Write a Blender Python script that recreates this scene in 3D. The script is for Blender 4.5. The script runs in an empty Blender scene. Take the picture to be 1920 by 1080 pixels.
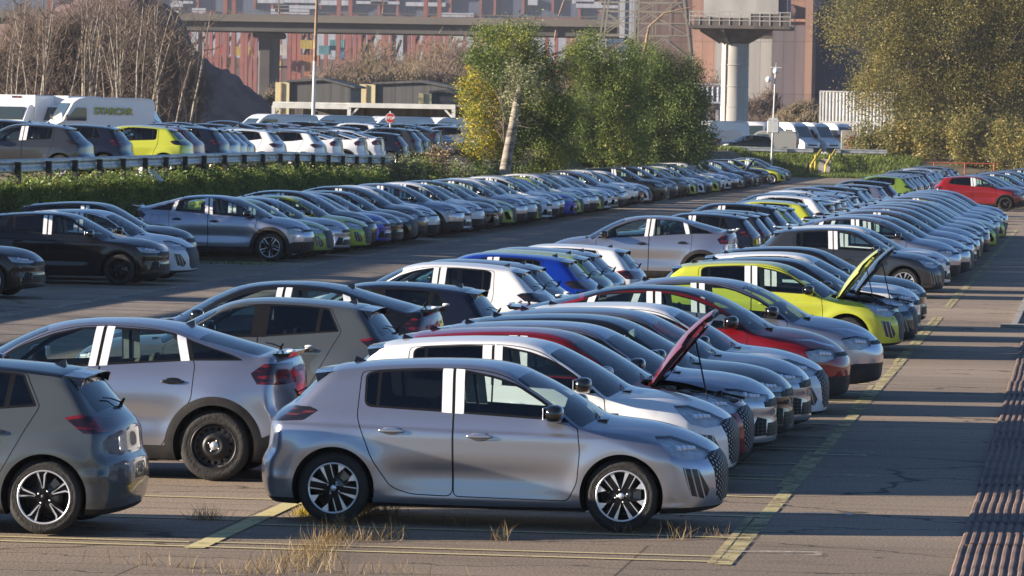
import bpy, math, random
import numpy as np
from mathutils import Vector, Matrix
R_ = math.radians
random.seed(7); rng = np.random.default_rng(7)
scene = bpy.context.scene
# ------------------------------------------------------------------ camera
FPX, CAMZ = 9000.0, 3.55
def cam_axes(yaw=7.0, pitch=1.97, roll=1.05):
    y, p, r = map(math.radians, (yaw, pitch, roll))
    fwd = Vector((-math.sin(y)*math.cos(p), math.cos(y)*math.cos(p), -math.sin(p)))
    rt = Vector((math.cos(y), math.sin(y), 0)); up = rt.cross(fwd)
    return fwd, rt*math.cos(r)+up*math.sin(r), -rt*math.sin(r)+up*math.cos(r)
FW, RT, UP = cam_axes()
cam_d = bpy.data.cameras.new('camera'); cam = bpy.data.objects.new('camera', cam_d)
scene.collection.objects.link(cam); scene.camera = cam
cam_d.sensor_width = 36.0; cam_d.lens = FPX/1920*36.0
cam_d.clip_start = 1.0; cam_d.clip_end = 8000
cam.matrix_world = Matrix(((RT[0],UP[0],-FW[0],0),(RT[1],UP[1],-FW[1],0),(RT[2],UP[2],-FW[2],CAMZ),(0,0,0,1)))
cam_d.dof.use_dof = True; cam_d.dof.focus_distance = 50.0; cam_d.dof.aperture_fstop = 168.75/1000/0.009
def gp(px, py, z=0.0):
    """world point at height z seen at pixel (px, py) of the 1920x1080 photograph"""
    d = FW*FPX + RT*(px-960) - UP*(py-540); t = (z-CAMZ)/d[2]
    return Vector((d[0]*t, d[1]*t, z))
def at(px, py, Y):
    """world point at depth Y seen at pixel (px, py)"""
    d = FW*FPX + RT*(px-960) - UP*(py-540); t = Y/d[1]
    return Vector((d[0]*t, Y, CAMZ+d[2]*t))
# ------------------------------------------------------------------ light
SUN_EL, SUN_AZ = 14.0, 15.0     # light travels towards +X, turned SUN_AZ away from the camera
w = bpy.data.worlds.new('World'); scene.world = w; w.use_nodes = True
nt = w.node_tree; bg = nt.nodes['Background']
sky = nt.nodes.new('ShaderNodeTexSky'); sky.sky_type = 'NISHITA'; sky.sun_disc = False
sky.sun_elevation = R_(SUN_EL); sky.sun_rotation = R_(255.0); sky.air_density = 0.8; sky.dust_density = 0.0; sky.ozone_density = 2.5
tn = nt.nodes.new('ShaderNodeMix'); tn.data_type = 'RGBA'; tn.blend_type = 'MULTIPLY'; tn.inputs[0].default_value = 1.0; tn.inputs[7].default_value = (0.82, 0.95, 1.10, 1)
nt.links.new(sky.outputs[0], tn.inputs[6]); nt.links.new(tn.outputs[2], bg.inputs[0]); bg.inputs[1].default_value = 0.052
sd = bpy.data.lights.new('sun', 'SUN'); sd.energy = 5.0; sd.angle = R_(0.5); sd.color = (1.0, 0.85, 0.68)
sun = bpy.data.objects.new('sun', sd); scene.collection.objects.link(sun)
ld = Vector((math.cos(R_(SUN_EL))*math.cos(R_(SUN_AZ)), math.cos(R_(SUN_EL))*math.sin(R_(SUN_AZ)), -math.sin(R_(SUN_EL))))
sun.rotation_euler = ld.to_track_quat('-Z', 'Y').to_euler(); sun.location = (-30, 20, 40)
scene.view_settings.view_transform = 'Standard'; scene.view_settings.look = 'None'
scene.view_settings.exposure = 1.5; scene.view_settings.gamma = 1.0
scene.render.engine = 'CYCLES'
cy = scene.cycles; cy.max_bounces = 7; cy.diffuse_bounces = 2; cy.glossy_bounces = 3; cy.transmission_bounces = 4
cy.transparent_max_bounces = 24; cy.use_denoising = True; cy.caustics_reflective = False; cy.caustics_refractive = False
COL = scene.collection
# ------------------------------------------------------------------ object helpers
def tag(o, label=None, cat=None, group=None, kind=None):
    if label: o['label'] = label
    if cat: o['category'] = cat
    if group: o['group'] = group
    if kind: o['kind'] = kind
    return o
def empty(name, loc=(0,0,0), rz=0.0):
    o = bpy.data.objects.new(name, None); COL.objects.link(o); o.location = loc; o.rotation_euler = (0,0,rz)
    o.empty_display_size = 0.2
    return o
def link_mesh(name, me, mats=(), parent=None, loc=None):
    o = bpy.data.objects.new(name, me); COL.objects.link(o)
    for m in (mats if isinstance(mats, (list, tuple)) else [mats]):
        if m is not None: me.materials.append(m)
    if parent is not None: o.parent = parent
    if loc is not None: o.location = loc
    return o
def kids(o): return list(o.children)
def copy_tree(o, parent=None):
    c = o.copy(); COL.objects.link(c); c.parent = parent
    for ch in kids(o): copy_tree(ch, c)
    return c
class MB:
    """collects simple shapes and links them as one mesh"""
    def __init__(s): s.v = []; s.f = []; s.mi = []; s.sm = []
    def add(s, vs, fs, mi=0, smooth=False):
        b = len(s.v); s.v += [tuple(v) for v in vs]
        s.f += [tuple(b+i for i in f) for f in fs]; s.mi += [mi]*len(fs); s.sm += [smooth]*len(fs)
    def box(s, c, d, rz=0.0, mi=0, M=None, ch=0.0):
        x,y,z = [k/2 for k in d]
        if ch > 0:
            ch = min(ch, x*.9, y*.9, z*.9); vs = []
            for sx in (-1,1):
                for sy in (-1,1):
                    for sz in (-1,1):
                        vs += [(sx*(x-ch), sy*(y-ch), sz*z), (sx*x, sy*(y-ch), sz*(z-ch)), (sx*(x-ch), sy*y, sz*(z-ch))]
            def I(sx,sy,sz,k): return ((sx>0)*4+(sy>0)*2+(sz>0))*3+k
            fs = []
            for q in (-1,1):
                fs += [[I(-1,-1,q,0),I(1,-1,q,0),I(1,1,q,0),I(-1,1,q,0)], [I(q,-1,-1,1),I(q,1,-1,1),I(q,1,1,1),I(q,-1,1,1)], [I(-1,q,-1,2),I(1,q,-1,2),I(1,q,1,2),I(-1,q,1,2)]]
            for a in (-1,1):
                for b_ in (-1,1):
                    fs += [[I(-1,a,b_,0),I(1,a,b_,0),I(1,a,b_,2),I(-1,a,b_,2)], [I(a,-1,b_,0),I(a,1,b_,0),I(a,1,b_,1),I(a,-1,b_,1)], [I(a,b_,-1,1),I(a,b_,1,1),I(a,b_,1,2),I(a,b_,-1,2)]]
                    for c_ in (-1,1): fs.append([I(a,b_,c_,0),I(a,b_,c_,1),I(a,b_,c_,2)])
        else:
            vs = [(-x,-y,-z),(x,-y,-z),(x,y,-z),(-x,y,-z),(-x,-y,z),(x,-y,z),(x,y,z),(-x,y,z)]
            fs = [(0,3,2,1),(4,5,6,7),(0,1,5,4),(1,2,6,5),(2,3,7,6),(3,0,4,7)]
        T = Matrix.Translation(c) @ (M if M is not None else Matrix.Rotation(rz, 4, 'Z'))
        s.add([T @ Vector(v) for v in vs], fs, mi)
    def tube(s, pts, r, n=8, mi=0, cap=True):
        pts = [Vector(p) for p in pts]; rs = r if isinstance(r,(list,tuple)) else [r]*len(pts)
        vs = []; up = Vector((0,0,1))
        for i,p in enumerate(pts):
            d = (pts[min(i+1,len(pts)-1)]-pts[max(i-1,0)]).normalized()
            a = d.cross(up)
            if a.length < 1e-3: a = d.cross(Vector((1,0,0)))
            a.normalize(); b = d.cross(a).normalized()
            for k in range(n):
                t = 2*math.pi*k/n; vs.append(p + (a*math.cos(t)+b*math.sin(t))*rs[i])
        fs = [(i*n+k, i*n+(k+1)%n, (i+1)*n+(k+1)%n, (i+1)*n+k) for i in range(len(pts)-1) for k in range(n)]
        s.add(vs, fs, mi, True)
        if cap: s.add(vs[:n], [tuple(range(n))], mi); s.add(vs[-n:], [tuple(range(n))][::-1], mi)
    def beam(s, a, b, w, h, mi=0):
        a = Vector(a); b = Vector(b); d = b-a; L = d.length
        if L < 1e-6: return
        q = d.to_track_quat('X','Z').to_matrix().to_4x4()
        s.box((a+b)/2, (L,w,h), M=q, mi=mi)
    def lathe(s, prof, n=24, axis='Z', c=(0,0,0), mi=0, close=False, smooth=True):
        vs = []
        for (r,h) in prof:
            for k in range(n):
                t = 2*math.pi*k/n
                if axis == 'Z': vs.append((c[0]+r*math.cos(t), c[1]+r*math.sin(t), c[2]+h))
                else: vs.append((c[0]+r*math.cos(t), c[1]+h, c[2]+r*math.sin(t)))
        m = len(prof); fs = []
        for i in range(m if close else m-1):
            j = (i+1) % m
            for k in range(n): fs.append((i*n+k, i*n+(k+1)%n, j*n+(k+1)%n, j*n+k))
        s.add(vs, fs, mi, smooth)
    def prism(s, poly, y0, y1, mi=0, plane='XZ', mi_side=None):
        n = len(poly)
        if plane == 'XZ': a = [(p[0],y0,p[1]) for p in poly]; b = [(p[0],y1,p[1]) for p in poly]
        elif plane == 'YZ': a = [(y0,p[0],p[1]) for p in poly]; b = [(y1,p[0],p[1]) for p in poly]
        else: a = [(p[0],p[1],y0) for p in poly]; b = [(p[0],p[1],y1) for p in poly]
        s.add(a+b, [tuple(range(n))[::-1], tuple(range(n,2*n))], mi)
        s.add(a+b, [(i,(i+1)%n,n+(i+1)%n,n+i) for i in range(n)], mi if mi_side is None else mi_side)
    def mesh(s, name):
        me = bpy.data.meshes.new(name); me.from_pydata(s.v, [], s.f); me.update()
        me.polygons.foreach_set('material_index', s.mi); me.polygons.foreach_set('use_smooth', s.sm)
        return me
    def build(s, name, mats, parent=None, loc=None): return link_mesh(name, s.mesh(name), mats, parent, loc)
def np_mesh(name, V, F, mats=(), parent=None, smooth=False, mi=None, normals=None):
    V = np.asarray(V, dtype=np.float32); F = np.asarray(F, dtype=np.int32); k = F.shape[1]
    me = bpy.data.meshes.new(name); me.vertices.add(len(V)); me.vertices.foreach_set('co', V.ravel())
    me.loops.add(F.size); me.loops.foreach_set('vertex_index', F.ravel())
    me.polygons.add(len(F)); me.polygons.foreach_set('loop_start', np.arange(0, F.size, k, dtype=np.int32))
    try: me.polygons.foreach_set('loop_total', np.full(len(F), k, dtype=np.int32))
    except Exception: pass
    if mi is not None: me.polygons.foreach_set('material_index', np.asarray(mi, dtype=np.int32))
    me.polygons.foreach_set('use_smooth', np.full(len(F), bool(smooth)))
    me.update(calc_edges=True)
    if normals is not None: me.normals_split_custom_set_from_vertices([tuple(n) for n in np.asarray(normals, dtype=float)])
    return link_mesh(name, me, mats, parent)
# ------------------------------------------------------------------ materials
def mat(name, base=(0.5,0.5,0.5), rough=0.5, metal=0.0, **kw):
    m = bpy.data.materials.new(name); m.use_nodes = True; b = m.node_tree.nodes['Principled BSDF']
    b.inputs['Base Color'].default_value = (*base, 1); b.inputs['Roughness'].default_value = rough; b.inputs['Metallic'].default_value = metal
    for k, v in kw.items(): b.inputs[k].default_value = v
    return m
def noisy(m, c1, c2, scale=5.0, detail=6.0, lo=0.35, hi=0.65, coord='Object', stretch=(1,1,1), bump=0.0, bscale=None):
    nt = m.node_tree; N = nt.nodes; L = nt.links; b = N['Principled BSDF']
    tc = N.new('ShaderNodeTexCoord'); mp = N.new('ShaderNodeMapping'); mp.inputs['Scale'].default_value = stretch
    L.new(tc.outputs[coord], mp.inputs[0]); t = N.new('ShaderNodeTexNoise'); t.inputs['Scale'].default_value = scale; t.inputs['Detail'].default_value = detail
    L.new(mp.outputs[0], t.inputs[0]); r = N.new('ShaderNodeValToRGB'); r.color_ramp.elements[0].position = lo; r.color_ramp.elements[1].position = hi
    r.color_ramp.elements[0].color = (*c1,1); r.color_ramp.elements[1].color = (*c2,1)
    L.new(t.outputs['Fac'], r.inputs[0]); L.new(r.outputs[0], b.inputs['Base Color'])
    if bump:
        t2 = N.new('ShaderNodeTexNoise'); t2.inputs['Scale'].default_value = bscale or scale*4; L.new(mp.outputs[0], t2.inputs[0])
        bp = N.new('ShaderNodeBump'); bp.inputs['Strength'].default_value = bump; bp.inputs['Distance'].default_value = 0.02
        L.new(t2.outputs['Fac'], bp.inputs['Height']); L.new(bp.outputs[0], b.inputs['Normal'])
    return m
# ================================================================== CAR SURFACES
def _table(pts, sig=0.0, lo=None, hi=None, step=0.004):
    """smooth curve through points: monotone cubic, then blurred by sig metres"""
    x = np.array([p[0] for p in pts], float); y = np.array([p[1] for p in pts], float)
    h = np.diff(x); d = np.diff(y)/h; m = np.zeros(len(x)); m[0] = d[0]; m[-1] = d[-1]
    for i in range(1, len(x)-1):
        m[i] = 0 if d[i-1]*d[i] <= 0 else 2*d[i-1]*d[i]/(d[i-1]+d[i])
    lo = x[0] if lo is None else lo; hi = x[-1] if hi is None else hi
    X = np.arange(lo, hi+step, step); Xc = np.clip(X, x[0], x[-1]); i = np.clip(np.searchsorted(x, Xc)-1, 0, len(x)-2)
    t = (Xc-x[i])/h[i]; t2 = t*t; t3 = t2*t
    Y = (2*t3-3*t2+1)*y[i]+(t3-2*t2+t)*h[i]*m[i]+(-2*t3+3*t2)*y[i+1]+(t3-t2)*h[i]*m[i+1]
    Y = Y + np.where(X < x[0], (X-x[0])*m[0], 0) + np.where(X > x[-1], (X-x[-1])*m[-1], 0)
    if sig > 0:
        k = np.arange(-int(3*sig/step), int(3*sig/step)+1)*step; g = np.exp(-k*k/(2*sig*sig)); g /= g.sum()
        Y = np.convolve(np.pad(Y, len(k)//2, mode='reflect', reflect_type='odd'), g, 'valid')
    return X, Y
def smax(a, b, k):
    h = np.clip(0.5+0.5*(a-b)/k, 0, 1); return b+(a-b)*h+k*h*(1-h)
def poly_sd(px, pz, poly):
    """signed distance to a closed polygon (negative inside)"""
    P = np.array(poly, float); d = np.full(px.shape, 1e9); s = np.ones(px.shape)
    for i in range(len(P)):
        a = P[i]; b = P[i-1]; ex, ez = b-a; wx = px-a[0]; wz = pz-a[1]
        t = np.clip((wx*ex+wz*ez)/(ex*ex+ez*ez), 0, 1)
        d = np.minimum(d, (wx-ex*t)**2+(wz-ez*t)**2)
        c1 = pz >= a[1]; c2 = pz < b[1]; c3 = ex*wz > ez*wx
        s = np.where((c1 & c2 & c3) | (~c1 & ~c2 & ~c3), -s, s)
    return s*np.sqrt(d)
def rounded(poly, r, n=4):
    """round the corners of a polygon"""
    out = []; m = len(poly)
    for i in range(m):
        p0 = np.array(poly[i-1], float); p = np.array(poly[i], float); p1 = np.array(poly[(i+1) % m], float)
        a = p0-p; b = p1-p; la = np.hypot(*a); lb = np.hypot(*b); rr = min(r, la*0.45, lb*0.45)
        A = p+a/la*rr; B = p+b/lb*rr
        for k in range(n+1):
            t = k/n; out.append(tuple((1-t)**2*A+2*t*(1-t)*p+t*t*B))
    return out
class Hull:
    def __init__(s, q):
        s.q = q
        s.TX, s.TZ = _table(q['top'], q.get('top_sig', 0.035), -3.6, 3.6); s.TD = np.gradient(s.TZ, s.TX)
        s.PX, s.PW = _table(q['plan'], 0.06, -3.6, 3.6)
        s.VZ, s.VW = _table(q['vert'], 0.03, -0.5, 3.2)
        s.FZ, s.FX = _table(q['front'], q.get('f_sig', 0.03), -0.5, 3.2)
        s.RZ, s.RX = _table(q['rear'], q.get('r_sig', 0.025), -0.5, 3.2)
    def fields(s, P):
        q = s.q; x = P[:,0]; y = np.abs(P[:,1]); z = P[:,2]
        k = np.interp(x, [-1.6,-0.6,0.0,0.4], [-q.get('kr',0.16),0,0,q.get('kf',0.22)])
        xs = x + k*y*y
        T = np.interp(xs, s.TX, s.TZ); Td = np.interp(xs, s.TX, s.TD)
        c = np.interp(x, q.get('crx', [-2,-1.2,0,1.2,2]), q.get('cr', [0.10,0.13,0.12,0.13,0.16]))
        fT = (z-T+c*y*y)/np.sqrt(1+Td*Td)
        W = np.interp(x, s.PX, s.PW)+np.interp(z, s.VZ, s.VW)
        for xw in q['axles']:
            r = np.hypot(x-xw, z-q['rw']); rr = r-q['arch']
            up = np.clip((z-q['rw']+0.25)/0.25, 0, 1)
            W = W + q.get('flare', 0.016)*np.exp(-(np.clip(rr-0.02, 0, 9)/0.10)**2)*up
        W = W - q.get('scoop', 0.018)*np.exp(-((z-q.get('scoop_z',0.43))/0.12)**2)*np.exp(-((x-0.02)/0.85)**4)
        W = W + q.get('sill', 0.012)*np.exp(-((z-0.235)/0.05)**2)*np.exp(-((x-0.0)/0.95)**6)
        for (cx, cz, sx, sz, am) in q.get('bumps', []):
            W = W + am*np.exp(-((x-cx)/sx)**2-((z-cz)/sz)**2)
        if 'line' in q:       # shoulder crease running along the side
            (x0, z0, x1, z1, am, sg) = q['line']; zl = z0+(z1-z0)*(x-x0)/(x1-x0); dz = z-zl
            W = W + am*np.where(dz > 0, np.exp(-(dz/0.018)**2), np.exp(-(dz/sg)**2))
        fW = (y-W)*0.93
        yn = y/0.87
        fF = x-(np.interp(z, s.FZ, s.FX)-q['nose']*yn**q.get('np',2.6))
        fR = (np.interp(z, s.RZ, s.RX)+q['tail']*yn**3.0)-x
        return xs, fT, fW, fF*0.95, fR*0.95
    def phi(s, P):
        xs, fT, fW, fF, fR = s.fields(P)
        k = np.interp(P[:,0], [-1.8,-1.2,0.3,0.7,1.1,1.4,2.0], s.q.get('k', [0.06,0.09,0.09,0.05,0.05,0.10,0.08]))
        f = smax(fT, fW, k); f = smax(f, fF, s.q.get('kF',0.07)); f = smax(f, fR, s.q.get('kR',0.06))
        B = s.q['bottom'] + np.clip(np.abs(P[:,0])-1.5, 0, 1)**2*0.10
        return smax(f, B-P[:,2], 0.03)
    def grad(s, P, e=0.005):
        g = np.zeros_like(P)
        for i in range(3):
            d = np.zeros(3); d[i] = e; g[:,i] = (s.phi(P+d)-s.phi(P-d))/(2*e)
        return g
    def project(s, P, n=3):
        for _ in range(n):
            g = s.grad(P); f = s.phi(P); st = f[:,None]*g/np.maximum((g*g).sum(1), 0.2)[:,None]
            L = np.linalg.norm(st, axis=1, keepdims=True); P = P-st*np.minimum(1, 0.03/np.maximum(L, 1e-9))
        return P
    def normals(s, P):
        g = s.grad(P); return g/np.maximum(np.linalg.norm(g, axis=1, keepdims=True), 1e-9)
def surface_nets(hull, cell, box):
    ax = [np.arange(lo, hi+cell, cell) for lo, hi in box]
    ny = len(ax[1]); ax[1] = (np.arange(ny)-(ny-1)/2)*cell
    G = np.stack(np.meshgrid(*ax, indexing='ij'), -1); sh = G.shape[:3]
    V = np.empty(G.shape[0]*sh[1]*sh[2]); Pf = G.reshape(-1, 3)
    for a in range(0, len(Pf), 400000): V[a:a+400000] = hull.phi(Pf[a:a+400000])
    V = V.reshape(sh); S = V < 0
    c = [(i,j,k) for i in (0,1) for j in (0,1) for k in (0,1)]
    def sl(A, o): return A[o[0]:sh[0]-1+o[0], o[1]:sh[1]-1+o[1], o[2]:sh[2]-1+o[2]]
    cnt = sum(sl(S, o).astype(int) for o in c); act = (cnt > 0) & (cnt < 8)
    idx = np.full(act.shape, -1); idx[act] = np.arange(act.sum()); I = np.argwhere(act)
    acc = np.zeros((len(I),3)); n = np.zeros(len(I))
    for a in range(8):
        for b in range(a+1, 8):
            oa, ob = np.array(c[a]), np.array(c[b])
            if np.abs(oa-ob).sum() != 1: continue
            va = V[tuple((I+oa).T)]; vb = V[tuple((I+ob).T)]; m = (va < 0) != (vb < 0)
            t = va/np.where(m, va-vb, 1); p = oa+(ob-oa)*t[:,None]; acc[m] += p[m]; n[m] += 1
    o0 = np.array([a[0] for a in ax]); P = o0+(I+acc/n[:,None])*cell
    Q = []
    for d in range(3):
        e = [0,0,0]; e[d] = 1; u, v = [(1,2),(2,0),(0,1)][d]
        A = S[:sh[0]-e[0], :sh[1]-e[1], :sh[2]-e[2]]; B = S[e[0]:, e[1]:, e[2]:]
        E = np.argwhere(A != B); du = np.eye(3, dtype=int)[u]; dv = np.eye(3, dtype=int)[v]
        ok = (E[:,u] > 0) & (E[:,v] > 0) & (E[:,u] < act.shape[u]) & (E[:,v] < act.shape[v]) & (E[:,d] < act.shape[d]); E = E[ok]
        q = np.stack([idx[tuple((E-du-dv).T)], idx[tuple((E-dv).T)], idx[tuple(E.T)], idx[tuple((E-du).T)]], 1)
        fl = A[tuple(E.T)]; q[~fl] = q[~fl][:, ::-1]; Q.append(q)
    Q = np.concatenate(Q); P = hull.project(P)
    d1 = ((P[Q[:,0]]-P[Q[:,2]])**2).sum(1); d2 = ((P[Q[:,1]]-P[Q[:,3]])**2).sum(1); m = d1 < d2
    T = np.concatenate([Q[m][:,[0,1,2]], Q[m][:,[0,2,3]], Q[~m][:,[0,1,3]], Q[~m][:,[1,2,3]]])
    return P, T
def cut(P, T, f):
    """split every triangle crossed by the zero line of f"""
    v = f(P); v = np.where(np.abs(v) < 4e-4, 4e-4, v); s = v > 0
    t = s[T]; k = t.sum(1); keep = T[(k == 0) | (k == 3)]; M = T[(k == 1) | (k == 2)]
    if len(M) == 0: return P, T
    tm = s[M]; lone = np.where(tm.sum(1, keepdims=True) == 1, tm, ~tm); i0 = lone.argmax(1); r = np.arange(len(M))
    a = M[r, i0]; b = M[r, (i0+1) % 3]; c = M[r, (i0+2) % 3]
    E = np.concatenate([np.stack([a,b],1), np.stack([a,c],1)]); Es = np.sort(E, 1)
    U, inv = np.unique(Es[:,0].astype(np.int64)*(len(P)+1)+Es[:,1], return_inverse=True)
    u0 = U//(len(P)+1); u1 = U % (len(P)+1); w = v[u0]/(v[u0]-v[u1])
    N = P[u0]+(P[u1]-P[u0])*w[:,None]; ids = len(P)+inv; ab = ids[:len(M)]; ac = ids[len(M):]
    return np.concatenate([P, N]), np.concatenate([keep, np.stack([a,ab,ac],1), np.stack([ab,b,c],1), np.stack([ab,c,ac],1)])
# ================================================================== CAR SPECIFICATIONS (metres, nose towards +X)
VERT_H = [(0.10,-0.10),(0.17,-0.060),(0.25,-0.022),(0.40,-0.008),(0.60,0.0),(0.76,-0.008),(0.88,-0.030),(0.97,-0.062),(1.05,-0.105),(1.20,-0.178),(1.36,-0.262),(1.6,-0.42)]
HATCH = dict(name='hatch', axles=(-1.27,1.27), rw=0.318, arch=0.365, tyre_w=0.20, bottom=0.165, len=(-2.03,2.12),
  top=[(-2.3,0.60),(-2.05,0.80),(-1.93,0.935),(-1.80,1.015),(-1.753,1.05),(-1.42,1.345),(-1.33,1.378),(-1.15,1.398),(-0.87,1.422),(-0.44,1.441),(-0.20,1.443),(0.04,1.430),(0.276,1.386),(0.357,1.355),(0.634,1.222),(0.872,1.085),(1.064,0.975),(1.20,0.958),(1.47,0.928),(1.71,0.872),(1.95,0.772),(2.2,0.60)],
  plan=[(-2.1,0.800),(-1.7,0.848),(-1.3,0.868),(-0.9,0.870),(0.9,0.868),(1.3,0.868),(1.7,0.855),(2.1,0.80)],
  vert=VERT_H,
  front=[(0.1,1.93),(0.17,2.045),(0.25,2.105),(0.40,2.118),(0.50,2.118),(0.62,2.095),(0.70,2.06),(0.80,2.0),(0.95,1.9),(1.2,1.8)],
  rear=[(0.1,-1.86),(0.2,-1.93),(0.30,-1.985),(0.45,-2.005),(0.56,-1.99),(0.64,-1.945),(0.90,-1.925),(1.02,-1.86),(1.2,-1.80)],
  nose=0.34, np=3.2, tail=0.16, flare=0.020, scoop=0.022, scoop_z=0.46,
  bumps=[(-1.62,0.72,0.30,0.13,0.020),(1.60,0.66,0.3,0.10,0.012),(1.95,0.225,0.28,0.030,0.030),(-1.95,0.40,0.25,0.05,0.012)], line=(-1.6,0.86,1.6,0.80,0.012,0.10),
  dlo=rounded([(-1.02,1.035),(-1.03,1.32),(-0.94,1.352),(-0.50,1.378),(-0.16,1.372),(0.12,1.325),(0.35,1.248),(0.59,1.112),(0.83,0.935),(0.60,0.962),(-0.30,1.005)], 0.07),
  sepB=(-0.235,-0.06), sepC=(-0.90,0.0,0.014), film=((-0.105,-0.015),(0.012,0.090)), film_c=None,
  door_f=rounded([(-0.225,1.43),(-0.215,0.80),(-0.205,0.275),(0.80,0.262),(0.88,0.42),(0.90,0.70),(0.87,0.93),(0.62,1.128),(0.38,1.272),(0.13,1.350),(-0.14,1.398)], 0.05),
  door_r=rounded([(-0.233,1.43),(-0.223,0.80),(-0.213,0.275),(-0.58,0.285),(-0.76,0.34),(-0.93,0.58),(-1.075,0.94),(-1.065,1.34),(-0.96,1.385),(-0.50,1.41)], 0.07),
  handles=((0.02,0.805),(-0.76,0.835)), flap=None,
  headlight=[(1.53,0.835),(1.66,0.835),(1.86,0.77),(1.995,0.705),(1.985,0.645),(1.86,0.632),(1.72,0.668)],
  fang=[(1.80,0.575),(1.93,0.56),(2.02,0.38),(1.99,0.30),(1.87,0.335)],
  taillight=[(-1.42,0.995),(-1.50,1.025),(-1.65,1.03),(-1.76,1.0),(-2.1,0.97),(-2.1,0.87),(-1.72,0.895),(-1.55,0.905)],
  ws=(0.372,1.045), rg=(-1.72,-1.42), roof_b=-1.36, bonnet=[(1.075,-0.2),(1.055,0.30),(1.00,0.60),(1.07,0.675),(1.5,0.70),(1.80,0.655),(1.92,0.50),(1.975,0.25),(1.985,0.0),(1.985,-0.2)],
  grille=[(-0.50,0.70),(0.50,0.70),(0.54,0.62),(0.47,0.32),(0.38,0.265),(-0.38,0.265),(-0.47,0.32),(-0.54,0.62)], fy=0.0,
  tailgate=[(-0.62,1.2),(0.62,1.2),(0.60,0.93),(0.56,0.60),(0.50,0.55),(-0.50,0.55),(-0.56,0.60),(-0.60,0.93)],
  mirror=(0.66,0.985), clad=None, seat_z=0.0, spoiler='wing')
CORSA = dict(HATCH); CORSA.update(name='angular',
  top=[(-2.2,0.66),(-2.0,0.80),(-1.87,0.93),(-1.82,0.965),(-1.75,1.03),(-1.47,1.335),(-1.40,1.372),(-1.2,1.395),(-0.90,1.418),(-0.61,1.432),(-0.30,1.436),(0.0,1.420),(0.20,1.382),(0.30,1.348),(0.60,1.205),(0.85,1.072),(1.05,0.968),(1.2,0.955),(1.47,0.935),(1.75,0.885),(1.92,0.815),(2.05,0.73),(2.2,0.60)],
  front=[(0.1,1.95),(0.17,2.05),(0.25,2.095),(0.40,2.09),(0.50,2.075),(0.56,2.085),(0.66,2.08),(0.73,2.045),(0.85,1.96),(1.2,1.8)],
  rear=[(0.1,-1.80),(0.2,-1.87),(0.30,-1.92),(0.45,-1.935),(0.60,-1.925),(0.68,-1.88),(0.95,-1.85),(1.05,-1.80),(1.2,-1.76)],
  bumps=[(-1.55,0.70,0.30,0.12,0.014),(1.95,0.225,0.28,0.030,0.028),(-1.80,0.50,0.22,0.04,0.020)], line=(-1.6,0.90,1.6,0.80,0.013,0.09), scoop=0.026, scoop_z=0.50,
  dlo=rounded([(-1.18,1.075),(-1.04,1.335),(-0.94,1.362),(-0.50,1.378),(-0.16,1.368),(0.10,1.322),(0.32,1.25),(0.57,1.112),(0.81,0.935),(0.60,0.955),(-0.30,0.998)], 0.022),
  sepB=(-0.235,-0.05), sepC=(-0.93,-0.10,0.022), film=((-0.095,-0.018),(0.012,0.085)),
  door_r=rounded([(-0.233,1.43),(-0.223,0.80),(-0.213,0.275),(-0.60,0.28),(-0.78,0.33),(-0.92,0.56),(-1.19,1.05),(-1.20,1.08),(-1.05,1.36),(-0.96,1.39),(-0.50,1.41)], 0.03),
  handles=((0.02,0.82),(-0.80,0.865)), flap=[(-1.38,0.80),(-1.25,0.80),(-1.22,0.93),(-1.36,0.94)],
  headlight=[(1.58,0.80),(1.72,0.79),(1.93,0.735),(2.02,0.72),(2.03,0.655),(1.90,0.655),(1.70,0.675)],
  fang=[(1.93,0.50),(2.02,0.47),(2.02,0.30),(1.86,0.29)],
  taillight=[(-1.42,0.99),(-1.55,1.015),(-1.84,0.975),(-2.1,0.96),(-2.1,0.86),(-1.80,0.855),(-1.60,0.86)],
  rg=(-1.72,-1.47), roof_b=-1.40,
  grille=[(-0.55,0.675),(0.55,0.675),(0.56,0.595),(-0.56,0.595)], grille2=[(-0.50,0.43),(0.50,0.43),(0.55,0.29),(-0.55,0.29)])
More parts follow.
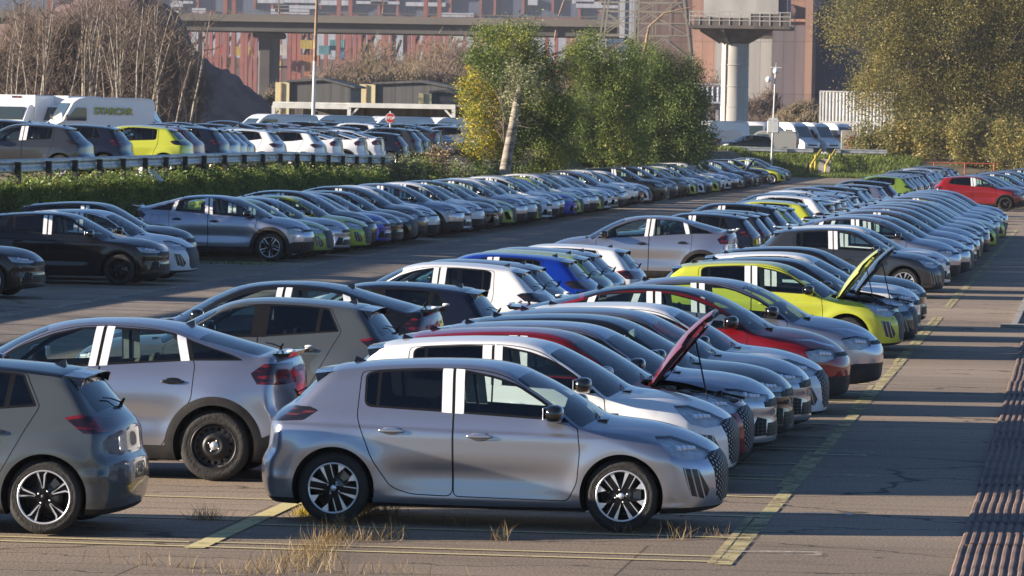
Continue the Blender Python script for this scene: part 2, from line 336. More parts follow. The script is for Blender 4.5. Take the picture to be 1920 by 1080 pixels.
COUPE = dict(name='coupe', axles=(-1.335,1.335), rw=0.345, arch=0.40, tyre_w=0.205, bottom=0.19, len=(-2.17,2.26),
  top=[(-2.4,0.80),(-2.2,0.98),(-2.06,1.10),(-2.02,1.235),(-1.90,1.275),(-1.82,1.262),(-1.62,1.305),(-1.38,1.365),(-1.12,1.432),(-0.87,1.497),(-0.60,1.532),(-0.34,1.546),(-0.08,1.543),(0.18,1.523),(0.44,1.474),(0.70,1.375),(0.95,1.245),(1.20,1.10),(1.28,1.062),(1.45,1.045),(1.70,1.005),(1.92,0.935),(2.05,0.865),(2.15,0.78),(2.3,0.62)],
  plan=[(-2.2,0.815),(-1.8,0.868),(-1.35,0.895),(-0.9,0.885),(0.9,0.885),(1.35,0.895),(1.8,0.878),(2.2,0.80)],
  vert=[(0.10,-0.09),(0.20,-0.05),(0.30,-0.012),(0.45,0.0),(0.66,0.0),(0.85,-0.006),(0.97,-0.026),(1.06,-0.056),(1.14,-0.100),(1.28,-0.175),(1.45,-0.270),(1.7,-0.42)],
  front=[(0.1,2.06),(0.20,2.17),(0.30,2.22),(0.45,2.235),(0.60,2.245),(0.72,2.24),(0.82,2.19),(0.95,2.08),(1.2,1.9)],
  rear=[(0.1,-1.98),(0.22,-2.06),(0.32,-2.11),(0.48,-2.145),(0.62,-2.14),(0.74,-2.08),(0.95,-2.055),(1.12,-2.04),(1.28,-1.98),(1.5,-1.9)],
  nose=0.40, np=3.0, tail=0.20, flare=0.012, scoop=0.026, scoop_z=0.60, sill=0.0, kr=0.20,
  bumps=[(-1.35,0.82,0.45,0.14,0.016),(1.35,0.80,0.45,0.13,0.016)], 
  dlo=rounded([(-1.60,1.18),(-1.37,1.292),(-1.10,1.388),(-0.88,1.447),(-0.22,1.476),(0.05,1.462),(0.32,1.400),(0.62,1.285),(0.92,1.115),(1.05,1.02),(0.85,1.035),(-0.13,1.098),(-1.08,1.168)], 0.03),
  sepB=(-0.16,-0.09), sepC=(-1.085,0.30,0.020), film=((-0.100,-0.022),(0.012,0.085)), film_c=((0.028,0.115),),
  door_f=rounded([(-0.215,1.52),(-0.165,1.0),(-0.155,0.30),(0.82,0.30),(0.90,0.50),(0.98,0.80),(1.02,0.98),(0.95,1.12),(0.64,1.305),(0.34,1.420),(0.06,1.484)], 0.04),
  door_r=rounded([(-0.225,1.52),(-0.175,1.0),(-0.165,0.30),(-0.80,0.30),(-0.94,0.55),(-1.11,0.80),(-1.125,1.14),(-1.06,1.22),(-1.02,1.43),(-0.86,1.468)], 0.05),
  handles=((-0.02,0.93),(-0.92,0.965)), flap=[(-1.56,0.88),(-1.36,0.88),(-1.34,1.05),(-1.55,1.06)],
  headlight=[(1.72,0.80),(1.90,0.835),(2.06,0.80),(2.10,0.70),(1.98,0.655),(1.80,0.66)],
  fang=[(1.55,0.93),(1.78,0.925),(2.02,0.855),(2.20,0.79),(2.20,0.770),(2.02,0.835),(1.78,0.905)],
  taillight=[(-1.68,1.06),(-1.80,1.15),(-1.95,1.16),(-2.3,1.14),(-2.3,0.98),(-1.95,0.95),(-1.75,0.955)],
  ws=(0.46,1.24), rg=(-1.80,-1.16), roof_b=-1.10, bonnet=[(1.27,-0.2),(1.25,0.30),(1.19,0.62),(1.25,0.70),(1.7,0.73),(1.98,0.66),(2.10,0.45),(2.15,0.2),(2.16,0.0),(2.16,-0.2)],
  grille=[(-0.52,0.765),(0.52,0.765),(0.54,0.715),(-0.54,0.715)], grille2=[(-0.42,0.47),(0.42,0.47),(0.50,0.33),(-0.50,0.33)], fy=0.0,
  tailgate=[(-0.60,1.3),(0.60,1.3),(0.62,1.0),(0.58,0.70),(-0.58,0.70),(-0.62,1.0)],
  mirror=(0.80,1.09), clad=(0.085,0.34), seat_z=0.10, spoiler='lip')
SUV = dict(COUPE); SUV.update(name='suv', axles=(-1.28,1.28), rw=0.330, arch=0.38, len=(-2.06,2.12),
  top=[(-2.4,0.80),(-2.2,0.90),(-1.98,1.0),(-1.90,1.06),(-1.80,1.14),(-1.52,1.43),(-1.44,1.470),(-1.2,1.495),(-0.87,1.520),(-0.50,1.538),(-0.20,1.535),(0.05,1.515),(0.25,1.475),(0.45,1.39),(0.70,1.25),(0.95,1.11),(1.06,1.06),(1.3,1.05),(1.6,1.015),(1.85,0.95),(1.98,0.88),(2.1,0.74),(2.3,0.55)],
  front=[(0.1,1.94),(0.20,2.04),(0.30,2.08),(0.45,2.095),(0.60,2.10),(0.74,2.09),(0.84,2.05),(0.95,1.96),(1.2,1.8)],
  rear=[(0.1,-1.86),(0.22,-1.93),(0.32,-1.99),(0.48,-2.03),(0.64,-2.01),(0.74,-1.97),(1.0,-1.92),(1.12,-1.87),(1.28,-1.8),(1.5,-1.7)],
  kr=0.14,
  bumps=[(-1.30,0.80,0.42,0.14,0.020),(1.30,0.78,0.42,0.13,0.018)],
  dlo=rounded([(-1.25,1.19),(-1.12,1.415),(-0.95,1.45),(-0.5,1.468),(-0.15,1.46),(0.08,1.42),(0.35,1.31),(0.60,1.17),(0.84,1.02),(0.6,1.04),(-0.13,1.09),(-0.9,1.14)], 0.025),
  sepC=(-0.98,-0.08,0.02), film_c=None,
  door_f=rounded([(-0.215,1.50),(-0.165,1.0),(-0.155,0.30),(0.78,0.30),(0.86,0.50),(0.90,0.80),(0.90,0.98),(0.82,1.06),(0.60,1.20),(0.36,1.335),(0.08,1.443),(-0.12,1.485)], 0.04),
  door_r=rounded([(-0.225,1.50),(-0.175,1.0),(-0.165,0.30),(-0.74,0.30),(-0.88,0.55),(-1.10,0.85),(-1.27,1.17),(-1.13,1.44),(-0.94,1.475)], 0.04),
  handles=((-0.02,0.91),(-0.88,0.95)), flap=[(-1.5,0.88),(-1.34,0.88),(-1.32,1.03),(-1.49,1.04)],
  headlight=[(1.60,0.88),(1.75,0.87),(1.98,0.80),(2.02,0.74),(1.9,0.735),(1.70,0.77)],
  fang=[(1.90,0.50),(2.02,0.47),(2.02,0.34),(1.86,0.34)],
  taillight=[(-1.50,1.02),(-1.62,1.06),(-1.85,1.03),(-2.3,1.0),(-2.3,0.90),(-1.85,0.895),(-1.65,0.91)],
  ws=(0.27,1.03), rg=(-1.78,-1.53), roof_b=-1.46, bonnet=[(1.06,-0.2),(1.04,0.30),(0.98,0.62),(1.05,0.70),(1.5,0.72),(1.84,0.66),(1.95,0.45),(2.0,0.2),(2.01,0.0),(2.01,-0.2)],
  grille=[(-0.55,0.80),(0.55,0.80),(0.56,0.71),(-0.56,0.71)], grille2=[(-0.46,0.50),(0.46,0.50),(0.52,0.35),(-0.52,0.35)],
  mirror=(0.66,1.08), clad=(0.06,0.32), spoiler='wing')
L_BODY, L_DOORF, L_DOORR, L_BONNET, L_ROOF, L_GATE, L_WS, L_RG, L_WF, L_WR, L_WQ, L_TRIM, L_FILM, L_HEAD, L_FANG, L_TAIL, L_GRILLE, L_CLAD, L_DEL = range(19)
def make_model(q, cell, fine=True):
    """all the skins of one kind of car: {(label, side): (verts, faces, normals)}"""
    H = Hull(q); x0, x1 = q['len']
    P, T = surface_nets(H, cell, [(x0-0.12, x1+0.12), (-0.99, 0.99), (0.05, 1.66 if q['name'] in ('hatch','angular') else 1.72)])
    AW, AR = q['rw'], q['arch']
    def ff(P): return H.fields(P)
    def side(P):        # > 0 where the flank rules
        xs, fT, fW, fF, fR = ff(P); return fW-np.maximum(fT, -9)
    def f_side(poly):
        return lambda P: smax(poly_sd(P[:,0], P[:,2], poly), -(side(P)+0.0), 0.02)
    def poly_s(poly):    # flank or front or rear, anything but the far side of the roof
        return lambda P: np.maximum(poly_sd(P[:,0], P[:,2], poly), 0.30-np.abs(P[:,1]))
    def sep(v): return lambda P: P[:,0]-(v[0]+v[1]*(P[:,2]-1.2))
    sB, sC = sep(q['sepB']), sep(q['sepC'])
    dlo = f_side(q['dlo'])
    def glass_in(P): return dlo(P)+0.020
    def arch(P):
        return np.minimum(*[np.maximum(np.hypot(P[:,0]-a, P[:,2]-AW)-AR, 0.55-np.abs(P[:,1])) for a in q['axles']])
    def ws(P):
        xs, fT, fW, fF, fR = ff(P); return smax(smax(xs-q['ws'][1], q['ws'][0]-xs, 0.02), -(fT-fW-0.035), 0.03)
    def rg(P):
        xs, fT, fW, fF, fR = ff(P); return smax(smax(smax(xs-q['rg'][1], q['rg'][0]-xs, 0.02), -(fT-fW-0.035), 0.04), np.abs(P[:,1])-0.60, 0.02)
    def roof(P):
        xs, fT, fW, fF, fR = ff(P); return np.maximum(np.maximum(xs-q['ws'][0]+0.012, q['roof_b']-xs), -(fT-fW-0.01))
    def bonnet(P): return np.maximum(poly_sd(P[:,0], np.abs(P[:,1]), q['bonnet']), 0.66-P[:,2])
    def front_poly(poly, x): return lambda P: np.maximum(poly_sd(P[:,1], P[:,2], poly), x-P[:,0])
    g1 = front_poly(q['grille'], 1.5); g2 = front_poly(q['grille2'], 1.5) if 'grille2' in q else None
    grille = (lambda P: np.minimum(g1(P), g2(P))) if g2 else g1
    def gate(P): return np.maximum(poly_sd(P[:,1], P[:,2], q['tailgate']), P[:,0]-q['rg'][1]+0.05)
    doorf, doorr = f_side(q['door_f']), f_side(q['door_r'])
    head, tail = poly_s(q['headlight']), poly_s(q['taillight'])
    fang = poly_s(q['fang'])
    if q['clad']:
        def clad(P):
            a = np.minimum(*[np.hypot(P[:,0]-a, P[:,2]-AW)-AR-q['clad'][0] for a in q['axles']])
            return np.maximum(np.minimum(a, P[:,2]-q['clad'][1]-np.clip(np.abs(P[:,0])-1.6, 0, 0.3)*0.45), -AR*0-1)
    else:
        def clad(P): return P[:,2]-0.215+0.02*np.cos(P[:,0]*1.2)
    cuts = [arch, lambda P: dlo(P), glass_in]
    pB = [lambda P: sB(P)+0.055, lambda P: sB(P)-0.055]; w_ = q['sepC'][2]; pC = [lambda P: sC(P)+w_, lambda P: sC(P)-w_]
    near = lambda f, g, r=0.12: (lambda P: np.where(g(P) < r, f(P), 1.0))
    cuts += [ws, rg, roof, bonnet, grille, head, tail, clad, fang]
    if fine: cuts += [gate]
    gw = 0.0048 if fine else 0.007
    cuts += [lambda P: doorf(P)+gw, lambda P: doorf(P)-gw, lambda P: doorr(P)+gw, lambda P: doorr(P)-gw]
    flap = f_side(rounded(q['flap'], 0.04)) if (q['flap'] and fine) else None
    if flap: cuts += [lambda P: np.where(P[:,1] < 0, flap(P)+0.003, 1.0), lambda P: np.where(P[:,1] < 0, flap(P)-0.003, 1.0)]
    inside_dlo = lambda f: (lambda P: np.where(dlo(P) < 0.02, f(P), 1.0))
    for f in pB+pC: cuts.append(inside_dlo(f))
    films = []
    if q['film']:
        for (a, b) in q['film']:
            films.append(lambda P, a=a, b=b: np.maximum(np.maximum(a-sB(P), sB(P)-b), dlo(P)-0.004))
    if q['film_c']:
        for (a, b) in q['film_c']:
            films.append(lambda P, a=a, b=b: np.maximum(np.maximum(a-sC(P), sC(P)-b), dlo(P)-0.0))
    for f in films: cuts.append(f)
    for f in cuts: P, T = cut(P, T, f)
    C = P[T].mean(1); n = len(C); lab = np.full(n, L_BODY)
    def ins(f, off=0.0): return f(C) < off
    a_f, a_r = doorf(C), doorr(C)
    lab[ins(roof)] = L_ROOF; lab[ins(bonnet)] = L_BONNET
    if fine: lab[ins(gate)] = L_GATE
    lab[a_f < -gw] = L_DOORF; lab[a_r < -gw] = L_DOORR
    gap = (np.abs(a_f) < gw) | (np.abs(a_r) < gw)
    if flap: gap |= (np.abs(flap(C)) < 0.003) & (C[:,1] < 0)
    lab[ins(clad)] = L_CLAD
    gap &= ~ins(clad)
    lab[gap] = L_TRIM
    lab[ins(grille)] = L_GRILLE; lab[ins(fang)] = L_FANG; lab[ins(head)] = L_HEAD; lab[ins(tail)] = L_TAIL
    d = dlo(C); bB = np.abs(sB(C)) < 0.055; bC = np.abs(sC(C)) < w_
    lab[d < 0] = L_TRIM; g = (d < -0.020) & ~bB & ~bC
    lab[g & (sB(C) > 0)] = L_WF; lab[g & (sB(C) < 0) & (sC(C) > 0)] = L_WR; lab[g & (sC(C) < 0)] = L_WQ
    for f in films: lab[ins(f)] = L_FILM
    lab[ins(ws)] = L_WS; lab[ins(rg)] = L_RG
    lab[ins(arch)] = L_DEL
    P = H.project(P, 1); N = H.normals(P)
    sd = np.where(C[:,1] < 0, 1, 2)     # 1 right flank, 2 left flank
    out = {}
    for L in range(L_DEL):
        for s in ((1, 2) if L in (L_DOORF, L_DOORR, L_WF, L_WR, L_WQ, L_FILM, L_HEAD, L_FANG, L_TAIL) else (0,)):
            m = (lab == L) & ((sd == s) | (s == 0))
            if not m.any(): continue
            F = T[m]; u, inv = np.unique(F, return_inverse=True)
            out[(L, s)] = (P[u], inv.reshape(F.shape), N[u])
    # door trim belongs to the doors, keep it split by side and by door
    m = lab == L_TRIM; C2 = C[m]; F = T[m]
    out.pop((L_TRIM, 0), None)
    key = np.where(np.abs(a_f[m]) < gw, 0, np.where((doorf(C2) < gw), 1, np.where(doorr(C2) < gw, 2, 0)))
    for kk in (0, 1, 2):
        for s in (1, 2):
            mm = (key == kk) & (np.where(C2[:,1] < 0, 1, 2) == s)
            if mm.any():
                f = F[mm]; u, inv = np.unique(f, return_inverse=True); out[(('trim', kk), s)] = (P[u], inv.reshape(f.shape), N[u])
    return H, out
# ================================================================== CAR MATERIALS
def paint_mat():
    m = mat('car_paint', (0.5,0.5,0.5), 0.3); nt = m.node_tree; N = nt.nodes; L = nt.links; b = N['Principled BSDF']
    oi = N.new('ShaderNodeObjectInfo'); geo = N.new('ShaderNodeNewGeometry'); tc = N.new('ShaderNodeTexCoord')
    L.new(oi.outputs['Color'], b.inputs['Base Color']); L.new(oi.outputs['Alpha'], b.inputs['Metallic'])
    n = N.new('ShaderNodeTexNoise'); n.inputs['Scale'].default_value = 2.2; n.inputs['Detail'].default_value = 5; L.new(tc.outputs['Object'], n.inputs[0])
    mr = N.new('ShaderNodeMapRange'); mr.inputs['From Min'].default_value = 0.35; mr.inputs['From Max'].default_value = 0.75
    mr.inputs['To Min'].default_value = 0.01; mr.inputs['To Max'].default_value = 0.05; L.new(n.outputs['Fac'], mr.inputs[0])
    b.inputs['Roughness'].default_value = 0.30; b.inputs['Specular IOR Level'].default_value = 0.12; b.inputs['Coat Weight'].default_value = 1.0; L.new(mr.outputs[0], b.inputs['Coat Roughness'])
    # road dust low on the flanks
    d = N.new('ShaderNodeBsdfDiffuse'); d.inputs[0].default_value = (0.12,0.10,0.085,1)
    sx = N.new('ShaderNodeSeparateXYZ'); L.new(tc.outputs['Object'], sx.inputs[0])
    m2 = N.new('ShaderNodeMapRange'); m2.inputs['From Min'].default_value = 0.75; m2.inputs['From Max'].default_value = 0.15; m2.inputs['To Max'].default_value = 0.06; L.new(sx.outputs['Z'], m2.inputs[0])
    mu = N.new('ShaderNodeMath'); mu.operation = 'MULTIPLY'; L.new(m2.outputs[0], mu.inputs[0]); L.new(n.outputs['Fac'], mu.inputs[1])
    mx = N.new('ShaderNodeMixShader'); L.new(mu.outputs[0], mx.inputs[0]); L.new(b.outputs[0], mx.inputs[1]); L.new(d.outputs[0], mx.inputs[2])
    dk = N.new('ShaderNodeBsdfDiffuse'); dk.inputs[0].default_value = (0.02,0.02,0.022,1)
    m3 = N.new('ShaderNodeMixShader'); L.new(geo.outputs['Backfacing'], m3.inputs[0]); L.new(mx.outputs[0], m3.inputs[1]); L.new(dk.outputs[0], m3.inputs[2])
    L.new(m3.outputs[0], N['Material Output'].inputs[0]); return m
def glass_mat(name, tint, ior=1.5, rough=0.0):
    m = bpy.data.materials.new(name); m.use_nodes = True; nt = m.node_tree; N = nt.nodes; L = nt.links; N.remove(N['Principled BSDF'])
    t = N.new('ShaderNodeBsdfTransparent'); t.inputs[0].default_value = (*tint, 1)
    g = N.new('ShaderNodeBsdfGlossy'); g.inputs['Roughness'].default_value = rough; f = N.new('ShaderNodeFresnel'); f.inputs[0].default_value = ior
    mp = N.new('ShaderNodeMath'); mp.operation = 'MULTIPLY'; mp.use_clamp = True; mp.inputs[1].default_value = 1.7; L.new(f.outputs[0], mp.inputs[0])
    ge = N.new('ShaderNodeNewGeometry'); fr = N.new('ShaderNodeMath'); fr.operation = 'SUBTRACT'; fr.inputs[0].default_value = 1.0; L.new(ge.outputs['Backfacing'], fr.inputs[1])
    m2 = N.new('ShaderNodeMath'); m2.operation = 'MULTIPLY'; L.new(mp.outputs[0], m2.inputs[0]); L.new(fr.outputs[0], m2.inputs[1])
    mx = N.new('ShaderNodeMixShader'); L.new(m2.outputs[0], mx.inputs[0]); L.new(t.outputs[0], mx.inputs[1]); L.new(g.outputs[0], mx.inputs[2])
    L.new(mx.outputs[0], N['Material Output'].inputs[0]); return m
def pattern_mat(name, kind):
    m = mat(name, (0.02,0.02,0.02), 0.25); nt = m.node_tree; N = nt.nodes; L = nt.links; b = N['Principled BSDF']
    tc = N.new('ShaderNodeTexCoord'); mp = N.new('ShaderNodeMapping'); L.new(tc.outputs['Object'], mp.inputs[0]); r = N.new('ShaderNodeValToRGB')
    if kind == 'grille':
        v = N.new('ShaderNodeTexWave'); v.bands_direction = 'Z'; mp.inputs['Rotation'].default_value = (R_(24),0,0); v.inputs['Scale'].default_value = 7.5; L.new(mp.outputs[0], v.inputs[0])
        v2 = N.new('ShaderNodeTexWave'); v2.bands_direction = 'Y'; v2.inputs['Scale'].default_value = 5.2; L.new(mp.outputs[0], v2.inputs[0])
        mm = N.new('ShaderNodeMath'); mm.operation = 'MULTIPLY'; L.new(v.outputs['Fac'], mm.inputs[0]); L.new(v2.outputs['Fac'], mm.inputs[1]); L.new(mm.outputs[0], r.inputs[0])
        r.color_ramp.elements[0].position = 0.50; r.color_ramp.elements[0].color = (0.004,0.004,0.005,1); r.color_ramp.elements[1].position = 0.60; r.color_ramp.elements[1].color = (0.40,0.42,0.45,1); b.inputs['Roughness'].default_value = 0.5; b.inputs['Specular IOR Level'].default_value = 0.08
    elif kind == 'intake':
        v = N.new('ShaderNodeTexVoronoi'); v.inputs['Scale'].default_value = 26; v.inputs['Randomness'].default_value = 0.1; L.new(mp.outputs[0], v.inputs[0]); L.new(v.outputs['Distance'], r.inputs[0])
        r.color_ramp.elements[0].position = 0.45; r.color_ramp.elements[0].color = (0.004,0.004,0.005,1); r.color_ramp.elements[1].position = 0.62; r.color_ramp.elements[1].color = (0.05,0.05,0.055,1); b.inputs['Roughness'].default_value = 0.5; b.inputs['Specular IOR Level'].default_value = 0.1
    elif kind == 'head':
        n2 = N.new('ShaderNodeTexNoise'); n2.inputs['Scale'].default_value = 14; L.new(mp.outputs[0], n2.inputs[0]); L.new(n2.outputs['Fac'], r.inputs[0])
        r.color_ramp.elements[0].color = (0.22,0.235,0.25,1); r.color_ramp.elements[1].color = (0.92,0.94,0.98,1)
    elif kind == 'fang':
        mp.inputs['Rotation'].default_value = (0, R_(14), 0); v = N.new('ShaderNodeTexWave'); v.inputs['Scale'].default_value = 6.2; L.new(mp.outputs[0], v.inputs[0]); L.new(v.outputs['Fac'], r.inputs[0])
        r.color_ramp.elements[0].position = 0.86; r.color_ramp.elements[0].color = (0.012,0.012,0.014,1); r.color_ramp.elements[1].position = 0.95; r.color_ramp.elements[1].color = (0.45,0.45,0.44,1)
    elif kind == 'tail':
        mp.inputs['Scale'].default_value = (3, 3, 16); mp.inputs['Rotation'].default_value = (0, R_(12), 0); v = N.new('ShaderNodeTexNoise'); v.inputs['Scale'].default_value = 1.6; v.inputs['Detail'].default_value = 0; L.new(mp.outputs[0], v.inputs[0]); L.new(v.outputs['Fac'], r.inputs[0])
        e = r.color_ramp.elements; e[0].position = 0.50; e[0].color = (0.016,0.004,0.007,1); e[1].position = 0.66; e[1].color = (0.17,0.008,0.012,1)
        b.inputs['Coat Weight'].default_value = 1.0; b.inputs['Coat Roughness'].default_value = 0.02
    L.new(r.outputs[0], b.inputs['Base Color']); return m
M = {}
M['paint'] = paint_mat()
M['clear'] = glass_mat('clear_glass', (0.76,0.85,0.82)); M['front'] = glass_mat('windscreen_glass', (0.50,0.60,0.58))
M['tint'] = glass_mat('privacy_glass', (0.075,0.085,0.09)); M['lens'] = glass_mat('lens_glass', (0.9,0.93,0.95), 1.35)
M['trim'] = mat('black_trim', (0.010,0.010,0.011), 0.35, 0.0, **{'Specular IOR Level':0.25}); M['gloss'] = mat('gloss_black', (0.006,0.006,0.007), 0.12, 0, **{'Coat Weight':1.0})
M['clad'] = noisy(mat('grey_black_plastic', (0.022,0.022,0.024), 0.62, 0.0, **{'Specular IOR Level':0.25}), (0.016,0.016,0.018), (0.034,0.033,0.033), 6)
M['film'] = noisy(mat('white_film', (0.78,0.79,0.80), 0.55), (0.68,0.69,0.71), (0.80,0.81,0.82), 9)
M['rubber'] = noisy(mat('tyre_rubber', (0.020,0.020,0.020), 0.75), (0.013,0.013,0.013), (0.028,0.027,0.026), 4, bump=0.35, bscale=45)
M['rim_black'] = mat('rim_black', (0.007,0.007,0.008), 0.4, 0.0, **{'Specular IOR Level':0.2}); M['rim_bright'] = mat('rim_machined', (0.80,0.81,0.84), 0.32, 0.7)
M['steel'] = mat('black_steel', (0.012,0.012,0.013), 0.45); M['disc'] = mat('brake_disc', (0.22,0.21,0.20), 0.4, 0.9); M['chrome'] = mat('chrome', (0.8,0.82,0.85), 0.08, 1.0)
M['cloth'] = noisy(mat('seat_cloth', (0.03,0.03,0.033), 0.85), (0.022,0.022,0.025), (0.05,0.05,0.055), 12)
M['grille'] = pattern_mat('grille_pattern', 'grille'); M['head'] = pattern_mat('headlamp_inside', 'head'); M['fang'] = pattern_mat('light_blade', 'fang'); M['tail'] = pattern_mat('tail_lens', 'tail')
M['engine'] = noisy(mat('engine_parts', (0.03,0.03,0.03), 0.5), (0.010,0.010,0.011), (0.10,0.095,0.09), 14)
M['tail_smoke'] = mat('smoked_tail_lens', (0.035,0.022,0.026), 0.15, 0.0, **{'Coat Weight':1.0}); noisy(M['tail_smoke'], (0.012,0.011,0.013), (0.16,0.03,0.04), 1.6, 0, 0.55, 0.72, stretch=(3,3,18))
M['plastic_wrap'] = mat('plastic_wrap', (0.5,0.52,0.55), 0.12, 0.0, Alpha=0.35)
M['intake'] = pattern_mat('air_intake_mesh', 'intake'); M['lamp'] = mat('lamp_reflector', (0.93,0.95,0.99), 0.42, 0.75)
M['dark'] = mat('underbody', (0.008,0.008,0.008), 0.8)
# ================================================================== WHEELS (axle along Y, outer face at -Y)
def rot_poly(poly, a):
    c, s = math.cos(a), math.sin(a); return [(p[0]*c-p[1]*s, p[0]*s+p[1]*c) for p in poly]
def wheel_meshes(kind, r, w, seg=56):
    rr = {'steel': r*0.655, 'slash': r*0.70, 'y': r*0.715, 'wedge': r*0.70, 'ten': r*0.68}[kind]; h = w/2
    t = MB(); prof = [(rr-0.004,-h+0.014),(rr+0.010,-h+0.003),(rr+0.016,-h+0.008),(rr+0.04,-h-0.003),(r-0.035,-h+0.001),(r-0.012,-h+0.016),(r-0.002,-h+0.034),(r,-h+0.05)]
    prof = prof+[(a, -b) for a, b in prof[::-1]]; t.lathe(prof, seg, 'Y', close=False)
    m = MB(); black, bright, disc = 0, 1, 2
    lip = 0 if kind in ('steel','ten') else 1
    m.lathe([(rr+0.002,-h+0.012),(rr+0.002,-h+0.004),(rr-0.009,-h+0.006),(rr-0.014,-h+0.016)], seg, 'Y', mi=lip)
    m.lathe([(rr-0.014,-h+0.016),(rr-0.026,-h+0.05),(rr-0.03,h-0.02)], seg, 'Y', mi=0)
    m.lathe([(0.0,-h+0.105),(0.145,-h+0.105),(0.145,-h+0.125)], 40, 'Y', mi=disc)
    m.lathe([(0.0,-h+0.16),(rr-0.03,-h+0.16)], 32, 'Y', mi=0)
    m.prism(rot_poly([(0.095,-0.05),(0.165,-0.06),(0.165,0.06),(0.095,0.05)], 0.5), -h+0.085, -h+0.15, mi=2)
    yo = -h+0.018; R0 = rr-0.008
    if kind == 'wedge':
        for (ad, sg) in ((92,1),(155,-1),(272,1),(335,-1)):
            a = R_(ad)
            m.prism([p for p in rot_poly([(0.0,-0.026),(R0,-0.030),(R0,0.026),(0.0,0.026)], a)], yo, yo+0.03, mi=0)
            m.prism(rot_poly([(0.055,0.026*sg),(R0,0.028*sg),(R0,0.066*sg)][::sg], a), yo-0.004, yo+0.02, mi=1)
            m.prism(rot_poly([(0.085,-0.027*sg),(0.085,-0.033*sg),(R0,-0.040*sg),(R0,-0.031*sg)][::-sg], a), yo-0.004, yo+0.02, mi=1)
            m.prism(rot_poly([(0.10,-0.033*sg),(R0,-0.040*sg),(R0,-0.065*sg),(0.12,-0.050*sg)][::-sg], a), yo+0.003, yo+0.02, mi=0)
        for c in (33, 213):
            for d in (-21, 21):
                m.prism(rot_poly([(R0*0.66,0.004*np.sign(d)),(R0,0.036),(R0,-0.036)], R_(c+d)), yo-0.004, yo+0.02, mi=1)
                m.prism(rot_poly([(0.10,-0.012),(R0,-0.014),(R0,0.014),(0.10,0.012)], R_(c+d)), yo+0.004, yo+0.02, mi=0)
    elif kind == 'y':
        for k in range(5):
            a = 2*math.pi*k/5+R_(82)
            m.prism(rot_poly([(0.0,-0.034),(0.09,-0.030),(R0,-0.055),(R0,0.050),(0.09,0.030),(0.0,0.034)], a), yo+0.004, yo+0.03, mi=0)
            m.prism(rot_poly([(0.072,0.0),(0.082,0.012),(0.085,0.004),(R0,0.022),(R0,0.042)][::-1], a), yo-0.005, yo+0.02, mi=1)
            m.prism(rot_poly([(0.072,0.0),(0.085,-0.004),(R0*0.86,-0.022),(R0,-0.052),(R0,-0.066),(R0*0.84,-0.036),(0.082,-0.012)][::-1], a), yo-0.005, yo+0.02, mi=1)
    elif kind == 'slash':
        for k in range(5):
            a = 2*math.pi*k/5+math.pi/2
            m.prism(rot_poly([(0.03,-0.030),(R0,-0.060),(R0,0.055),(0.03,0.030)], a), yo+0.008, yo+0.035, mi=0)
            m.prism(rot_poly([(0.07,-0.020),(R0,-0.052),(R0,-0.022),(0.08,-0.006)], a), yo, yo+0.02, mi=1)
            m.prism(rot_poly([(0.13,0.030),(R0,0.034),(R0,0.050),(0.14,0.038)], a), yo, yo+0.02, mi=1)
    elif kind == 'ten':
        for k in range(10):
            a = 2*math.pi*k/10+math.pi/2+(0.09 if k % 2 else -0.09)
            m.prism(rot_poly([(0.03,-0.012),(R0,-0.012),(R0,0.012),(0.03,0.012)], a), yo, yo+0.03, mi=0)
    else:
        m.lathe([(0.0,yo+0.012),(0.055,yo+0.012),(0.075,yo-0.004),(0.10,yo-0.002),(0.125,yo+0.028),(0.150,yo+0.030)], 40, 'Y', mi=0)
        m.lathe([(0.182,yo+0.030),(rr-0.02,yo+0.034),(rr-0.012,yo+0.010)], 40, 'Y', mi=0)
        for k in range(16):
            m.prism(rot_poly([(0.148,-0.016),(0.186,-0.020),(0.186,0.020),(0.148,0.016)], 2*math.pi*k/16), yo+0.026, yo+0.032, mi=0)
        m.prism([(0.20*math.sin(t)*1.02, -0.20*math.cos(t)*1.02) for t in (-.09,-.03,.03,.09)]+[(0.212*math.sin(t), -0.212*math.cos(t)) for t in (.09,.03,-.03,-.09)], yo+0.01, yo+0.03, mi=1)
    m.lathe([(0.0,yo-0.003),(0.024,yo-0.003),(0.028,yo+0.004),(0.042,yo+0.006),(0.046,yo+0.02)], 24, 'Y', mi=1 if kind in ('steel','wedge') else 0)
    for k in range(4 if kind != 'steel' else 4):
        a = 2*math.pi*(k+0.5)/4; m.lathe([(0.0,yo-0.002),(0.008,yo-0.002),(0.008,yo+0.01)], 8, 'Y', c=(0.062*math.cos(a)*0.9, 0, 0.062*math.sin(a)*0.9), mi=1)
    tm = t.mesh('tyre'); tm.materials.append(M['rubber']); rm = m.mesh('rim')
    for q in (M['rim_black'] if kind != 'steel' else M['steel'], M['rim_bright'], M['disc']): rm.materials.append(q)
    return tm, rm
def join_meshes(name, parts):
    V = []; F = []; mi = []; mats = []; sm = []; o = 0
    for me in parts:
        ix = [mats.index(x) if x in mats else (mats.append(x) or len(mats)-1) for x in me.materials]
        V += [tuple(v.co) for v in me.vertices]; F += [tuple(o+i for i in p.vertices) for p in me.polygons]
        mi += [ix[p.material_index] for p in me.polygons]; sm += [p.use_smooth for p in me.polygons]; o = len(V)
    n = bpy.data.meshes.new(name); n.from_pydata(V, [], F); n.update(); n.polygons.foreach_set('material_index', mi); n.polygons.foreach_set('use_smooth', sm)
    for x in mats: n.materials.append(x)
    return n
_wheels = {}
def wheel(kind, r, w, fine):
    k = (kind, r, fine)
    if k not in _wheels:
        a, b = wheel_meshes(kind, r, w, 56 if fine else 24)
        _wheels[k] = (a, b) if fine else (join_meshes('wheel', [a, b]),)
    return _wheels[k]
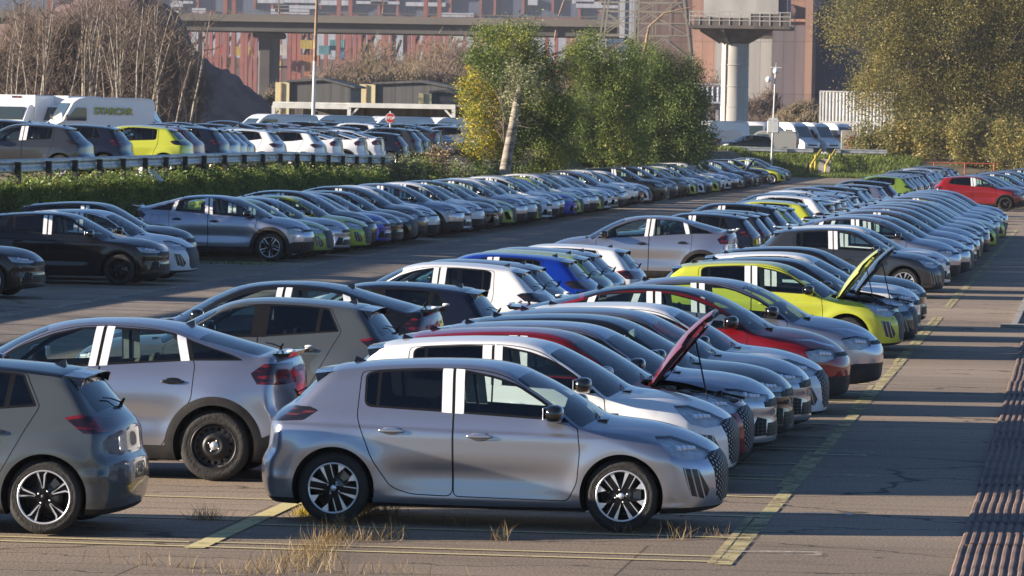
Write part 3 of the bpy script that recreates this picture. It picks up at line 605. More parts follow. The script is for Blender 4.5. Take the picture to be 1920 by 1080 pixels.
# ================================================================== CAR TEMPLATES
class Part:
    def __init__(s, name, me, role=None, loc=(0,0,0), rot=(0,0,0), sub=()): s.name=name; s.me=me; s.role=role; s.loc=loc; s.rot=rot; s.sub=list(sub)
def skin(name, data, mats, origin=(0,0,0), extra=None):
    V, F, N = data
    me_o = np_mesh(name, V-np.array(origin), F, mats, smooth=True, normals=N); me = me_o.data; bpy.data.objects.remove(me_o); return me
def merge_skins(ds, mis=None):
    V = []; F = []; N = []; mi = []; o = 0
    for i, d in enumerate(ds):
        V.append(d[0]); F.append(d[1]+o); N.append(d[2]); mi += [0 if mis is None else mis[i]]*len(d[1]); o += len(d[0])
    return (np.concatenate(V), np.concatenate(F), np.concatenate(N)), mi
def skin_multi(name, ds, mats, mis, origin=(0,0,0)):
    (V, F, N), mi = merge_skins(ds, mis); o = np_mesh(name, V-np.array(origin), F, mats, smooth=True, mi=mi, normals=N); me = o.data; bpy.data.objects.remove(o); return me
def surf_y(H, x, z):
    lo, hi = 0.3, 1.1
    for _ in range(24):
        m = (lo+hi)/2
        if H.phi(np.array([[x, -m, z]]))[0] < 0: lo = m
        else: hi = m
    return lo
def ell(mb, c, r, mi=0, n=14, p=2.6):
    vs = []; fs = []
    for i in range(n+1):
        a = math.pi*i/n-math.pi/2
        for j in range(2*n):
            b = math.pi*j/n; f = lambda v: math.copysign(abs(v)**(2/p), v)
            vs.append((c[0]+r[0]*f(math.cos(a))*f(math.cos(b)), c[1]+r[1]*f(math.cos(a))*f(math.sin(b)), c[2]+r[2]*f(math.sin(a))))
    for i in range(n):
        for j in range(2*n): fs.append((i*2*n+j, i*2*n+(j+1)%(2*n), (i+1)*2*n+(j+1)%(2*n), (i+1)*2*n+j))
    mb.add(vs, fs, mi, True)
def liner_mesh(H, q):
    m = MB(); A = q['arch']+0.004
    for a in q['axles']:
        for s in (-1, 1):
            pts = []; n = 26
            for i in range(n+1):
                t = math.pi*(-0.16+1.32*i/n); x = a+A*math.cos(t); z = q['rw']+A*math.sin(t)
                z = max(z, q['bottom']); y = surf_y(H, a+(A-0.004)*math.cos(t), max(z, q['bottom']+0.03))-0.004
                pts += [(x, s*y, z), (x, s*0.50, z)]
            m.add(pts, [(2*i, 2*i+1, 2*i+3, 2*i+2) for i in range(n)], 0)
            m.add([(pts[2*i+1]) for i in range(n+1)], [tuple(range(n+1))], 0)
    m.tube([(q['axles'][0],-0.7,0.28),(q['axles'][0],0.7,0.28)], 0.035, 8); m.tube([(q['axles'][1],-0.7,0.28),(q['axles'][1],0.7,0.28)], 0.03, 8)
    m.tube([(q['len'][0]+0.25,0.3,0.22),(-0.3,0.25,0.20),(1.0,0.15,0.2)], 0.03, 6); m.box((0.3,0,0.19),(2.0,0.9,0.06)); m.box((-1.6,0,0.26),(0.45,0.8,0.14))
    return m.mesh('wheel_arch_liner')
def seat_mesh(q, rear=False):
    m = MB(); z = 0.30+q['seat_z']
    if rear:
        m.box((0.0,0,z),(0.50,1.20,0.16), ch=0.05); m.box((-0.32,0,z+0.28),(0.14,1.20,0.56), M=Matrix.Rotation(R_(-20),4,'Y'), ch=0.05)
        for y in (-0.4,0,0.4): m.box((-0.46,y,z+0.62),(0.09,0.26,0.15), M=Matrix.Rotation(R_(-14),4,'Y'), ch=0.04)
    else:
        m.box((0.0,0,z),(0.50,0.48,0.16), M=Matrix.Rotation(R_(-6),4,'Y'), ch=0.06); m.box((-0.30,0,z+0.31),(0.15,0.47,0.62), M=Matrix.Rotation(R_(-18),4,'Y'), ch=0.06)
        m.box((-0.42,0,z+0.70),(0.10,0.27,0.17), M=Matrix.Rotation(R_(-10),4,'Y'), ch=0.045)
    return m.mesh('seat')
TEMPL = {}
def car_template(kind, q, cell, fine, rim, open_bonnet=False, far=False):
    key = (kind, fine, rim, open_bonnet, far)
    if key in TEMPL: return TEMPL[key]
    if (kind, fine) not in TEMPL: TEMPL[(kind, fine)] = make_model(q, cell, fine)
    H, S = TEMPL[(kind, fine)]; parts = []; P = M['paint']
    # --- flank parts
    if not hasattr(H, 'shared'):
        sh = H.shared = {}
        bodies = [S[(L_BODY,0)]]; mis = [0]
        for s in (1,2):
            if (('trim',0),s) in S: bodies.append(S[(('trim',0),s)]); mis.append(1)
        sh['roof'] = skin('roof', S[(L_ROOF,0)], [P])
        sh['clad'] = skin('sill_trim', S[(L_CLAD,0)], [M['clad']])
        sh['grille'] = skin('grille', S[(L_GRILLE,0)], [M['grille'] if kind == 'hatch' else M['intake']])
        sh['ws'] = skin('windscreen', S[(L_WS,0)], [M['front']]); sh['rg'] = skin('rear_window', S[(L_RG,0)], [M['tint']])
        sh['liner'] = liner_mesh(H, q); sh['liner'].materials.append(M['dark'])
        hx = q['ws'][1]+0.03; bv = S[(L_BONNET,0)]; hz = float(bv[0][:,2].max())
        sh['hinge'] = (hx, 0, hz); sh['bonnet'] = skin('bonnet', bv, [P], sh['hinge'])
        # raised bonnet: two skins with a folded edge
        V, F, N = bv; n = len(V); e = np.sort(np.concatenate([F[:,[0,1]],F[:,[1,2]],F[:,[2,0]]]),1); ed = np.concatenate([F[:,[0,1]],F[:,[1,2]],F[:,[2,0]]])
        k = e[:,0].astype(np.int64)*n+e[:,1]; u, first, cnt = np.unique(k, return_index=True, return_counts=True); bd = ed[first[cnt == 1]]
        V2 = np.concatenate([V, V-N*0.035]); F2 = np.concatenate([F, F[:, ::-1]+n, np.stack([bd[:,1],bd[:,0],bd[:,0]+n],1), np.stack([bd[:,1],bd[:,0]+n,bd[:,1]+n],1)])
        mi = [0]*len(F)+[1]*(len(F2)-len(F)); o = np_mesh('bonnet', V2-np.array(sh['hinge']), F2, [P, M['trim']], smooth=False, mi=mi); sm = np.array([True]*len(F)+[False]*(len(F2)-len(F)))
        o.data.polygons.foreach_set('use_smooth', sm); sh['bonnet_open'] = o.data; bpy.data.objects.remove(o)
        for s in (1,2):
            for L, nm in ((L_HEAD,'headlight'),(L_TAIL,'taillight')):
                d = S[(L,s)]; inner = (d[0]-d[2]*0.030, d[1], d[2])
                if L == L_HEAD:
                    me1 = skin_multi(nm, [d, inner], [M['lens'], M['head']], [0,1]); c = d[0].mean(0); nn = d[2].mean(0); nn /= np.linalg.norm(nn); ex = d[0][:,0].max()-d[0][:,0].min(); cl = MB()
                    tang = Vector((1, -nn[0]/nn[1] if abs(nn[1]) > .2 else 0, -0.16)).normalized()
                    for k_ in range(4):
                        w_ = np.array(Vector(c)+tang*(ex*(-0.18+0.145*k_))); j_ = int(((d[0]-w_)**2).sum(1).argmin()); p_ = Vector(d[0][j_]-d[2][j_]*0.020); q_ = tang.to_track_quat('X','Z').to_matrix().to_4x4() @ Matrix.Rotation(R_((38 if c[1] < 0 else -38)*(-1)), 4, 'X')
                        cl.box(p_, (ex*0.135, 0.05, 0.050-0.004*k_), M=q_, ch=0.010)
                    me2 = cl.mesh('x'); me2.materials.append(M['lamp']); sh[(L,s)] = join_meshes(nm, [me1, me2])
                else: sh[(L,s)] = skin(nm, d, [M['tail_smoke'] if kind == 'hatch' else M['tail']])
            sh[(L_FANG,s)] = skin('daytime_light' if kind == 'hatch' else 'bumper_trim', S[(L_FANG,s)], [M['fang'] if kind == 'hatch' else (M['chrome'] if kind == 'coupe' else M['intake'])])
        if fine:
            sh['body'] = skin_multi('body', bodies, [P, M['trim']], mis)
            sh['gate'] = skin('tailgate', S[(L_GATE,0)], [P])
            for s in (1,2):
                for L, T_, W_, nm in ((L_DOORF,1,L_WF,'f'),(L_DOORR,2,L_WR,'r')):
                    ds = [S[(L,s)]]; mm = [0]
                    if (('trim',T_),s) in S: ds.append(S[(('trim',T_),s)]); mm.append(1)
                    sh[('door',nm,s)] = skin_multi('door', ds, [P, M['trim']], mm)
                    sh[('win',nm,s)] = skin('window', S[(W_,s)], [M['clear'] if (nm == 'f' or kind == 'coupe') else M['tint']])
                sh[('quarter',s)] = skin('quarter_window', S[(L_WQ,s)], [M['tint']])
                if (L_FILM,s) in S:
                    V, F, N = S[(L_FILM,s)]; sh[('film',s)] = skin('protective_film', (V+N*0.002, F, N), [M['film']]); sh[('nofilm',s)] = skin('pillar_trim', (V, F, N), [M['trim']])
        else:
            for s in (1,2):
                for k_ in (L_DOORF,L_DOORR): bodies.append(S[(k_,s)]); mis.append(0)
                for k_ in (1,2):
                    if (('trim',k_),s) in S: bodies.append(S[(('trim',k_),s)]); mis.append(1)
            sh['body'] = skin_multi('body', bodies, [P, M['trim']], mis)
            for s in (1,2):
                sh[('win',s)] = skin_multi('side_window', [S[(L_WF,s)], S[(L_WR,s)], S[(L_WQ,s)]], [M['clear'], M['tint']], [0, 0 if kind == 'coupe' else 1, 1])
                if (L_FILM,s) in S: sh[('film',s)] = skin('protective_film', S[(L_FILM,s)], [M['film']])
        # door mirror
        mx, mz = q['mirror']; my = surf_y(H, mx, mz)
        for s, sg in ((1,-1),(2,1)):
            b = MB(); ell(b, (mx+0.02, sg*(my+0.135), mz+0.04), (0.085,0.125,0.078), 0, 12, 2.8)
            b.beam((mx+0.05, sg*(my-0.04), mz-0.045), (mx+0.03, sg*(my+0.09), mz-0.01), 0.09, 0.035, 0)
            b.add([(mx+0.10,sg*(my-0.01),mz-0.045),(mx-0.10,sg*(my-0.006),mz-0.035),(mx-0.06,sg*(my-0.05),mz+0.08)], [(0,1,2)], 0)
            b.box((mx-0.066, sg*(my+0.14), mz+0.04), (0.012,0.19,0.11), mi=1, ch=0.005)
            me = b.mesh('door_mirror'); me.materials.append(M['gloss']); me.materials.append(M['chrome']); sh[('mirror',s)] = me
        for i, (hx_, hz_) in enumerate(q['handles']):
            y = surf_y(H, hx_, hz_)
            for s, sg in ((1,-1),(2,1)):
                b = MB(); ell(b, (hx_, sg*(y+0.012), hz_), (0.118,0.018,0.019), 0, 10, 3.2); ell(b, (hx_-0.0, sg*(y-0.004), hz_-0.004), (0.085,0.012,0.042), 1, 10, 2.4)
                me = b.mesh('door_handle'); me.materials.append(P if kind != 'coupe' else M['gloss']); me.materials.append(M['trim'] if kind == 'coupe' else P); sh[('handle',i,s)] = me
        # roof spoiler
        b = MB(); rb = q['roof_b']; zt = float(np.interp(rb, H.TX, H.TZ))
        if q['spoiler'] == 'wing':
            tipx = q['rg'][1]-0.11; dz = 0.035 if kind == 'hatch' else 0.03
            for y0, y1 in ((-0.56,-0.28),(-0.28,0.0),(0.0,0.28),(0.28,0.56)):
                c0 = 0.14*y0*y0; c1 = 0.14*y1*y1
                vs = [(rb+0.03,y0,zt+0.004-c0),(rb+0.03,y1,zt+0.004-c1),(tipx+0.10*y1*y1,y1,zt-dz-c1*.6),(tipx+0.10*y0*y0,y0,zt-dz-c0*.6)]
                vs += [(v[0]+(0.05 if i > 1 else 0), v[1], v[2]-(0.028 if i > 1 else 0.04)) for i, v in enumerate(vs)]
                b.add(vs, [(0,1,2,3),(7,6,5,4),(3,2,6,7),(0,3,7,4),(1,5,6,2)], 0)
            for sg in (-1,1):
                vs = [(rb-0.02,sg*0.565,zt-0.045),(tipx+0.04,sg*0.57,zt-dz-0.03),(q['rg'][1]-0.05,sg*0.59,zt-0.135),(rb-0.06,sg*0.585,zt-0.11)]
                b.add(vs+[(v[0],v[1]-sg*0.03,v[2]) for v in vs], [(0,1,2,3),(7,6,5,4),(0,4,5,1),(1,5,6,2),(2,6,7,3)], 0)
        else:
            for y0, y1 in ((-0.58,-0.3),(-0.3,0.0),(0.0,0.3),(0.3,0.58)):
                a0 = 0.16*y0*y0; a1 = 0.16*y1*y1
                vs = [(-1.86,y0,1.262-a0*.3),(-1.86,y1,1.262-a1*.3),(-2.09+a1,y1,1.275-a1*.4),(-2.09+a0,y0,1.275-a0*.4)]
                vs += [(v[0]+0.03, v[1], v[2]-0.04) for v in vs]
                b.add(vs, [(0,1,2,3),(7,6,5,4),(3,2,6,7),(0,3,7,4),(1,5,6,2)], 0)
        me = b.mesh('spoiler'); me.materials.append(M['gloss']); sh['spoiler'] = me
        if kind == 'coupe':
            for s, sg in ((1,-1),(2,1)):
                b = MB(); ell(b, (-2.03, sg*0.53, 1.272), (0.045,0.035,0.016), 0, 8, 2.5); me = b.mesh('foam_guard'); me.materials.append(M['film']); sh[('foam',s)] = me
        b = MB(); fx = rb+0.20; fz = float(np.interp(fx, H.TX, H.TZ))
        b.add([(fx+0.07,0,fz-0.01),(fx-0.075,0.024,fz-0.012),(fx-0.075,-0.024,fz-0.012),(fx-0.060,0,fz+0.045)], [(0,1,3),(0,3,2),(1,2,3)], 0)
        me = b.mesh('antenna_fin'); me.materials.append(M['gloss']); sh['fin'] = me
        b = MB(); gx = q['rg'][0]; gz = float(np.interp(gx, H.TX, H.TZ))
        b.tube([(gx-0.02,0.0,gz-0.02),(gx-0.035,0.0,gz+0.02),(gx-0.055,-0.01,gz+0.055)], [0.020,0.016,0.010], 6); b.tube([(gx-0.035,0.0,gz+0.02),(gx+0.03,0.15,gz+0.06),(gx+0.06,0.32,gz+0.075)], 0.007, 5); me = b.mesh('rear_wiper'); me.materials.append(M['trim']); sh['wiper'] = me
        b = MB(); x0 = q['ws'][1]; z0 = float(np.interp(x0, H.TX, H.TZ))
        for yy in (-0.45, 0.05): b.tube([(x0-0.13,yy+0.4,z0+0.035),(x0-0.05,yy+0.1,z0+0.012),(x0-0.02,yy,z0-0.012)], [0.004,0.006,0.008], 6)
        b.box((x0+0.01,0,z0-0.035),(0.08,0.95,0.02)); me = b.mesh('wiper'); me.materials.append(M['trim']); sh['fwiper'] = me
        # interior
        sh['seat'] = seat_mesh(q); sh['rseat'] = seat_mesh(q, True); sh['seat'].materials.append(M['cloth']); sh['rseat'].materials.append(M['cloth'])
        b = MB(); dz = q['seat_z']; b.box((q['mirror'][0]+0.06,0,0.78+dz*1.1),(0.46,1.26,0.20), ch=0.06); b.box((q['mirror'][0]+0.12,0,0.55+dz),(0.25,1.2,0.3)); b.box((0.1,0,0.42+dz),(0.8,0.2,0.2), ch=0.04)
        me = b.mesh('dashboard'); me.materials.append(M['cloth']); sh['dash'] = me
        b = MB(); c = (q['mirror'][0]-0.26, 0.36, 0.80+dz); n = 24
        b.tube([(c[0]+0.16*math.cos(2*math.pi*k/n)*0.38, c[1]+0.165*math.sin(2*math.pi*k/n), c[2]+0.16*math.cos(2*math.pi*k/n)) for k in range(n+1)], 0.014, 8, cap=False)
        b.beam((c[0],c[1]-0.15,c[2]),(c[0],c[1]+0.15,c[2]),0.05,0.03); b.tube([c,(c[0]+0.2,c[1],c[2]-0.08)],0.03,8); me = b.mesh('steering_wheel'); me.materials.append(M['trim']); sh['steer'] = me
        b = MB(); Hx, _, Hz = sh['hinge']; zt_ = lambda x, y: float(np.interp(x+0.1*y*y, H.TX, H.TZ))-0.13*y*y-0.055-Hz
        for (xa, ya, xb, yb) in ((Hx+0.08,-0.52,Hx+0.72,-0.46),(Hx+0.08,0.52,Hx+0.72,0.46),(Hx+0.08,-0.5,Hx+0.08,0.5),(Hx+0.74,-0.44,Hx+0.74,0.44),(Hx+0.1,-0.48,Hx+0.72,0.1),(Hx+0.1,0.48,Hx+0.72,-0.1),(Hx+0.1,0,Hx+0.72,0)):
            b.beam((xa-Hx,ya,zt_(xa,ya)),(xb-Hx,yb,zt_(xb,yb)),0.055,0.03)
        me = b.mesh('inner_frame'); me.materials.append(P); sh['bframe'] = me
        b = MB(); a_ = R_(62); lx, lz = 0.62, zt_(Hx+0.62,-0.4); b.tube([(Hx+0.62,-0.56,0.84 if kind == 'coupe' else 0.74),(Hx+lx*math.cos(a_)-lz*math.sin(a_),-0.42,Hz+lx*math.sin(a_)+lz*math.cos(a_))], 0.009, 6)
        me = b.mesh('prop_rod'); me.materials.append(M['trim']); sh['prop'] = me
        # engine bay for cars with the bonnet up
        b = MB(); r2 = random.Random(4); zb = float(H.phi(np.array([[1.4,0,0.8]]))[0]*0)+(0.66 if kind != 'coupe' else 0.78)
        b.box((1.52,0,zb-0.06),(0.92,1.26,0.03), mi=0)
        for k_ in range(70):
            x = r2.uniform(1.12,1.88); y = r2.uniform(-0.56,0.56); h_ = r2.uniform(0.04,0.15)+(1.9-x)*0.10
            b.box((x,y,zb-0.04+h_/2),(r2.uniform(0.03,0.2),r2.uniform(0.03,0.2),h_), rz=r2.uniform(0,3), ch=0.012)
        for k_ in range(14):
            x = r2.uniform(1.15,1.8); y = r2.uniform(-0.5,0.5); z = zb+0.10
            b.tube([(x,y,z-0.05),(x+r2.uniform(-.1,.1),y+r2.uniform(-.1,.1),z+r2.uniform(.0,.08)),(x+r2.uniform(-.3,.3),y+r2.uniform(-.3,.3),z)], 0.016, 6)
        me = b.mesh('engine_bay'); me.materials.append(M['engine']); sh['engine'] = me
    sh = H.shared
    if fine:
        parts += [Part('body', sh['body'], 'paint'), Part('roof', sh['roof'], 'roof'), Part('tailgate', sh['gate'], 'paint', sub=[Part('rear_window', sh['rg']), Part('rear_wiper', sh['wiper']), Part('spoiler', sh['spoiler'])])]
        if kind == 'coupe': parts[-1].sub += [Part('foam_guard', sh[('foam',1)]), Part('foam_guard', sh[('foam',2)])]
        for s in (1,2):
            f = Part('door', sh[('door','f',s)], 'paint', sub=[Part('window', sh[('win','f',s)]), Part('door_handle', sh[('handle',0,s)], 'paint'), Part('door_mirror', sh[('mirror',s)])])
            r = Part('door', sh[('door','r',s)], 'paint', sub=[Part('window', sh[('win','r',s)]), Part('door_handle', sh[('handle',1,s)], 'paint')])
            if kind == 'angular' and rim == 'y': parts.append(Part('pillar_trim', sh[('nofilm',s)]))
            elif ('film',s) in sh: parts.append(Part('protective_film', sh[('film',s)]))
            parts += [f, r, Part('quarter_window', sh[('quarter',s)])]
        parts += [Part('seat', sh['seat'], loc=(-0.08,-0.36,0)), Part('seat', sh['seat'], loc=(-0.08,0.36,0)), Part('rear_seat', sh['rseat'], loc=(-0.78,0,0)), Part('dashboard', sh['dash'], sub=[Part('steering_wheel', sh['steer'])])]
        parts += [Part('wiper', sh['fwiper'])]
    elif far:
        if 'far' not in sh:
            bm = sh['bonnet'].copy(); bm.transform(Matrix.Translation(sh['hinge']))
            sh['far'] = join_meshes('body', [sh['body'], bm, sh['clad'], sh['grille'], sh['liner'], sh['mirror',1], sh['mirror',2], sh['spoiler'], sh['fin']])
            if ('film',1) in sh: sh['farfilm'] = join_meshes('protective_film', [sh[('film',1)]])
        parts += [Part('body', sh['far'], 'paint'), Part('roof', sh['roof'], 'roof'), Part('windscreen', sh['ws']), Part('rear_window', sh['rg']), Part('side_window', sh[('win',1)]), Part('side_window', sh[('win',2)]), Part('rear_seat', sh['rseat'], loc=(-0.78,0,0))]
        if 'farfilm' in sh: parts.append(Part('protective_film', sh['farfilm']))
    else:
        parts += [Part('body', sh['body'], 'paint'), Part('roof', sh['roof'], 'roof'), Part('rear_window', sh['rg']), Part('spoiler', sh['spoiler'])]
        for s in (1,2):
            parts += [Part('side_window', sh[('win',s)]), Part('door_mirror', sh[('mirror',s)])]
            if ('film',s) in sh: parts.append(Part('protective_film', sh[('film',s)]))
        if kind == 'coupe': parts += [Part('foam_guard', sh[('foam',1)])]
        parts += [Part('rear_seat', sh['rseat'], loc=(-0.78,0,0)), Part('dashboard', sh['dash'])]
    if not far: parts += [Part('windscreen', sh['ws']), Part('grille', sh['grille']), Part('sill_trim', sh['clad']), Part('wheel_arch_liner', sh['liner']), Part('antenna_fin', sh['fin'])]
    if open_bonnet: parts += [Part('bonnet', sh['bonnet_open'], 'paint', loc=sh['hinge'], rot=(0, -R_(62), 0), sub=[Part('inner_frame', sh['bframe'], 'paint')]), Part('prop_rod', sh['prop']), Part('engine_bay', sh['engine'])]
    elif not far: parts += [Part('bonnet', sh['bonnet'], 'paint', loc=sh['hinge'])]
    for s in (1,2):
        parts += [Part('headlight', sh[(L_HEAD,s)]), Part('taillight', sh[(L_TAIL,s)])]
        if not far: parts.append(Part('daytime_light' if kind == 'hatch' else 'bumper_trim', sh[(L_FANG,s)]))
    tr = q['plan'][3][1]-q['tyre_w']/2-0.012; ws = wheel(rim, q['rw'], q['tyre_w'], fine)
    for a in q['axles']:
        for sg in (-1,1):
            rot = (0, random.uniform(0,6.28), 0) if sg < 0 else (0, random.uniform(0,6.28), math.pi)
            if fine:
                parts.append(Part('wheel', ws[0], loc=(a, sg*tr, q['rw']), rot=(0,0,0 if sg < 0 else math.pi), sub=[Part('rim', ws[1], rot=(0, 0.3*a+0.1, 0))]))
            else: parts.append(Part('wheel', ws[0], loc=(a, sg*tr, q['rw']), rot=(0,0,0 if sg < 0 else math.pi)))
    TEMPL[key] = parts; return parts
PAINT = dict(silver=(0.42,0.435,0.50,0.86), grey=(0.085,0.098,0.108,0.3), steel=(0.27,0.29,0.34,0.8), dark=(0.060,0.066,0.075,0.6), black=(0.006,0.007,0.009,0.0), navy=(0.008,0.012,0.026,0.2),
  white=(0.80,0.81,0.82,0.0), lime=(0.54,0.58,0.06,0.1), olive=(0.42,0.50,0.10,0.25), red=(0.22,0.006,0.011,0.25), scarlet=(0.25,0.010,0.012,0.1), blue=(0.005,0.045,0.42,0.45), green=(0.22,0.34,0.05,0.3), bronze=(0.11,0.095,0.085,0.5), gold=(0.55,0.45,0.05,0.2))
SPECS = dict(hatch=HATCH, angular=CORSA, coupe=COUPE, suv=SUV)
KIND_NAME = dict(hatch=('hatchback','hatchback'), angular=('angular_hatchback','hatchback'), coupe=('coupe_crossover','crossover'), suv=('compact_crossover','crossover'))
def place_car(kind, colour, x, y, z=0.0, facing=1, label='', group=None, fine=False, rim='wedge', roof=None, open_bonnet=False, yaw=0.0, far=False):
    q = SPECS[kind]; T = car_template(kind, q, 0.020 if fine else 0.05, fine, rim, open_bonnet, far)
    e = empty(KIND_NAME[kind][0], (x, y, z), (0 if facing > 0 else math.pi)+R_(yaw)); tag(e, label, KIND_NAME[kind][1], group)
    cp = PAINT[colour]; cr = PAINT[roof] if roof else cp
    def inst(p, par):
        o = bpy.data.objects.new(p.name, p.me); COL.objects.link(o); o.parent = par; o.location = p.loc; o.rotation_euler = p.rot
        if p.role == 'paint': o.color = cp
        elif p.role == 'roof': o.color = cr
        for c in p.sub:
            k = inst(c, o)
        return o
    for p in T: inst(p, e)
    return e
# ================================================================== GROUND
def smooth(t): t = min(1, max(0, t)); return t*t*(3-2*t)
RAIL = [(20,106),(270,124),(346,131),(480,143),(600,156),(700,169),(725,172)]
def plateau(Y): return 1.84-0.24*smooth((Y-143)/30)+0.30*smooth((Y-190)/30)
RAIL_P = []
for px, Y in RAIL: RAIL_P.append(((px-2063)/9000*Y, float(Y)))
RAIL_P = [(RAIL_P[0][0]-0.5, 60.0)]+RAIL_P+[(-25.6,190.0),(-26.0,240.0),(-26.0,318.0)]
def rail_x(Y): return float(np.interp(Y, [p[1] for p in sorted(RAIL_P, key=lambda a: a[1])], [p[0] for p in sorted(RAIL_P, key=lambda a: a[1])]))
FAR_Y = 338.0
def gz(X, Y):
    z = 0.14*smooth((-12.5-X)/5.0)
    xr = rail_x(Y)+0.22; t = smooth((-23.15-X)/max(0.6, -23.15-xr)) if X < -23.1 else 0.0
    z = z*(1-t)+plateau(Y)*t
    t2 = smooth((Y-FAR_Y)/9.0)*smooth((X+60)/10.0+1); z = z*(1-t2)+1.45*t2
    return z
def sheet(name, xs, ys, zf, mats, off=0.0, kind='structure'):
    V = [(x, y, zf(x, y)+off) for y in ys for x in xs]; n = len(xs)
    F = [(j*n+i, j*n+i+1, (j+1)*n+i+1, (j+1)*n+i) for j in range(len(ys)-1) for i in range(n-1)]
    o = np_mesh(name, V, F, mats, smooth=True); tag(o, kind=kind); return o
def add_tex(m, extra):
    return m
def asphalt():
    m = mat('asphalt', (0.12,0.11,0.10), 0.85); nt = m.node_tree; N = nt.nodes; L = nt.links; b = N['Principled BSDF']
    tc = N.new('ShaderNodeTexCoord')
    def noise(sc, det=6, st=(1,1,1)):
        mp = N.new('ShaderNodeMapping'); mp.inputs['Scale'].default_value = st; L.new(tc.outputs['Object'], mp.inputs[0])
        n = N.new('ShaderNodeTexNoise'); n.inputs['Scale'].default_value = sc; n.inputs['Detail'].default_value = det; L.new(mp.outputs[0], n.inputs[0]); return n.outputs['Fac']
    def ramp(f, p0, c0, p1, c1):
        r = N.new('ShaderNodeValToRGB'); e = r.color_ramp.elements; e[0].position = p0; e[0].color = (*c0,1); e[1].position = p1; e[1].color = (*c1,1); L.new(f, r.inputs[0]); return r.outputs[0]
    def mix(f, a, bb, mode='MIX'):
        x = N.new('ShaderNodeMix'); x.data_type = 'RGBA'; x.blend_type = mode
        if isinstance(f, float): x.inputs[0].default_value = f
        else: L.new(f, x.inputs[0])
        L.new(a, x.inputs[6]); L.new(bb, x.inputs[7]); return x.outputs[2]
    big = ramp(noise(0.22, 4, (0.4,1,1)), 0.35, (0.235,0.185,0.135), 0.66, (0.375,0.298,0.222))
    grain = ramp(noise(38, 3), 0.30, (0.40,0.40,0.40), 0.70, (1.45,1.42,1.38)); c = mix(1.0, big, grain, 'MULTIPLY')
    stain = ramp(noise(1.3, 8, (0.5,1.6,1)), 0.60, (1,1,1), 0.78, (0.62,0.62,0.63)); c = mix(1.0, c, stain, 'MULTIPLY')
    bk = N.new('ShaderNodeTexBrick'); bk.inputs['Scale'].default_value = 1.0; bk.inputs['Brick Width'].default_value = 7.5; bk.inputs['Row Height'].default_value = 3.1; bk.inputs['Mortar Size'].default_value = 0.012; bk.inputs['Color1'].default_value = (0.84,0.85,0.87,1); bk.inputs['Color2'].default_value = (1.06,1.04,1.02,1); bk.inputs['Mortar'].default_value = (0.30,0.28,0.24,1); L.new(tc.outputs['Object'], bk.inputs[0]); c = mix(1.0, c, bk.outputs[0], 'MULTIPLY')
    spots = ramp(noise(2.6, 2), 0.70, (1,1,1), 0.76, (0.45,0.45,0.46)); c = mix(1.0, c, spots, 'MULTIPLY')
    drag = ramp(noise(0.9, 5, (0.12,3.0,1)), 0.52, (1,1,1), 0.72, (0.74,0.74,0.75)); c = mix(1.0, c, drag, 'MULTIPLY')
    # cracks: thin ridges of a distorted voronoi, only where a patch mask allows
    v = N.new('ShaderNodeTexVoronoi'); v.feature = 'DISTANCE_TO_EDGE'; v.inputs['Scale'].default_value = 0.28; mp = N.new('ShaderNodeMapping'); mp.inputs['Scale'].default_value = (0.5,1.3,1)
    n2 = N.new('ShaderNodeTexNoise'); n2.inputs['Scale'].default_value = 1.5; n2.inputs['Detail'].default_value = 6; L.new(tc.outputs['Object'], n2.inputs[0])
    va = N.new('ShaderNodeVectorMath'); va.operation = 'ADD'; L.new(tc.outputs['Object'], va.inputs[0]); L.new(n2.outputs['Color'], va.inputs[1]); L.new(va.outputs[0], mp.inputs[0]); L.new(mp.outputs[0], v.inputs[0])
    ck = ramp(v.outputs['Distance'], 0.004, (0.25,0.24,0.22), 0.010, (1,1,1)); c = mix(1.0, c, ck, 'MULTIPLY')
    L.new(c, b.inputs['Base Color'])
    bp = N.new('ShaderNodeBump'); bp.inputs['Strength'].default_value = 0.5; bp.inputs['Distance'].default_value = 0.012; L.new(noise(60, 2), bp.inputs['Height']); L.new(bp.outputs[0], b.inputs['Normal'])
    return m
def earth(): return noisy(mat('earth', (0.1,0.08,0.06), 0.95), (0.055,0.050,0.035), (0.13,0.11,0.075), 0.8, bump=0.6, bscale=8)
def pavers():
    m = mat('brick_pavers', (0.2,0.17,0.14), 0.9); nt = m.node_tree; N = nt.nodes; L = nt.links; b = N['Principled BSDF']
    tc = N.new('ShaderNodeTexCoord'); t = N.new('ShaderNodeTexBrick'); t.inputs['Scale'].default_value = 1.0; t.inputs['Brick Width'].default_value = 0.22; t.inputs['Row Height'].default_value = 0.11; t.inputs['Mortar Size'].default_value = 0.008
    t.inputs['Color1'].default_value = (0.20,0.165,0.135,1); t.inputs['Color2'].default_value = (0.30,0.25,0.205,1); t.inputs['Mortar'].default_value = (0.07,0.062,0.05,1); L.new(tc.outputs['Object'], t.inputs[0])
    n = N.new('ShaderNodeTexNoise'); n.inputs['Scale'].default_value = 0.5; n.inputs['Detail'].default_value = 7; L.new(tc.outputs['Object'], n.inputs[0])
    r = N.new('ShaderNodeValToRGB'); r.color_ramp.elements[0].position = 0.3; r.color_ramp.elements[0].color = (0.6,0.6,0.6,1); r.color_ramp.elements[1].position = 0.7; r.color_ramp.elements[1].color = (1.15,1.12,1.08,1); L.new(n.outputs['Fac'], r.inputs[0])
    x = N.new('ShaderNodeMix'); x.data_type = 'RGBA'; x.blend_type = 'MULTIPLY'; x.inputs[0].default_value = 1; L.new(t.outputs[0], x.inputs[6]); L.new(r.outputs[0], x.inputs[7]); L.new(x.outputs[2], b.inputs['Base Color']); return m
M['asphalt'] = asphalt(); M['earth'] = earth(); M['pavers'] = pavers()
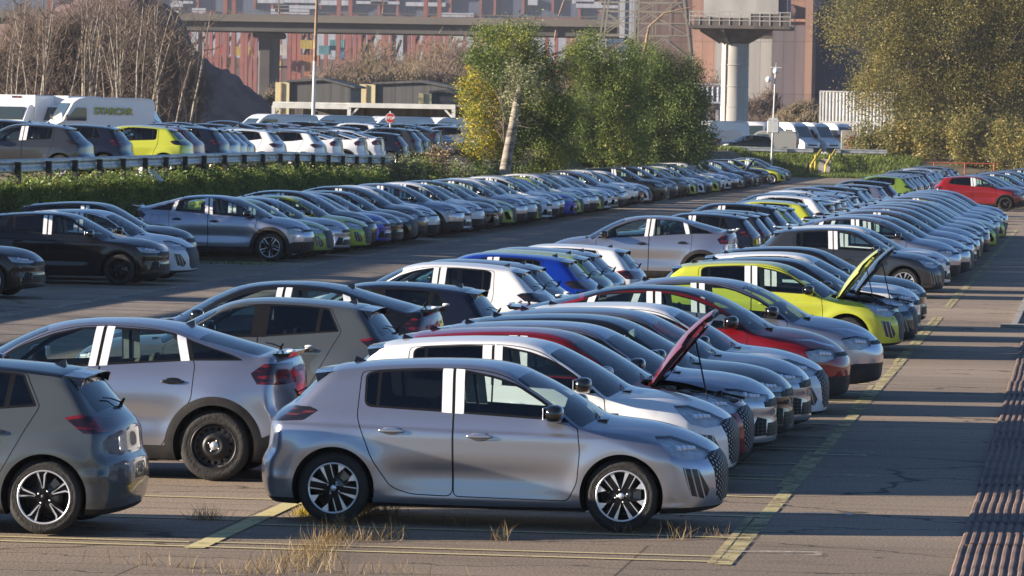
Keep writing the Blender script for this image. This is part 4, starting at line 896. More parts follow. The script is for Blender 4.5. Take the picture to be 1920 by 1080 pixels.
xs = [-1500,-700,-350,-200,-120,-80,-60,-50,-44,-38,-34,-31]+list(np.arange(-29,-23,0.3))+[-22,-20,-18.5,-17,-15.5,-14,-12.5,-10,-7,-3,0,4,10,30,80,200,600,1500]
ys = [-60,10,25,40,55,70,85,95]+list(np.arange(100,330,5))+list(np.arange(330,352,1.0))+[360,380,420,500,700,1000,1600,3000]
sheet('ground', xs, ys, lambda x, y: gz(x, y)-0.006, [M['earth']])
# the two parking levels are asphalt
sheet('lower_lot', [-23.2,-22,-20,-18.5,-17,-15.5,-14,-12.5,-10,-7,-3,0,4,12,30], list(np.arange(20,338,6)), gz, [M['asphalt']])
sheet('upper_lot', [-120,-90,-70,-50,-40,-34,-30.5,-28.6,-26.6], list(np.arange(60,420,6)), lambda x, y: gz(x, y), [M['asphalt']], off=0.012)
o = sheet('paved_lane', [-18.3,-17.5,-16.5,-15.5,-14.5,-13.5,-12.6], list(np.arange(60,337,3)), gz, [M['pavers']], off=0.006)
# painted markings
def worn(name, col, keep=0.46):
    m = mat(name, col, 0.8); nt = m.node_tree; N = nt.nodes; L = nt.links; b = N['Principled BSDF']; tc = N.new('ShaderNodeTexCoord')
    n = N.new('ShaderNodeTexNoise'); n.inputs['Scale'].default_value = 3.5; n.inputs['Detail'].default_value = 9; n.inputs['Roughness'].default_value = 0.75; L.new(tc.outputs['Object'], n.inputs[0])
    r = N.new('ShaderNodeValToRGB'); r.color_ramp.elements[0].position = keep-0.08; r.color_ramp.elements[1].position = keep+0.10; L.new(n.outputs['Fac'], r.inputs[0]); L.new(r.outputs[0], b.inputs['Alpha']); return m
M['yellow'] = worn('yellow_road_paint', (0.46,0.40,0.20), 0.45); M['yellow2'] = worn('old_yellow_road_paint', (0.62,0.54,0.26), 0.36); M['white_paint'] = worn('faded_white_paint', (0.55,0.52,0.46), 0.50)
def stripe(mb, x0, y0, x1, y1, w, z=0.008):
    a = Vector((x0,y0,0)); b = Vector((x1,y1,0)); d = (b-a).normalized(); n = Vector((-d.y,d.x,0))*w/2; k = max(1, int((b-a).length/4)); vs = []; fs = []
    for i in range(k+1):
        p = a+(b-a)*i/k
        for s in (-1,1): q = p+n*s; vs.append((q.x, q.y, gz(q.x,q.y)+z))
    mb.add(vs, [(2*i,2*i+1,2*i+3,2*i+2) for i in range(k)])
mb = MB(); stripe(mb, -2.99, 38.7, -3.04, 91.5, 0.14); stripe(mb, -3.04, 96.5, -3.08, 175, 0.14)
for (a, b_) in ((38.75,43.6),(47.2,52.4),(60,66.5),(73,91.4),(97,106)): stripe(mb, -3.09, a, -3.12, b_, 0.07, 0.012)
tag(mb.build('lane_line', [M['yellow']]), kind='structure')
mb = MB(); stripe(mb, -7.36, 38.8, -7.50, 120, 0.17)
for k in range(26):
    y = 38.9+2.33*k; stripe(mb, -7.3 if k else -16, y, -2.95, y+0.03, 0.075, 0.010)
    if k < 22: stripe(mb, -12.2, y+0.42, -7.5, y+0.42, 0.07, 0.010)
for k in range(9): stripe(mb, -7.3, 39.35+4.66*k, -3.0, 39.40+4.66*k, 0.06, 0.011)
tag(mb.build('bay_lines', [M['yellow2']]), kind='structure')
mb = MB()
for k in range(30): y = 82+4.9*k; stripe(mb, -23, y, -18.2, y, 0.07, 0.012)
stripe(mb, -18.3, 70, -18.3, 300, 0.08, 0.013)
for (px, py, s) in ((1440,1038,1.0),(1515,965,0.9),(1555,893,1.0),(1560,855,0.8),(1585,850,0.7)):
    p = gp(px, py); L_ = 0.42*s
    stripe(mb, p.x-L_, p.y-0.05, p.x+L_*0.6, p.y+0.10, 0.05, 0.012); stripe(mb, p.x-L_*0.7, p.y+0.12, p.x+L_, p.y+0.14, 0.05, 0.013); stripe(mb, p.x+L_*0.3, p.y-0.14, p.x+L_, p.y-0.12, 0.05, 0.014); stripe(mb, p.x+L_, p.y-0.14, p.x+L_, p.y+0.16, 0.06, 0.015)
tag(mb.build('white_markings', [M['white_paint']]), kind='structure')
# ribbed track plates on the right
M['ribbed'] = noisy(mat('ribbed_plate', (0.16,0.10,0.08), 0.8), (0.12,0.080,0.066), (0.215,0.148,0.120), 1.6, bump=0.4, bscale=30)
M['concrete'] = noisy(mat('concrete', (0.3,0.29,0.27), 0.9), (0.22,0.205,0.185), (0.36,0.34,0.31), 1.2, bump=0.3, bscale=20)
def ribbed(name, x0, x1, y0, y1, label, dx=0.0):
    V = []; F = []; xs_ = []; p = 0.075; n = int((x1-x0)/p)
    for i in range(n):
        a = x0+i*p; xs_ += [(a,0.014),(a+0.016,0.030),(a+0.040,0.031),(a+0.056,0.014)]
    ysr = list(np.arange(y0, y1, 1.18))
    for j, y in enumerate(ysr[:-1]):
        b = len(V); jx = random.uniform(-0.012,0.012)+dx*(y-y0); jz = random.uniform(0,0.006); e = ysr[j+1]-0.018
        for (x, z) in xs_: V += [(x+jx, y, z+jz), (x+jx, e, z+jz)]
        F += [(b+2*i, b+2*i+2, b+2*i+3, b+2*i+1) for i in range(len(xs_)-1)]
    o = np_mesh(name, V, F, [M['ribbed']]); tag(o, label, 'track plates'); return o
ribbed('ribbed_track', -1.12, 3.2, 34, 83.5, 'brown ribbed plates along the near right edge of the aisle', dx=-0.004)
t = empty('ribbed_track', (-1.5, 86.8, 0)); tag(t, 'farther brown ribbed plates in a pale metal frame beside the aisle', 'track plates')
o = ribbed('plates', -1.35, 2.5, 88.5, 150, None); 
for k in ('label','category'):
    if k in o: del o[k]
o.parent = t; o.matrix_parent_inverse = t.matrix_world.inverted() if False else Matrix.Translation((1.5,-86.8,0))
mb = MB(); mb.box((0.6-(-1.5)-0.0, 1.0, 0.03), (4.8,0.5,0.05)); mb.box((-0.06,33,0.03),(0.12,64,0.055)); mb.build('frame', [M['concrete']], t)
# ================================================================== LEAVES AND BRANCHES
def leaf_mat(name, c1, c2, c3, scale=0.7, trans=0.3):
    m = bpy.data.materials.new(name); m.use_nodes = True; nt = m.node_tree; N = nt.nodes; L = nt.links; N.remove(N['Principled BSDF'])
    g = N.new('ShaderNodeNewGeometry'); n = N.new('ShaderNodeTexNoise'); n.inputs['Scale'].default_value = scale; n.inputs['Detail'].default_value = 3; L.new(g.outputs['Position'], n.inputs[0])
    a = N.new('ShaderNodeMath'); a.operation = 'MULTIPLY_ADD'; L.new(g.outputs['Random Per Island'], a.inputs[0]); a.inputs[1].default_value = 0.36; L.new(n.outputs['Fac'], a.inputs[2])
    r = N.new('ShaderNodeValToRGB'); e = r.color_ramp.elements; e[0].position = 0.45; e[0].color = (*c1,1); e[1].position = 0.88; e[1].color = (*c3,1); k = e.new(0.66); k.color = (*c2,1); L.new(a.outputs[0], r.inputs[0])
    d = N.new('ShaderNodeBsdfDiffuse'); t = N.new('ShaderNodeBsdfTranslucent'); L.new(r.outputs[0], d.inputs[0]); L.new(r.outputs[0], t.inputs[0])
    gl = N.new('ShaderNodeBsdfGlossy'); gl.inputs['Roughness'].default_value = 0.45; gl.inputs[0].default_value = (0.6,0.6,0.6,1)
    x = N.new('ShaderNodeMixShader'); x.inputs[0].default_value = trans; L.new(d.outputs[0], x.inputs[1]); L.new(t.outputs[0], x.inputs[2])
    y = N.new('ShaderNodeMixShader'); y.inputs[0].default_value = 0.03; L.new(x.outputs[0], y.inputs[1]); L.new(gl.outputs[0], y.inputs[2]); L.new(y.outputs[0], N['Material Output'].inputs[0]); return m
def twigs(name, C, size, mats, parent=None, seed=1, wd=0.011, up=0.5):
    """fine twigs: a thin three-sided sliver at every point"""
    r = np.random.default_rng(seed); n = len(C); d = r.normal(size=(n,3)); d[:,2] = np.abs(d[:,2])+up; d /= np.linalg.norm(d, axis=1, keepdims=True); z = (size*r.uniform(0.5,1.4,n))[:,None]
    s_ = np.cross(d, [0.3,0.9,0.2]); s_ /= np.linalg.norm(s_, axis=1, keepdims=True); t_ = np.cross(d, s_); V = np.stack([C+s_*wd, C-s_*wd*0.5+t_*wd*0.87, C-s_*wd*0.5-t_*wd*0.87, C+d*z],1).reshape(-1,3); i = np.arange(n)*4
    F = np.concatenate([np.stack([i,i+1,i+3],1), np.stack([i+1,i+2,i+3],1), np.stack([i+2,i,i+3],1)]); return np_mesh(name, V, F, mats, parent)
def leaves(name, C, size, mats, parent=None, aspect=0.45, droop=0.0, seed=1):
    """one small folded leaf at every point of C"""
    r = np.random.default_rng(seed); n = len(C); d = r.normal(size=(n,3)); d[:,2] = d[:,2]*0.6-droop; d /= np.linalg.norm(d, axis=1, keepdims=True)
    s = r.normal(size=(n,3)); s -= (s*d).sum(1, keepdims=True)*d; s /= np.linalg.norm(s, axis=1, keepdims=True)
    z = (size*r.uniform(0.6,1.4,n))[:,None]; a = C-d*z/2; b = C+s*z*aspect/2; c = C+d*z/2; e = C-s*z*aspect/2
    V = np.stack([a,b,c,e],1).reshape(-1,3); F = np.arange(4*n).reshape(-1,4); return np_mesh(name, V, F, mats, parent)
def seg_mesh(name, S, mats, parent=None, n=5):
    """tapered limbs: rows of p0, p1, r0, r1"""
    A = np.array([s[0] for s in S]); B = np.array([s[1] for s in S]); ra = np.array([s[2] for s in S]); rb = np.array([s[3] for s in S]); m = len(S)
    d = B-A; d /= np.maximum(np.linalg.norm(d, axis=1, keepdims=True), 1e-9); u = np.cross(d, [0.31,0.17,0.93]); u /= np.linalg.norm(u, axis=1, keepdims=True); v = np.cross(d, u)
    R = [(u*math.cos(2*math.pi*k/n)+v*math.sin(2*math.pi*k/n)) for k in range(n)]
    V = np.concatenate([np.stack([A+R[k]*ra[:,None] for k in range(n)],1), np.stack([B+R[k]*rb[:,None] for k in range(n)],1)],1).reshape(-1,3)
    F = np.concatenate([np.stack([np.arange(m)*2*n+k, np.arange(m)*2*n+(k+1)%n, np.arange(m)*2*n+n+(k+1)%n, np.arange(m)*2*n+n+k],1) for k in range(n)])
    return np_mesh(name, V, F, mats, parent, smooth=True)
def grow(r, p, d, L, rad, lvl, S, tips, up=0.15, spread=0.6, kids_=(3,5), steps=5, wig=0.12, droop=0.0):
    p = np.array(p, float); d = np.array(d, float)/np.linalg.norm(d); pts = [p]; ds = [d]
    for i in range(steps):
        d = d+r.normal(size=3)*wig+np.array([0,0,up-droop*(i/steps)]); d /= np.linalg.norm(d); p = p+d*L/steps; pts.append(p); ds.append(d)
    for i in range(steps): S.append((pts[i], pts[i+1], rad*(1-0.75*i/steps), rad*(1-0.75*(i+1)/steps)))
    tips.append((p, d, lvl))
    if lvl <= 0: return
    for k in range(r.integers(*kids_)+1):
        i = r.integers(max(1, steps//3), steps+1); a = r.normal(size=3); a -= (a@ds[i])*ds[i]; a /= np.linalg.norm(a)
        grow(r, pts[i], ds[i]+a*spread*r.uniform(0.6,1.3), L*r.uniform(0.45,0.75), rad*0.5*(1-0.5*i/steps), lvl-1, S, tips, up, spread, kids_, steps, wig, droop)
M['bark'] = noisy(mat('bark', (0.16,0.13,0.1), 0.9), (0.10,0.085,0.07), (0.32,0.27,0.21), 3, stretch=(1,1,0.3), bump=0.7, bscale=12)
M['birch'] = noisy(mat('birch_bark', (0.5,0.45,0.38), 0.8), (0.08,0.07,0.06), (0.27,0.24,0.20), 2.2, stretch=(1,1,2.5), lo=0.38, hi=0.52)
M['twig'] = mat('twigs', (0.12,0.09,0.07), 0.9); M['twig_dark'] = noisy(mat('twigs_brown', (0.10,0.075,0.06), 0.9), (0.085,0.060,0.050), (0.17,0.125,0.095), 0.3); M['twig_olive'] = noisy(mat('twigs_olive', (0.14,0.12,0.07), 0.9), (0.12,0.095,0.06), (0.24,0.19,0.11), 0.3)
M['leaf_green'] = leaf_mat('leaf_green', (0.050,0.085,0.024), (0.115,0.170,0.046), (0.25,0.31,0.09))
M['leaf_willow'] = leaf_mat('leaf_willow', (0.060,0.10,0.026), (0.14,0.195,0.050), (0.32,0.34,0.07), 0.55)
M['leaf_yellow'] = leaf_mat('leaf_yellow', (0.22,0.20,0.03), (0.55,0.42,0.03), (0.72,0.54,0.05), 0.9)
M['leaf_autumn'] = leaf_mat('leaf_autumn', (0.10,0.105,0.040), (0.195,0.185,0.062), (0.32,0.255,0.075), 0.5)
M['leaf_pale'] = leaf_mat('leaf_pale', (0.08,0.11,0.055), (0.18,0.21,0.10), (0.36,0.35,0.20), 1.2)
M['leaf_dry'] = leaf_mat('leaf_dry', (0.10,0.075,0.045), (0.28,0.21,0.12), (0.42,0.34,0.21), 2.0)
M['leaf_brown'] = leaf_mat('leaf_brown', (0.085,0.062,0.048), (0.135,0.100,0.070), (0.20,0.15,0.09), 0.25)
# ================================================================== CARS
ONES = ['','first','second','third','fourth','fifth','sixth','seventh','eighth','ninth','tenth','eleventh','twelfth','thirteenth','fourteenth','fifteenth','sixteenth','seventeenth','eighteenth','nineteenth']
TENS = {2:('twentieth','twenty'),3:('thirtieth','thirty'),4:('fortieth','forty'),5:('fiftieth','fifty'),6:('sixtieth','sixty'),7:('seventieth','seventy'),8:('eightieth','eighty')}
def ordinal(n):
    if n < 20: return ONES[n]
    a, b = divmod(n, 10); return TENS[a][0] if b == 0 else TENS[a][1]+'-'+ONES[b]
CN = dict(silver='silver', grey='flat grey', steel='steel grey', dark='dark grey', black='black', navy='navy black', white='white', lime='lime yellow', olive='olive green', red='dark red', scarlet='bright red', blue='bright blue', green='leaf green', bronze='bronze grey', gold='gold')
KN = dict(hatch='round-windowed hatchback', angular='hatchback', coupe='sloping-roof crossover', suv='compact crossover')
def zat(x, y): return gz(x, y)+0.012
K = dict(h='hatch', a='angular', c='coupe', s='suv')
RIMS = dict(hatch='wedge', angular='y', coupe='slash', suv='ten')
def car(k, colour, y, nose=None, tail=None, facing=1, label=None, group=None, **kw):
    kind = K[k]; q = SPECS[kind]; ln = q['len']
    x = (nose-ln[1]) if nose is not None else (tail+ln[0] if facing < 0 else tail-ln[0])
    kw.setdefault('rim', RIMS[kind])
    if kw.get('fine') is None: kw['fine'] = y < 90
    kw['far'] = (not kw['fine']) and y > 128 and not kw.get('open_bonnet')
    if kw['far']: kw['rim'] = RIMS[kind]
    e = place_car(kind, colour, x, y, zat(x, y), facing, label, group, **kw)
    e.rotation_euler[2] += R_(random.uniform(-1.1,1.1) if y > 100 else random.uniform(-0.5,0.5)); e.location.y += random.uniform(-0.10,0.10) if y > 112 else 0; e.location.z += random.uniform(-0.012,0.004); return e
GA = 'cars nose-out along the yellow line'; GB = 'cars parked tail-out behind the yellow-line row'; GC = 'cars in the row along the grass bank'; GU = 'cars on the raised parking level'
# --- near part of the yellow-line row
car('h','silver',42.35,nose=-3.25,label='large silver hatchback nearest the camera, two-tone alloy wheels, standing apart',group=GA,fine=True)
car('h','white',47.0,nose=-3.50,label='white hatchback right behind the nearest silver hatchback',group=GA,fine=True)
car('h','red',49.0,nose=-3.50,label='dark red hatchback with its bonnet raised, behind the nearest white hatchback',group=GA,fine=True,open_bonnet=True)
car('a','silver',51.0,nose=-3.37,label='silver hatchback just behind the red one with the raised bonnet',group=GA,fine=True,roof=None)
car('a','black',52.95,nose=-3.32,label='black hatchback between the silver and grey hatchbacks beyond the raised red bonnet',group=GA,fine=True)
car('a','steel',54.85,nose=-3.24,label='steel grey hatchback just before the second white hatchback of the yellow-line row',group=GA,fine=True)
car('h','white',56.75,nose=-3.17,label='white hatchback in front of the dark red crossover',group=GA,fine=True)
car('c','red',60.2,nose=-3.08,label='dark red sloping-roof crossover with black roof beside a silver crossover',group=GA,fine=True,roof='black')
car('c','silver',63.5,nose=-2.82,label='silver sloping-roof crossover between the red crossover and the lime hatchback',group=GA,fine=True)
car('h','lime',75.3,nose=-3.05,label='lime yellow hatchback with its bonnet raised, large, near the yellow line',group=GA,fine=True,open_bonnet=True)
car('h','black',77.7,nose=-2.92,label='black hatchback with raised bonnet right behind the lime one',group=GA,fine=True,open_bonnet=True,roof=None)
car('a','white',81.6,nose=-3.0,label='white hatchback behind the two cars with raised bonnets at the lime hatchback',group=GA,fine=True)
car('a','black',85.7,nose=-3.05,label='black hatchback at the far end of the lime hatchback group',group=GA,fine=True)
car('h','dark',102.2,nose=-3.3,label='dark grey round-windowed hatchback heading the far part of the yellow-line row',group=GA,fine=True)
car('a','white',106.0,nose=-3.27,label='white hatchback behind the dark grey one heading the far part',group=GA)
seqA = [('c','silver'),('c','silver'),('h','steel'),('h','lime'),('c','silver'),('a','steel'),('c','silver'),('h','lime'),('c','steel'),('c','dark'),('s','silver'),('h','lime'),('c','silver'),('h','lime'),('h','steel'),('c','silver'),('h','lime'),('c','steel'),('h','olive'),('c','silver'),('c','steel'),('a','dark'),('c','silver')]
y = 111.0
for i, (k, c) in enumerate(seqA):
    car(k, c, y, nose=-3.15+random.uniform(-.1,.12), label=f'{CN[c]} {KN[K[k]]}, {ordinal(i+3)} car beyond the bonnet-up cars in the yellow-line row', group=GA); y += 2.2 if k != 'c' else 2.55
# beyond the cross path
seqA2 = [('s','scarlet'),('c','silver'),('c','dark'),('h','olive'),('a','olive'),('c','steel'),('h','gold'),('a','dark'),('s','silver'),('c','steel'),('h','dark'),('a','silver'),('c','bronze'),('s','dark'),('h','olive'),('a','steel'),('c','silver'),('s','black')]
y = 216.0
for i, (k, c) in enumerate(seqA2):
    car(k, c, y, nose=-3.5+(0.12*i if i else 0), label='bright red crossover standing out at the far right, beyond the cross path' if i == 0 else f'{CN[c]} {KN[K[k]]}, {ordinal(i)} car behind the bright red crossover', group='cars around the bright red crossover'); y += 3.6
# --- row behind it, tails towards the yellow-line row
car('a','grey',40.35,tail=-8.03,facing=-1,label='flat grey hatchback with black roof cut off by the left edge, alloy wheel',group=GB,fine=True,roof='black')
car('c','silver',46.9,tail=-7.72,facing=-1,label='silver crossover with black steel wheel, behind the nearest flat grey hatchback',group=GB,fine=True,rim='steel')
car('a','grey',56.0,tail=-7.95,facing=-1,label='flat grey hatchback with pointed rear side window, behind the steel-wheeled crossover',group=GB,fine=True)
car('c','black',58.3,tail=-7.9,facing=-1,label='black sloping-roof crossover between the flat grey and the black hatchback',group=GB,fine=True)
car('a','navy',62.4,tail=-7.55,facing=-1,label='black hatchback with pointed rear side window, before the white hatchback',group=GB,fine=True)
car('h','white',71.4,tail=-8.0,facing=-1,label='white hatchback seen from its tail beside a bright blue hatchback',group=GB,fine=True)
car('h','steel',73.35,tail=-8.0,facing=-1,label='steel grey hatchback tucked right behind the white tail-out hatchback',group=GB,fine=True,roof='steel')
car('h','blue',77.3,tail=-7.95,facing=-1,label='bright blue hatchback in the tail-out row',group=GB,fine=True)
car('h','olive',79.3,tail=-7.95,facing=-1,label='pale green hatchback just behind the bright blue hatchback',group=GB,fine=True)
car('h','silver',81.25,tail=-7.95,facing=-1,label='silver hatchback two places behind the bright blue hatchback',group=GB,fine=True)
car('a','white',84.2,tail=-7.8,facing=-1,label='white hatchback at the far end of the bright blue hatchback group',group=GB,fine=True)
car('c','silver',106.6,tail=-7.95,facing=-1,label='silver crossover standing alone in mid picture, whole right flank shown with white pillar film',group=GB,fine=True)
seqB = [('a','navy',117.0),('a','dark',119.2),('a','black',121.4),('s','navy',126.5),('h','olive',129.2),('a','steel',131.5),('h','lime',138.0),('h','silver',140.2),('s','white',143.0),('c','black',146.2),('c','steel',149.5),('h','silver',152.0),('c','white',154.6),('a','silver',157.2),('h','silver',160.0),('c','steel',163.0),('a','silver',166.0),('s','dark',169),('h','silver',172),('a','steel',176),('a','silver',184),('s','navy',190)]
for i, (k, c, y) in enumerate(seqB):
    car(k, c, y, tail=-8.0+random.uniform(-.12,.12), facing=-1, label=f'{CN[c]} {KN[K[k]]}, {ordinal(i+1)} car beyond the lone silver crossover in the tail-out row', group=GB)
seqB2 = [('h','green'),('a','dark'),('h','red'),('a','silver'),('h','navy'),('a','steel'),('s','dark'),('a','silver'),('h','white'),('a','steel'),('s','white'),('h','silver'),('c','steel'),('h','gold'),('a','dark'),('s','silver'),('c','black'),('h','silver')]
y = 219.0
for i, (k, c) in enumerate(seqB2):
    car(k, c, y, tail=-8.4+0.02*i, facing=-1, label='leaf green hatchback, tail-out, first beyond the cross path' if i == 0 else f'{CN[c]} {KN[K[k]]}, {ordinal(i)} car behind the leaf green hatchback', group='tail-out cars around the leaf green hatchback'); y += 3.5
# --- row along the grass bank
car('a','black',87.2,nose=-19.45,label='black car at the left edge with only its nose in the picture',group=GC,fine=True)
car('a','black',95.6,nose=-18.75,label='black hatchback with black wheels at the left, white pillar film strips',group=GC,fine=True,rim='ten')
car('h','white',98.1,nose=-18.65,label='white hatchback tucked behind the black hatchback with black wheels',group=GC,fine=True)
car('s','black',101.4,nose=-19.3,label='black crossover behind the white hatchback at the left',group=GC,fine=True)
seqC = [('c','silver',113.4),('h','olive',116.0),('a','silver',118.1),('h','lime',121.3),('c','black',123.7),('a','blue',125.8),('a','navy',127.9),('h','black',130.6),('c','dark',133.0),('c','white',135.4),('c','silver',140.2),('a','white',142.6),('c','white',145.0),('a','navy',147.6),('c','dark',149.9),('h','olive',152.4),('c','silver',155.3),('c','white',157.9),('h','lime',160.2),('a','white',162.6),('c','white',165.2),('c','steel',167.7),('a','blue',170.6),('h','lime',173.2),('c','white',175.9),('c','silver',178.4),('h','lime',180.9),('a','white',183.4),('a','silver',186.0),('c','steel',188.7),('c','white',191.2),('s','white',196.5),('a','red',199.2),('h','white',203.2),('s','black',208.5),('h','olive',210.8),('c','dark',216.2),('s','dark',222.0),('h','lime',226),('h','white',231),('c','steel',234.2),('h','lime',238),('s','white',243),('a','white',247.5),('c','silver',252),('h','steel',256),('s','navy',261),('a','dark',265),('h','navy',270),('s','black',275),('h','lime',288.0),('c','silver',291.4),('h','grey',295)]
for i, (k, c, y) in enumerate(seqC):
    lab = f'{CN[c]} {KN[K[k]]}, {ordinal(i+1)} car of the row along the grass bank'
    if i == 0: lab = 'silver crossover with white tail guards heading the row along the grass bank'
    if y == 288.0: lab = 'lime yellow hatchback at the far end of the row along the grass bank'
    car(k, c, y, nose=-18.65+random.uniform(-.12,.10)-(0.3 if y > 190 else 0), label=lab, group=GC, fine=(i == 0 or None), open_bonnet=(y == 270))
# --- raised level, first row: tails to the right
def ucar(k, c, y, tailpx, lab, facing=-1, **kw):
    p = gp(tailpx, 300, plateau(y)+0.9); x = (tailpx-2063)/9000*y
    return car(k, c, y, tail=x, facing=facing, label=lab, group=GU, **kw)
U1 = [('h','dark',127.5,152),('a','navy',131.5,231),('h','lime',136.0,346),('h','red',141.0,366),('a','navy',147.5,420),('h','steel',151.0,436),('h','steel',154.5,450),('h','steel',158.0,465),('s','white',166.0,525),('s','white',173.5,603),('c','white',178.0,634),('c','white',184.0,680),('c','white',190.0,713),('a','navy',196.0,762),('s','dark',202.0,785),('h','black',208.0,800),('c','dark',214.0,822),('a','silver',222.0,895)]
for i, (k, c, y, px) in enumerate(U1):
    ucar(k, c, y, px, {0:'dark grey hatchback at the left end behind the guard rail',2:'lime yellow hatchback behind the guard rail on the raised level'}.get(i, f'{CN[c]} {KN[K[k]]}, {ordinal(i+1)} car from the left behind the guard rail'), roof='black' if i in (11,9) else None)
# rows behind, mostly roofs
r3 = random.Random(11); cols = ['navy','black','dark','steel','navy','white','black','silver','dark','navy']
n = 0
for row, (px0, px1, y0, y1) in enumerate(((70,900,150,232),(40,880,178,246))):
    m = 24 if row == 0 else 20
    for i in range(m):
        t = i/(m-1); px = px0+(px1-px0)*t; y = y0+(y1-y0)*t; k = r3.choice('hacsac'); c = r3.choice(cols); n += 1
        ucar(k, c, y, px, f'{CN[c]} {KN[K[k]]}, {ordinal(i+1)} from the left in the {"second" if row == 0 else "third"} line on the raised level')
# cars by the vans at the back
car('c','bronze',352,tail=(1356-2063)/9000*352,facing=-1,label='dark bronze crossover half hidden by the trunk, near the vans',group='cars by the vans',yaw=0)
e = car('s','black',351,nose=(1352-2063)/9000*351+3.9,label='black crossover beside the grey van beyond the far guard rail',group='cars by the vans'); e.rotation_euler[2] = R_(180+20)
# ================================================================== VANS
M['van_white'] = mat('van_paint_white', (0.78,0.79,0.80), 0.35, 0, **{'Coat Weight':0.6}); M['van_grey'] = mat('van_paint_grey', (0.30,0.31,0.30), 0.4)
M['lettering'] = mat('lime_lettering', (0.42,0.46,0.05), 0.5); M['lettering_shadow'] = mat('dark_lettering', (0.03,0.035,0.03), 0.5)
def van_meshes(big, paint):
    """a panel van: profile lofted across its width with a tumblehome, then details"""
    if big: L_, W_, Hh, prof = 5.6, 2.02, 2.55, [(-2.8,0.45),(-2.82,2.2),(-2.74,2.46),(-2.4,2.53),(0.9,2.53),(1.25,2.45),(1.55,2.27),(2.12,1.32),(2.55,1.12),(2.78,0.95),(2.82,0.40),(2.6,0.28),(-2.7,0.30)]
    else: L_, W_, Hh, prof = 4.6, 1.84, 1.86, [(-2.25,0.40),(-2.27,1.55),(-2.18,1.78),(-1.9,1.85),(0.3,1.86),(0.62,1.80),(0.85,1.66),(1.42,1.12),(1.9,0.98),(2.22,0.80),(2.28,0.38),(2.1,0.25),(-2.15,0.27)]
    b = MB(); P = rounded(prof, 0.10, 3); n = len(P); rows = []
    for f, ins in ((-1,0.10),(-0.985,0.03),(-0.95,0.0),(0.95,0.0),(0.985,0.03),(1,0.10)):
        vs = []
        for (x, z) in P:
            y = f*(W_/2-0.12*max(0,(z-1.0))/1.5*abs(f)-0.10*max(0, abs(x)-L_/2+0.6)); cz = (z-Hh/2); sc = 1-ins/ (Hh*0.9); sx = 1-ins/(L_*0.55)
            vs.append((x*sx, y, Hh/2+cz*sc))
        rows.append(vs)
    V = [v for r in rows for v in r]; F = [(j*n+i, j*n+(i+1)%n, (j+1)*n+(i+1)%n, (j+1)*n+i) for j in range(5) for i in range(n)]
    b.add(V, F, 0, True); b.add(rows[0], [tuple(range(n))], 0, False); b.add(rows[-1], [tuple(range(n))[::-1]], 0, False)
    body = b.mesh('body'); body.materials.append(paint)
    w = []
    ws = MB(); a, c = (P[0], P[0])
    if big: x0, z0, x1, z1 = 1.62, 2.22, 2.10, 1.38
    else: x0, z0, x1, z1 = 0.87, 1.62, 1.40, 1.15
    nx, nz = (z0-z1), (x1-x0); l = math.hypot(nx, nz); nx /= l; nz /= l; o = 0.02
    ws.add([(x0+nx*o,-W_*0.36,z0+nz*o),(x0+nx*o,W_*0.36,z0+nz*o),(x1+nx*o,W_*0.41,z1+nz*o),(x1+nx*o,-W_*0.41,z1+nz*o)], [(0,1,2,3)], 0); wm = ws.mesh('windscreen'); wm.materials.append(M['vanglass'])
    sw = []
    for s in (-1,1):
        m_ = MB(); y = s*(W_/2+0.004); pol = [(0.85,1.35),(0.85,2.0),(1.40,2.0),(1.95,1.35)] if big else [(0.05,1.10),(0.05,1.60),(0.72,1.60),(1.22,1.10)]
        m_.prism([p for p in rounded(pol, 0.06)], y-0.035 if s > 0 else y+0.035, y-0.006*s, 0); q = m_.mesh('side_window'); q.materials.append(M['vanglass']); sw.append(q)
    tr = MB(); tr.box((L_/2-0.05,0,0.50),(0.16,W_*0.92,0.22), ch=0.04); tr.box((-L_/2+0.03,0,0.50),(0.10,W_*0.92,0.16), ch=0.03)
    for s in (-1,1): tr.box((0,s*(W_/2-0.005),0.55),(L_*0.5,0.03,0.10), ch=0.01); tr.box((x1-0.15,s*(W_/2+0.14),z1+0.12),(0.10,0.20,0.30), ch=0.04)
    tr.box((L_/2-0.03,0,0.78),(0.08,W_*0.55,0.12), ch=0.02); tm = tr.mesh('bumper_trim'); tm.materials.append(M['clad'])
    hl = MB(); hl.box((L_/2-0.12,-W_*0.38,0.90),(0.22,0.26,0.22), ch=0.05); h1 = hl.mesh('headlight'); h1.materials.append(M['lamp'])
    hl = MB(); hl.box((L_/2-0.12,W_*0.38,0.90),(0.22,0.26,0.22), ch=0.05); h2 = hl.mesh('headlight'); h2.materials.append(M['lamp'])
    tl = MB(); tl.box((-L_/2+0.04,-W_*0.46,1.1),(0.08,0.14,0.5), ch=0.02); t1 = tl.mesh('taillight'); t1.materials.append(M['tail'])
    tl = MB(); tl.box((-L_/2+0.04,W_*0.46,1.1),(0.08,0.14,0.5), ch=0.02); t2 = tl.mesh('taillight'); t2.materials.append(M['tail'])
    return dict(L=L_, W=W_, parts=[('body',body),('windscreen',wm),('side_window',sw[0]),('side_window',sw[1]),('bumper_trim',tm),('headlight',h1),('headlight',h2),('taillight',t1),('taillight',t2)], ax=(-L_/2+0.95, L_/2-0.95))
M['vanglass'] = mat('van_glass', (0.03,0.045,0.05), 0.06, 0.0, **{'Coat Weight':1.0})
VANS = {('big','w'): van_meshes(True, M['van_white']), ('small','w'): van_meshes(False, M['van_white']), ('small','g'): van_meshes(False, M['van_grey'])}
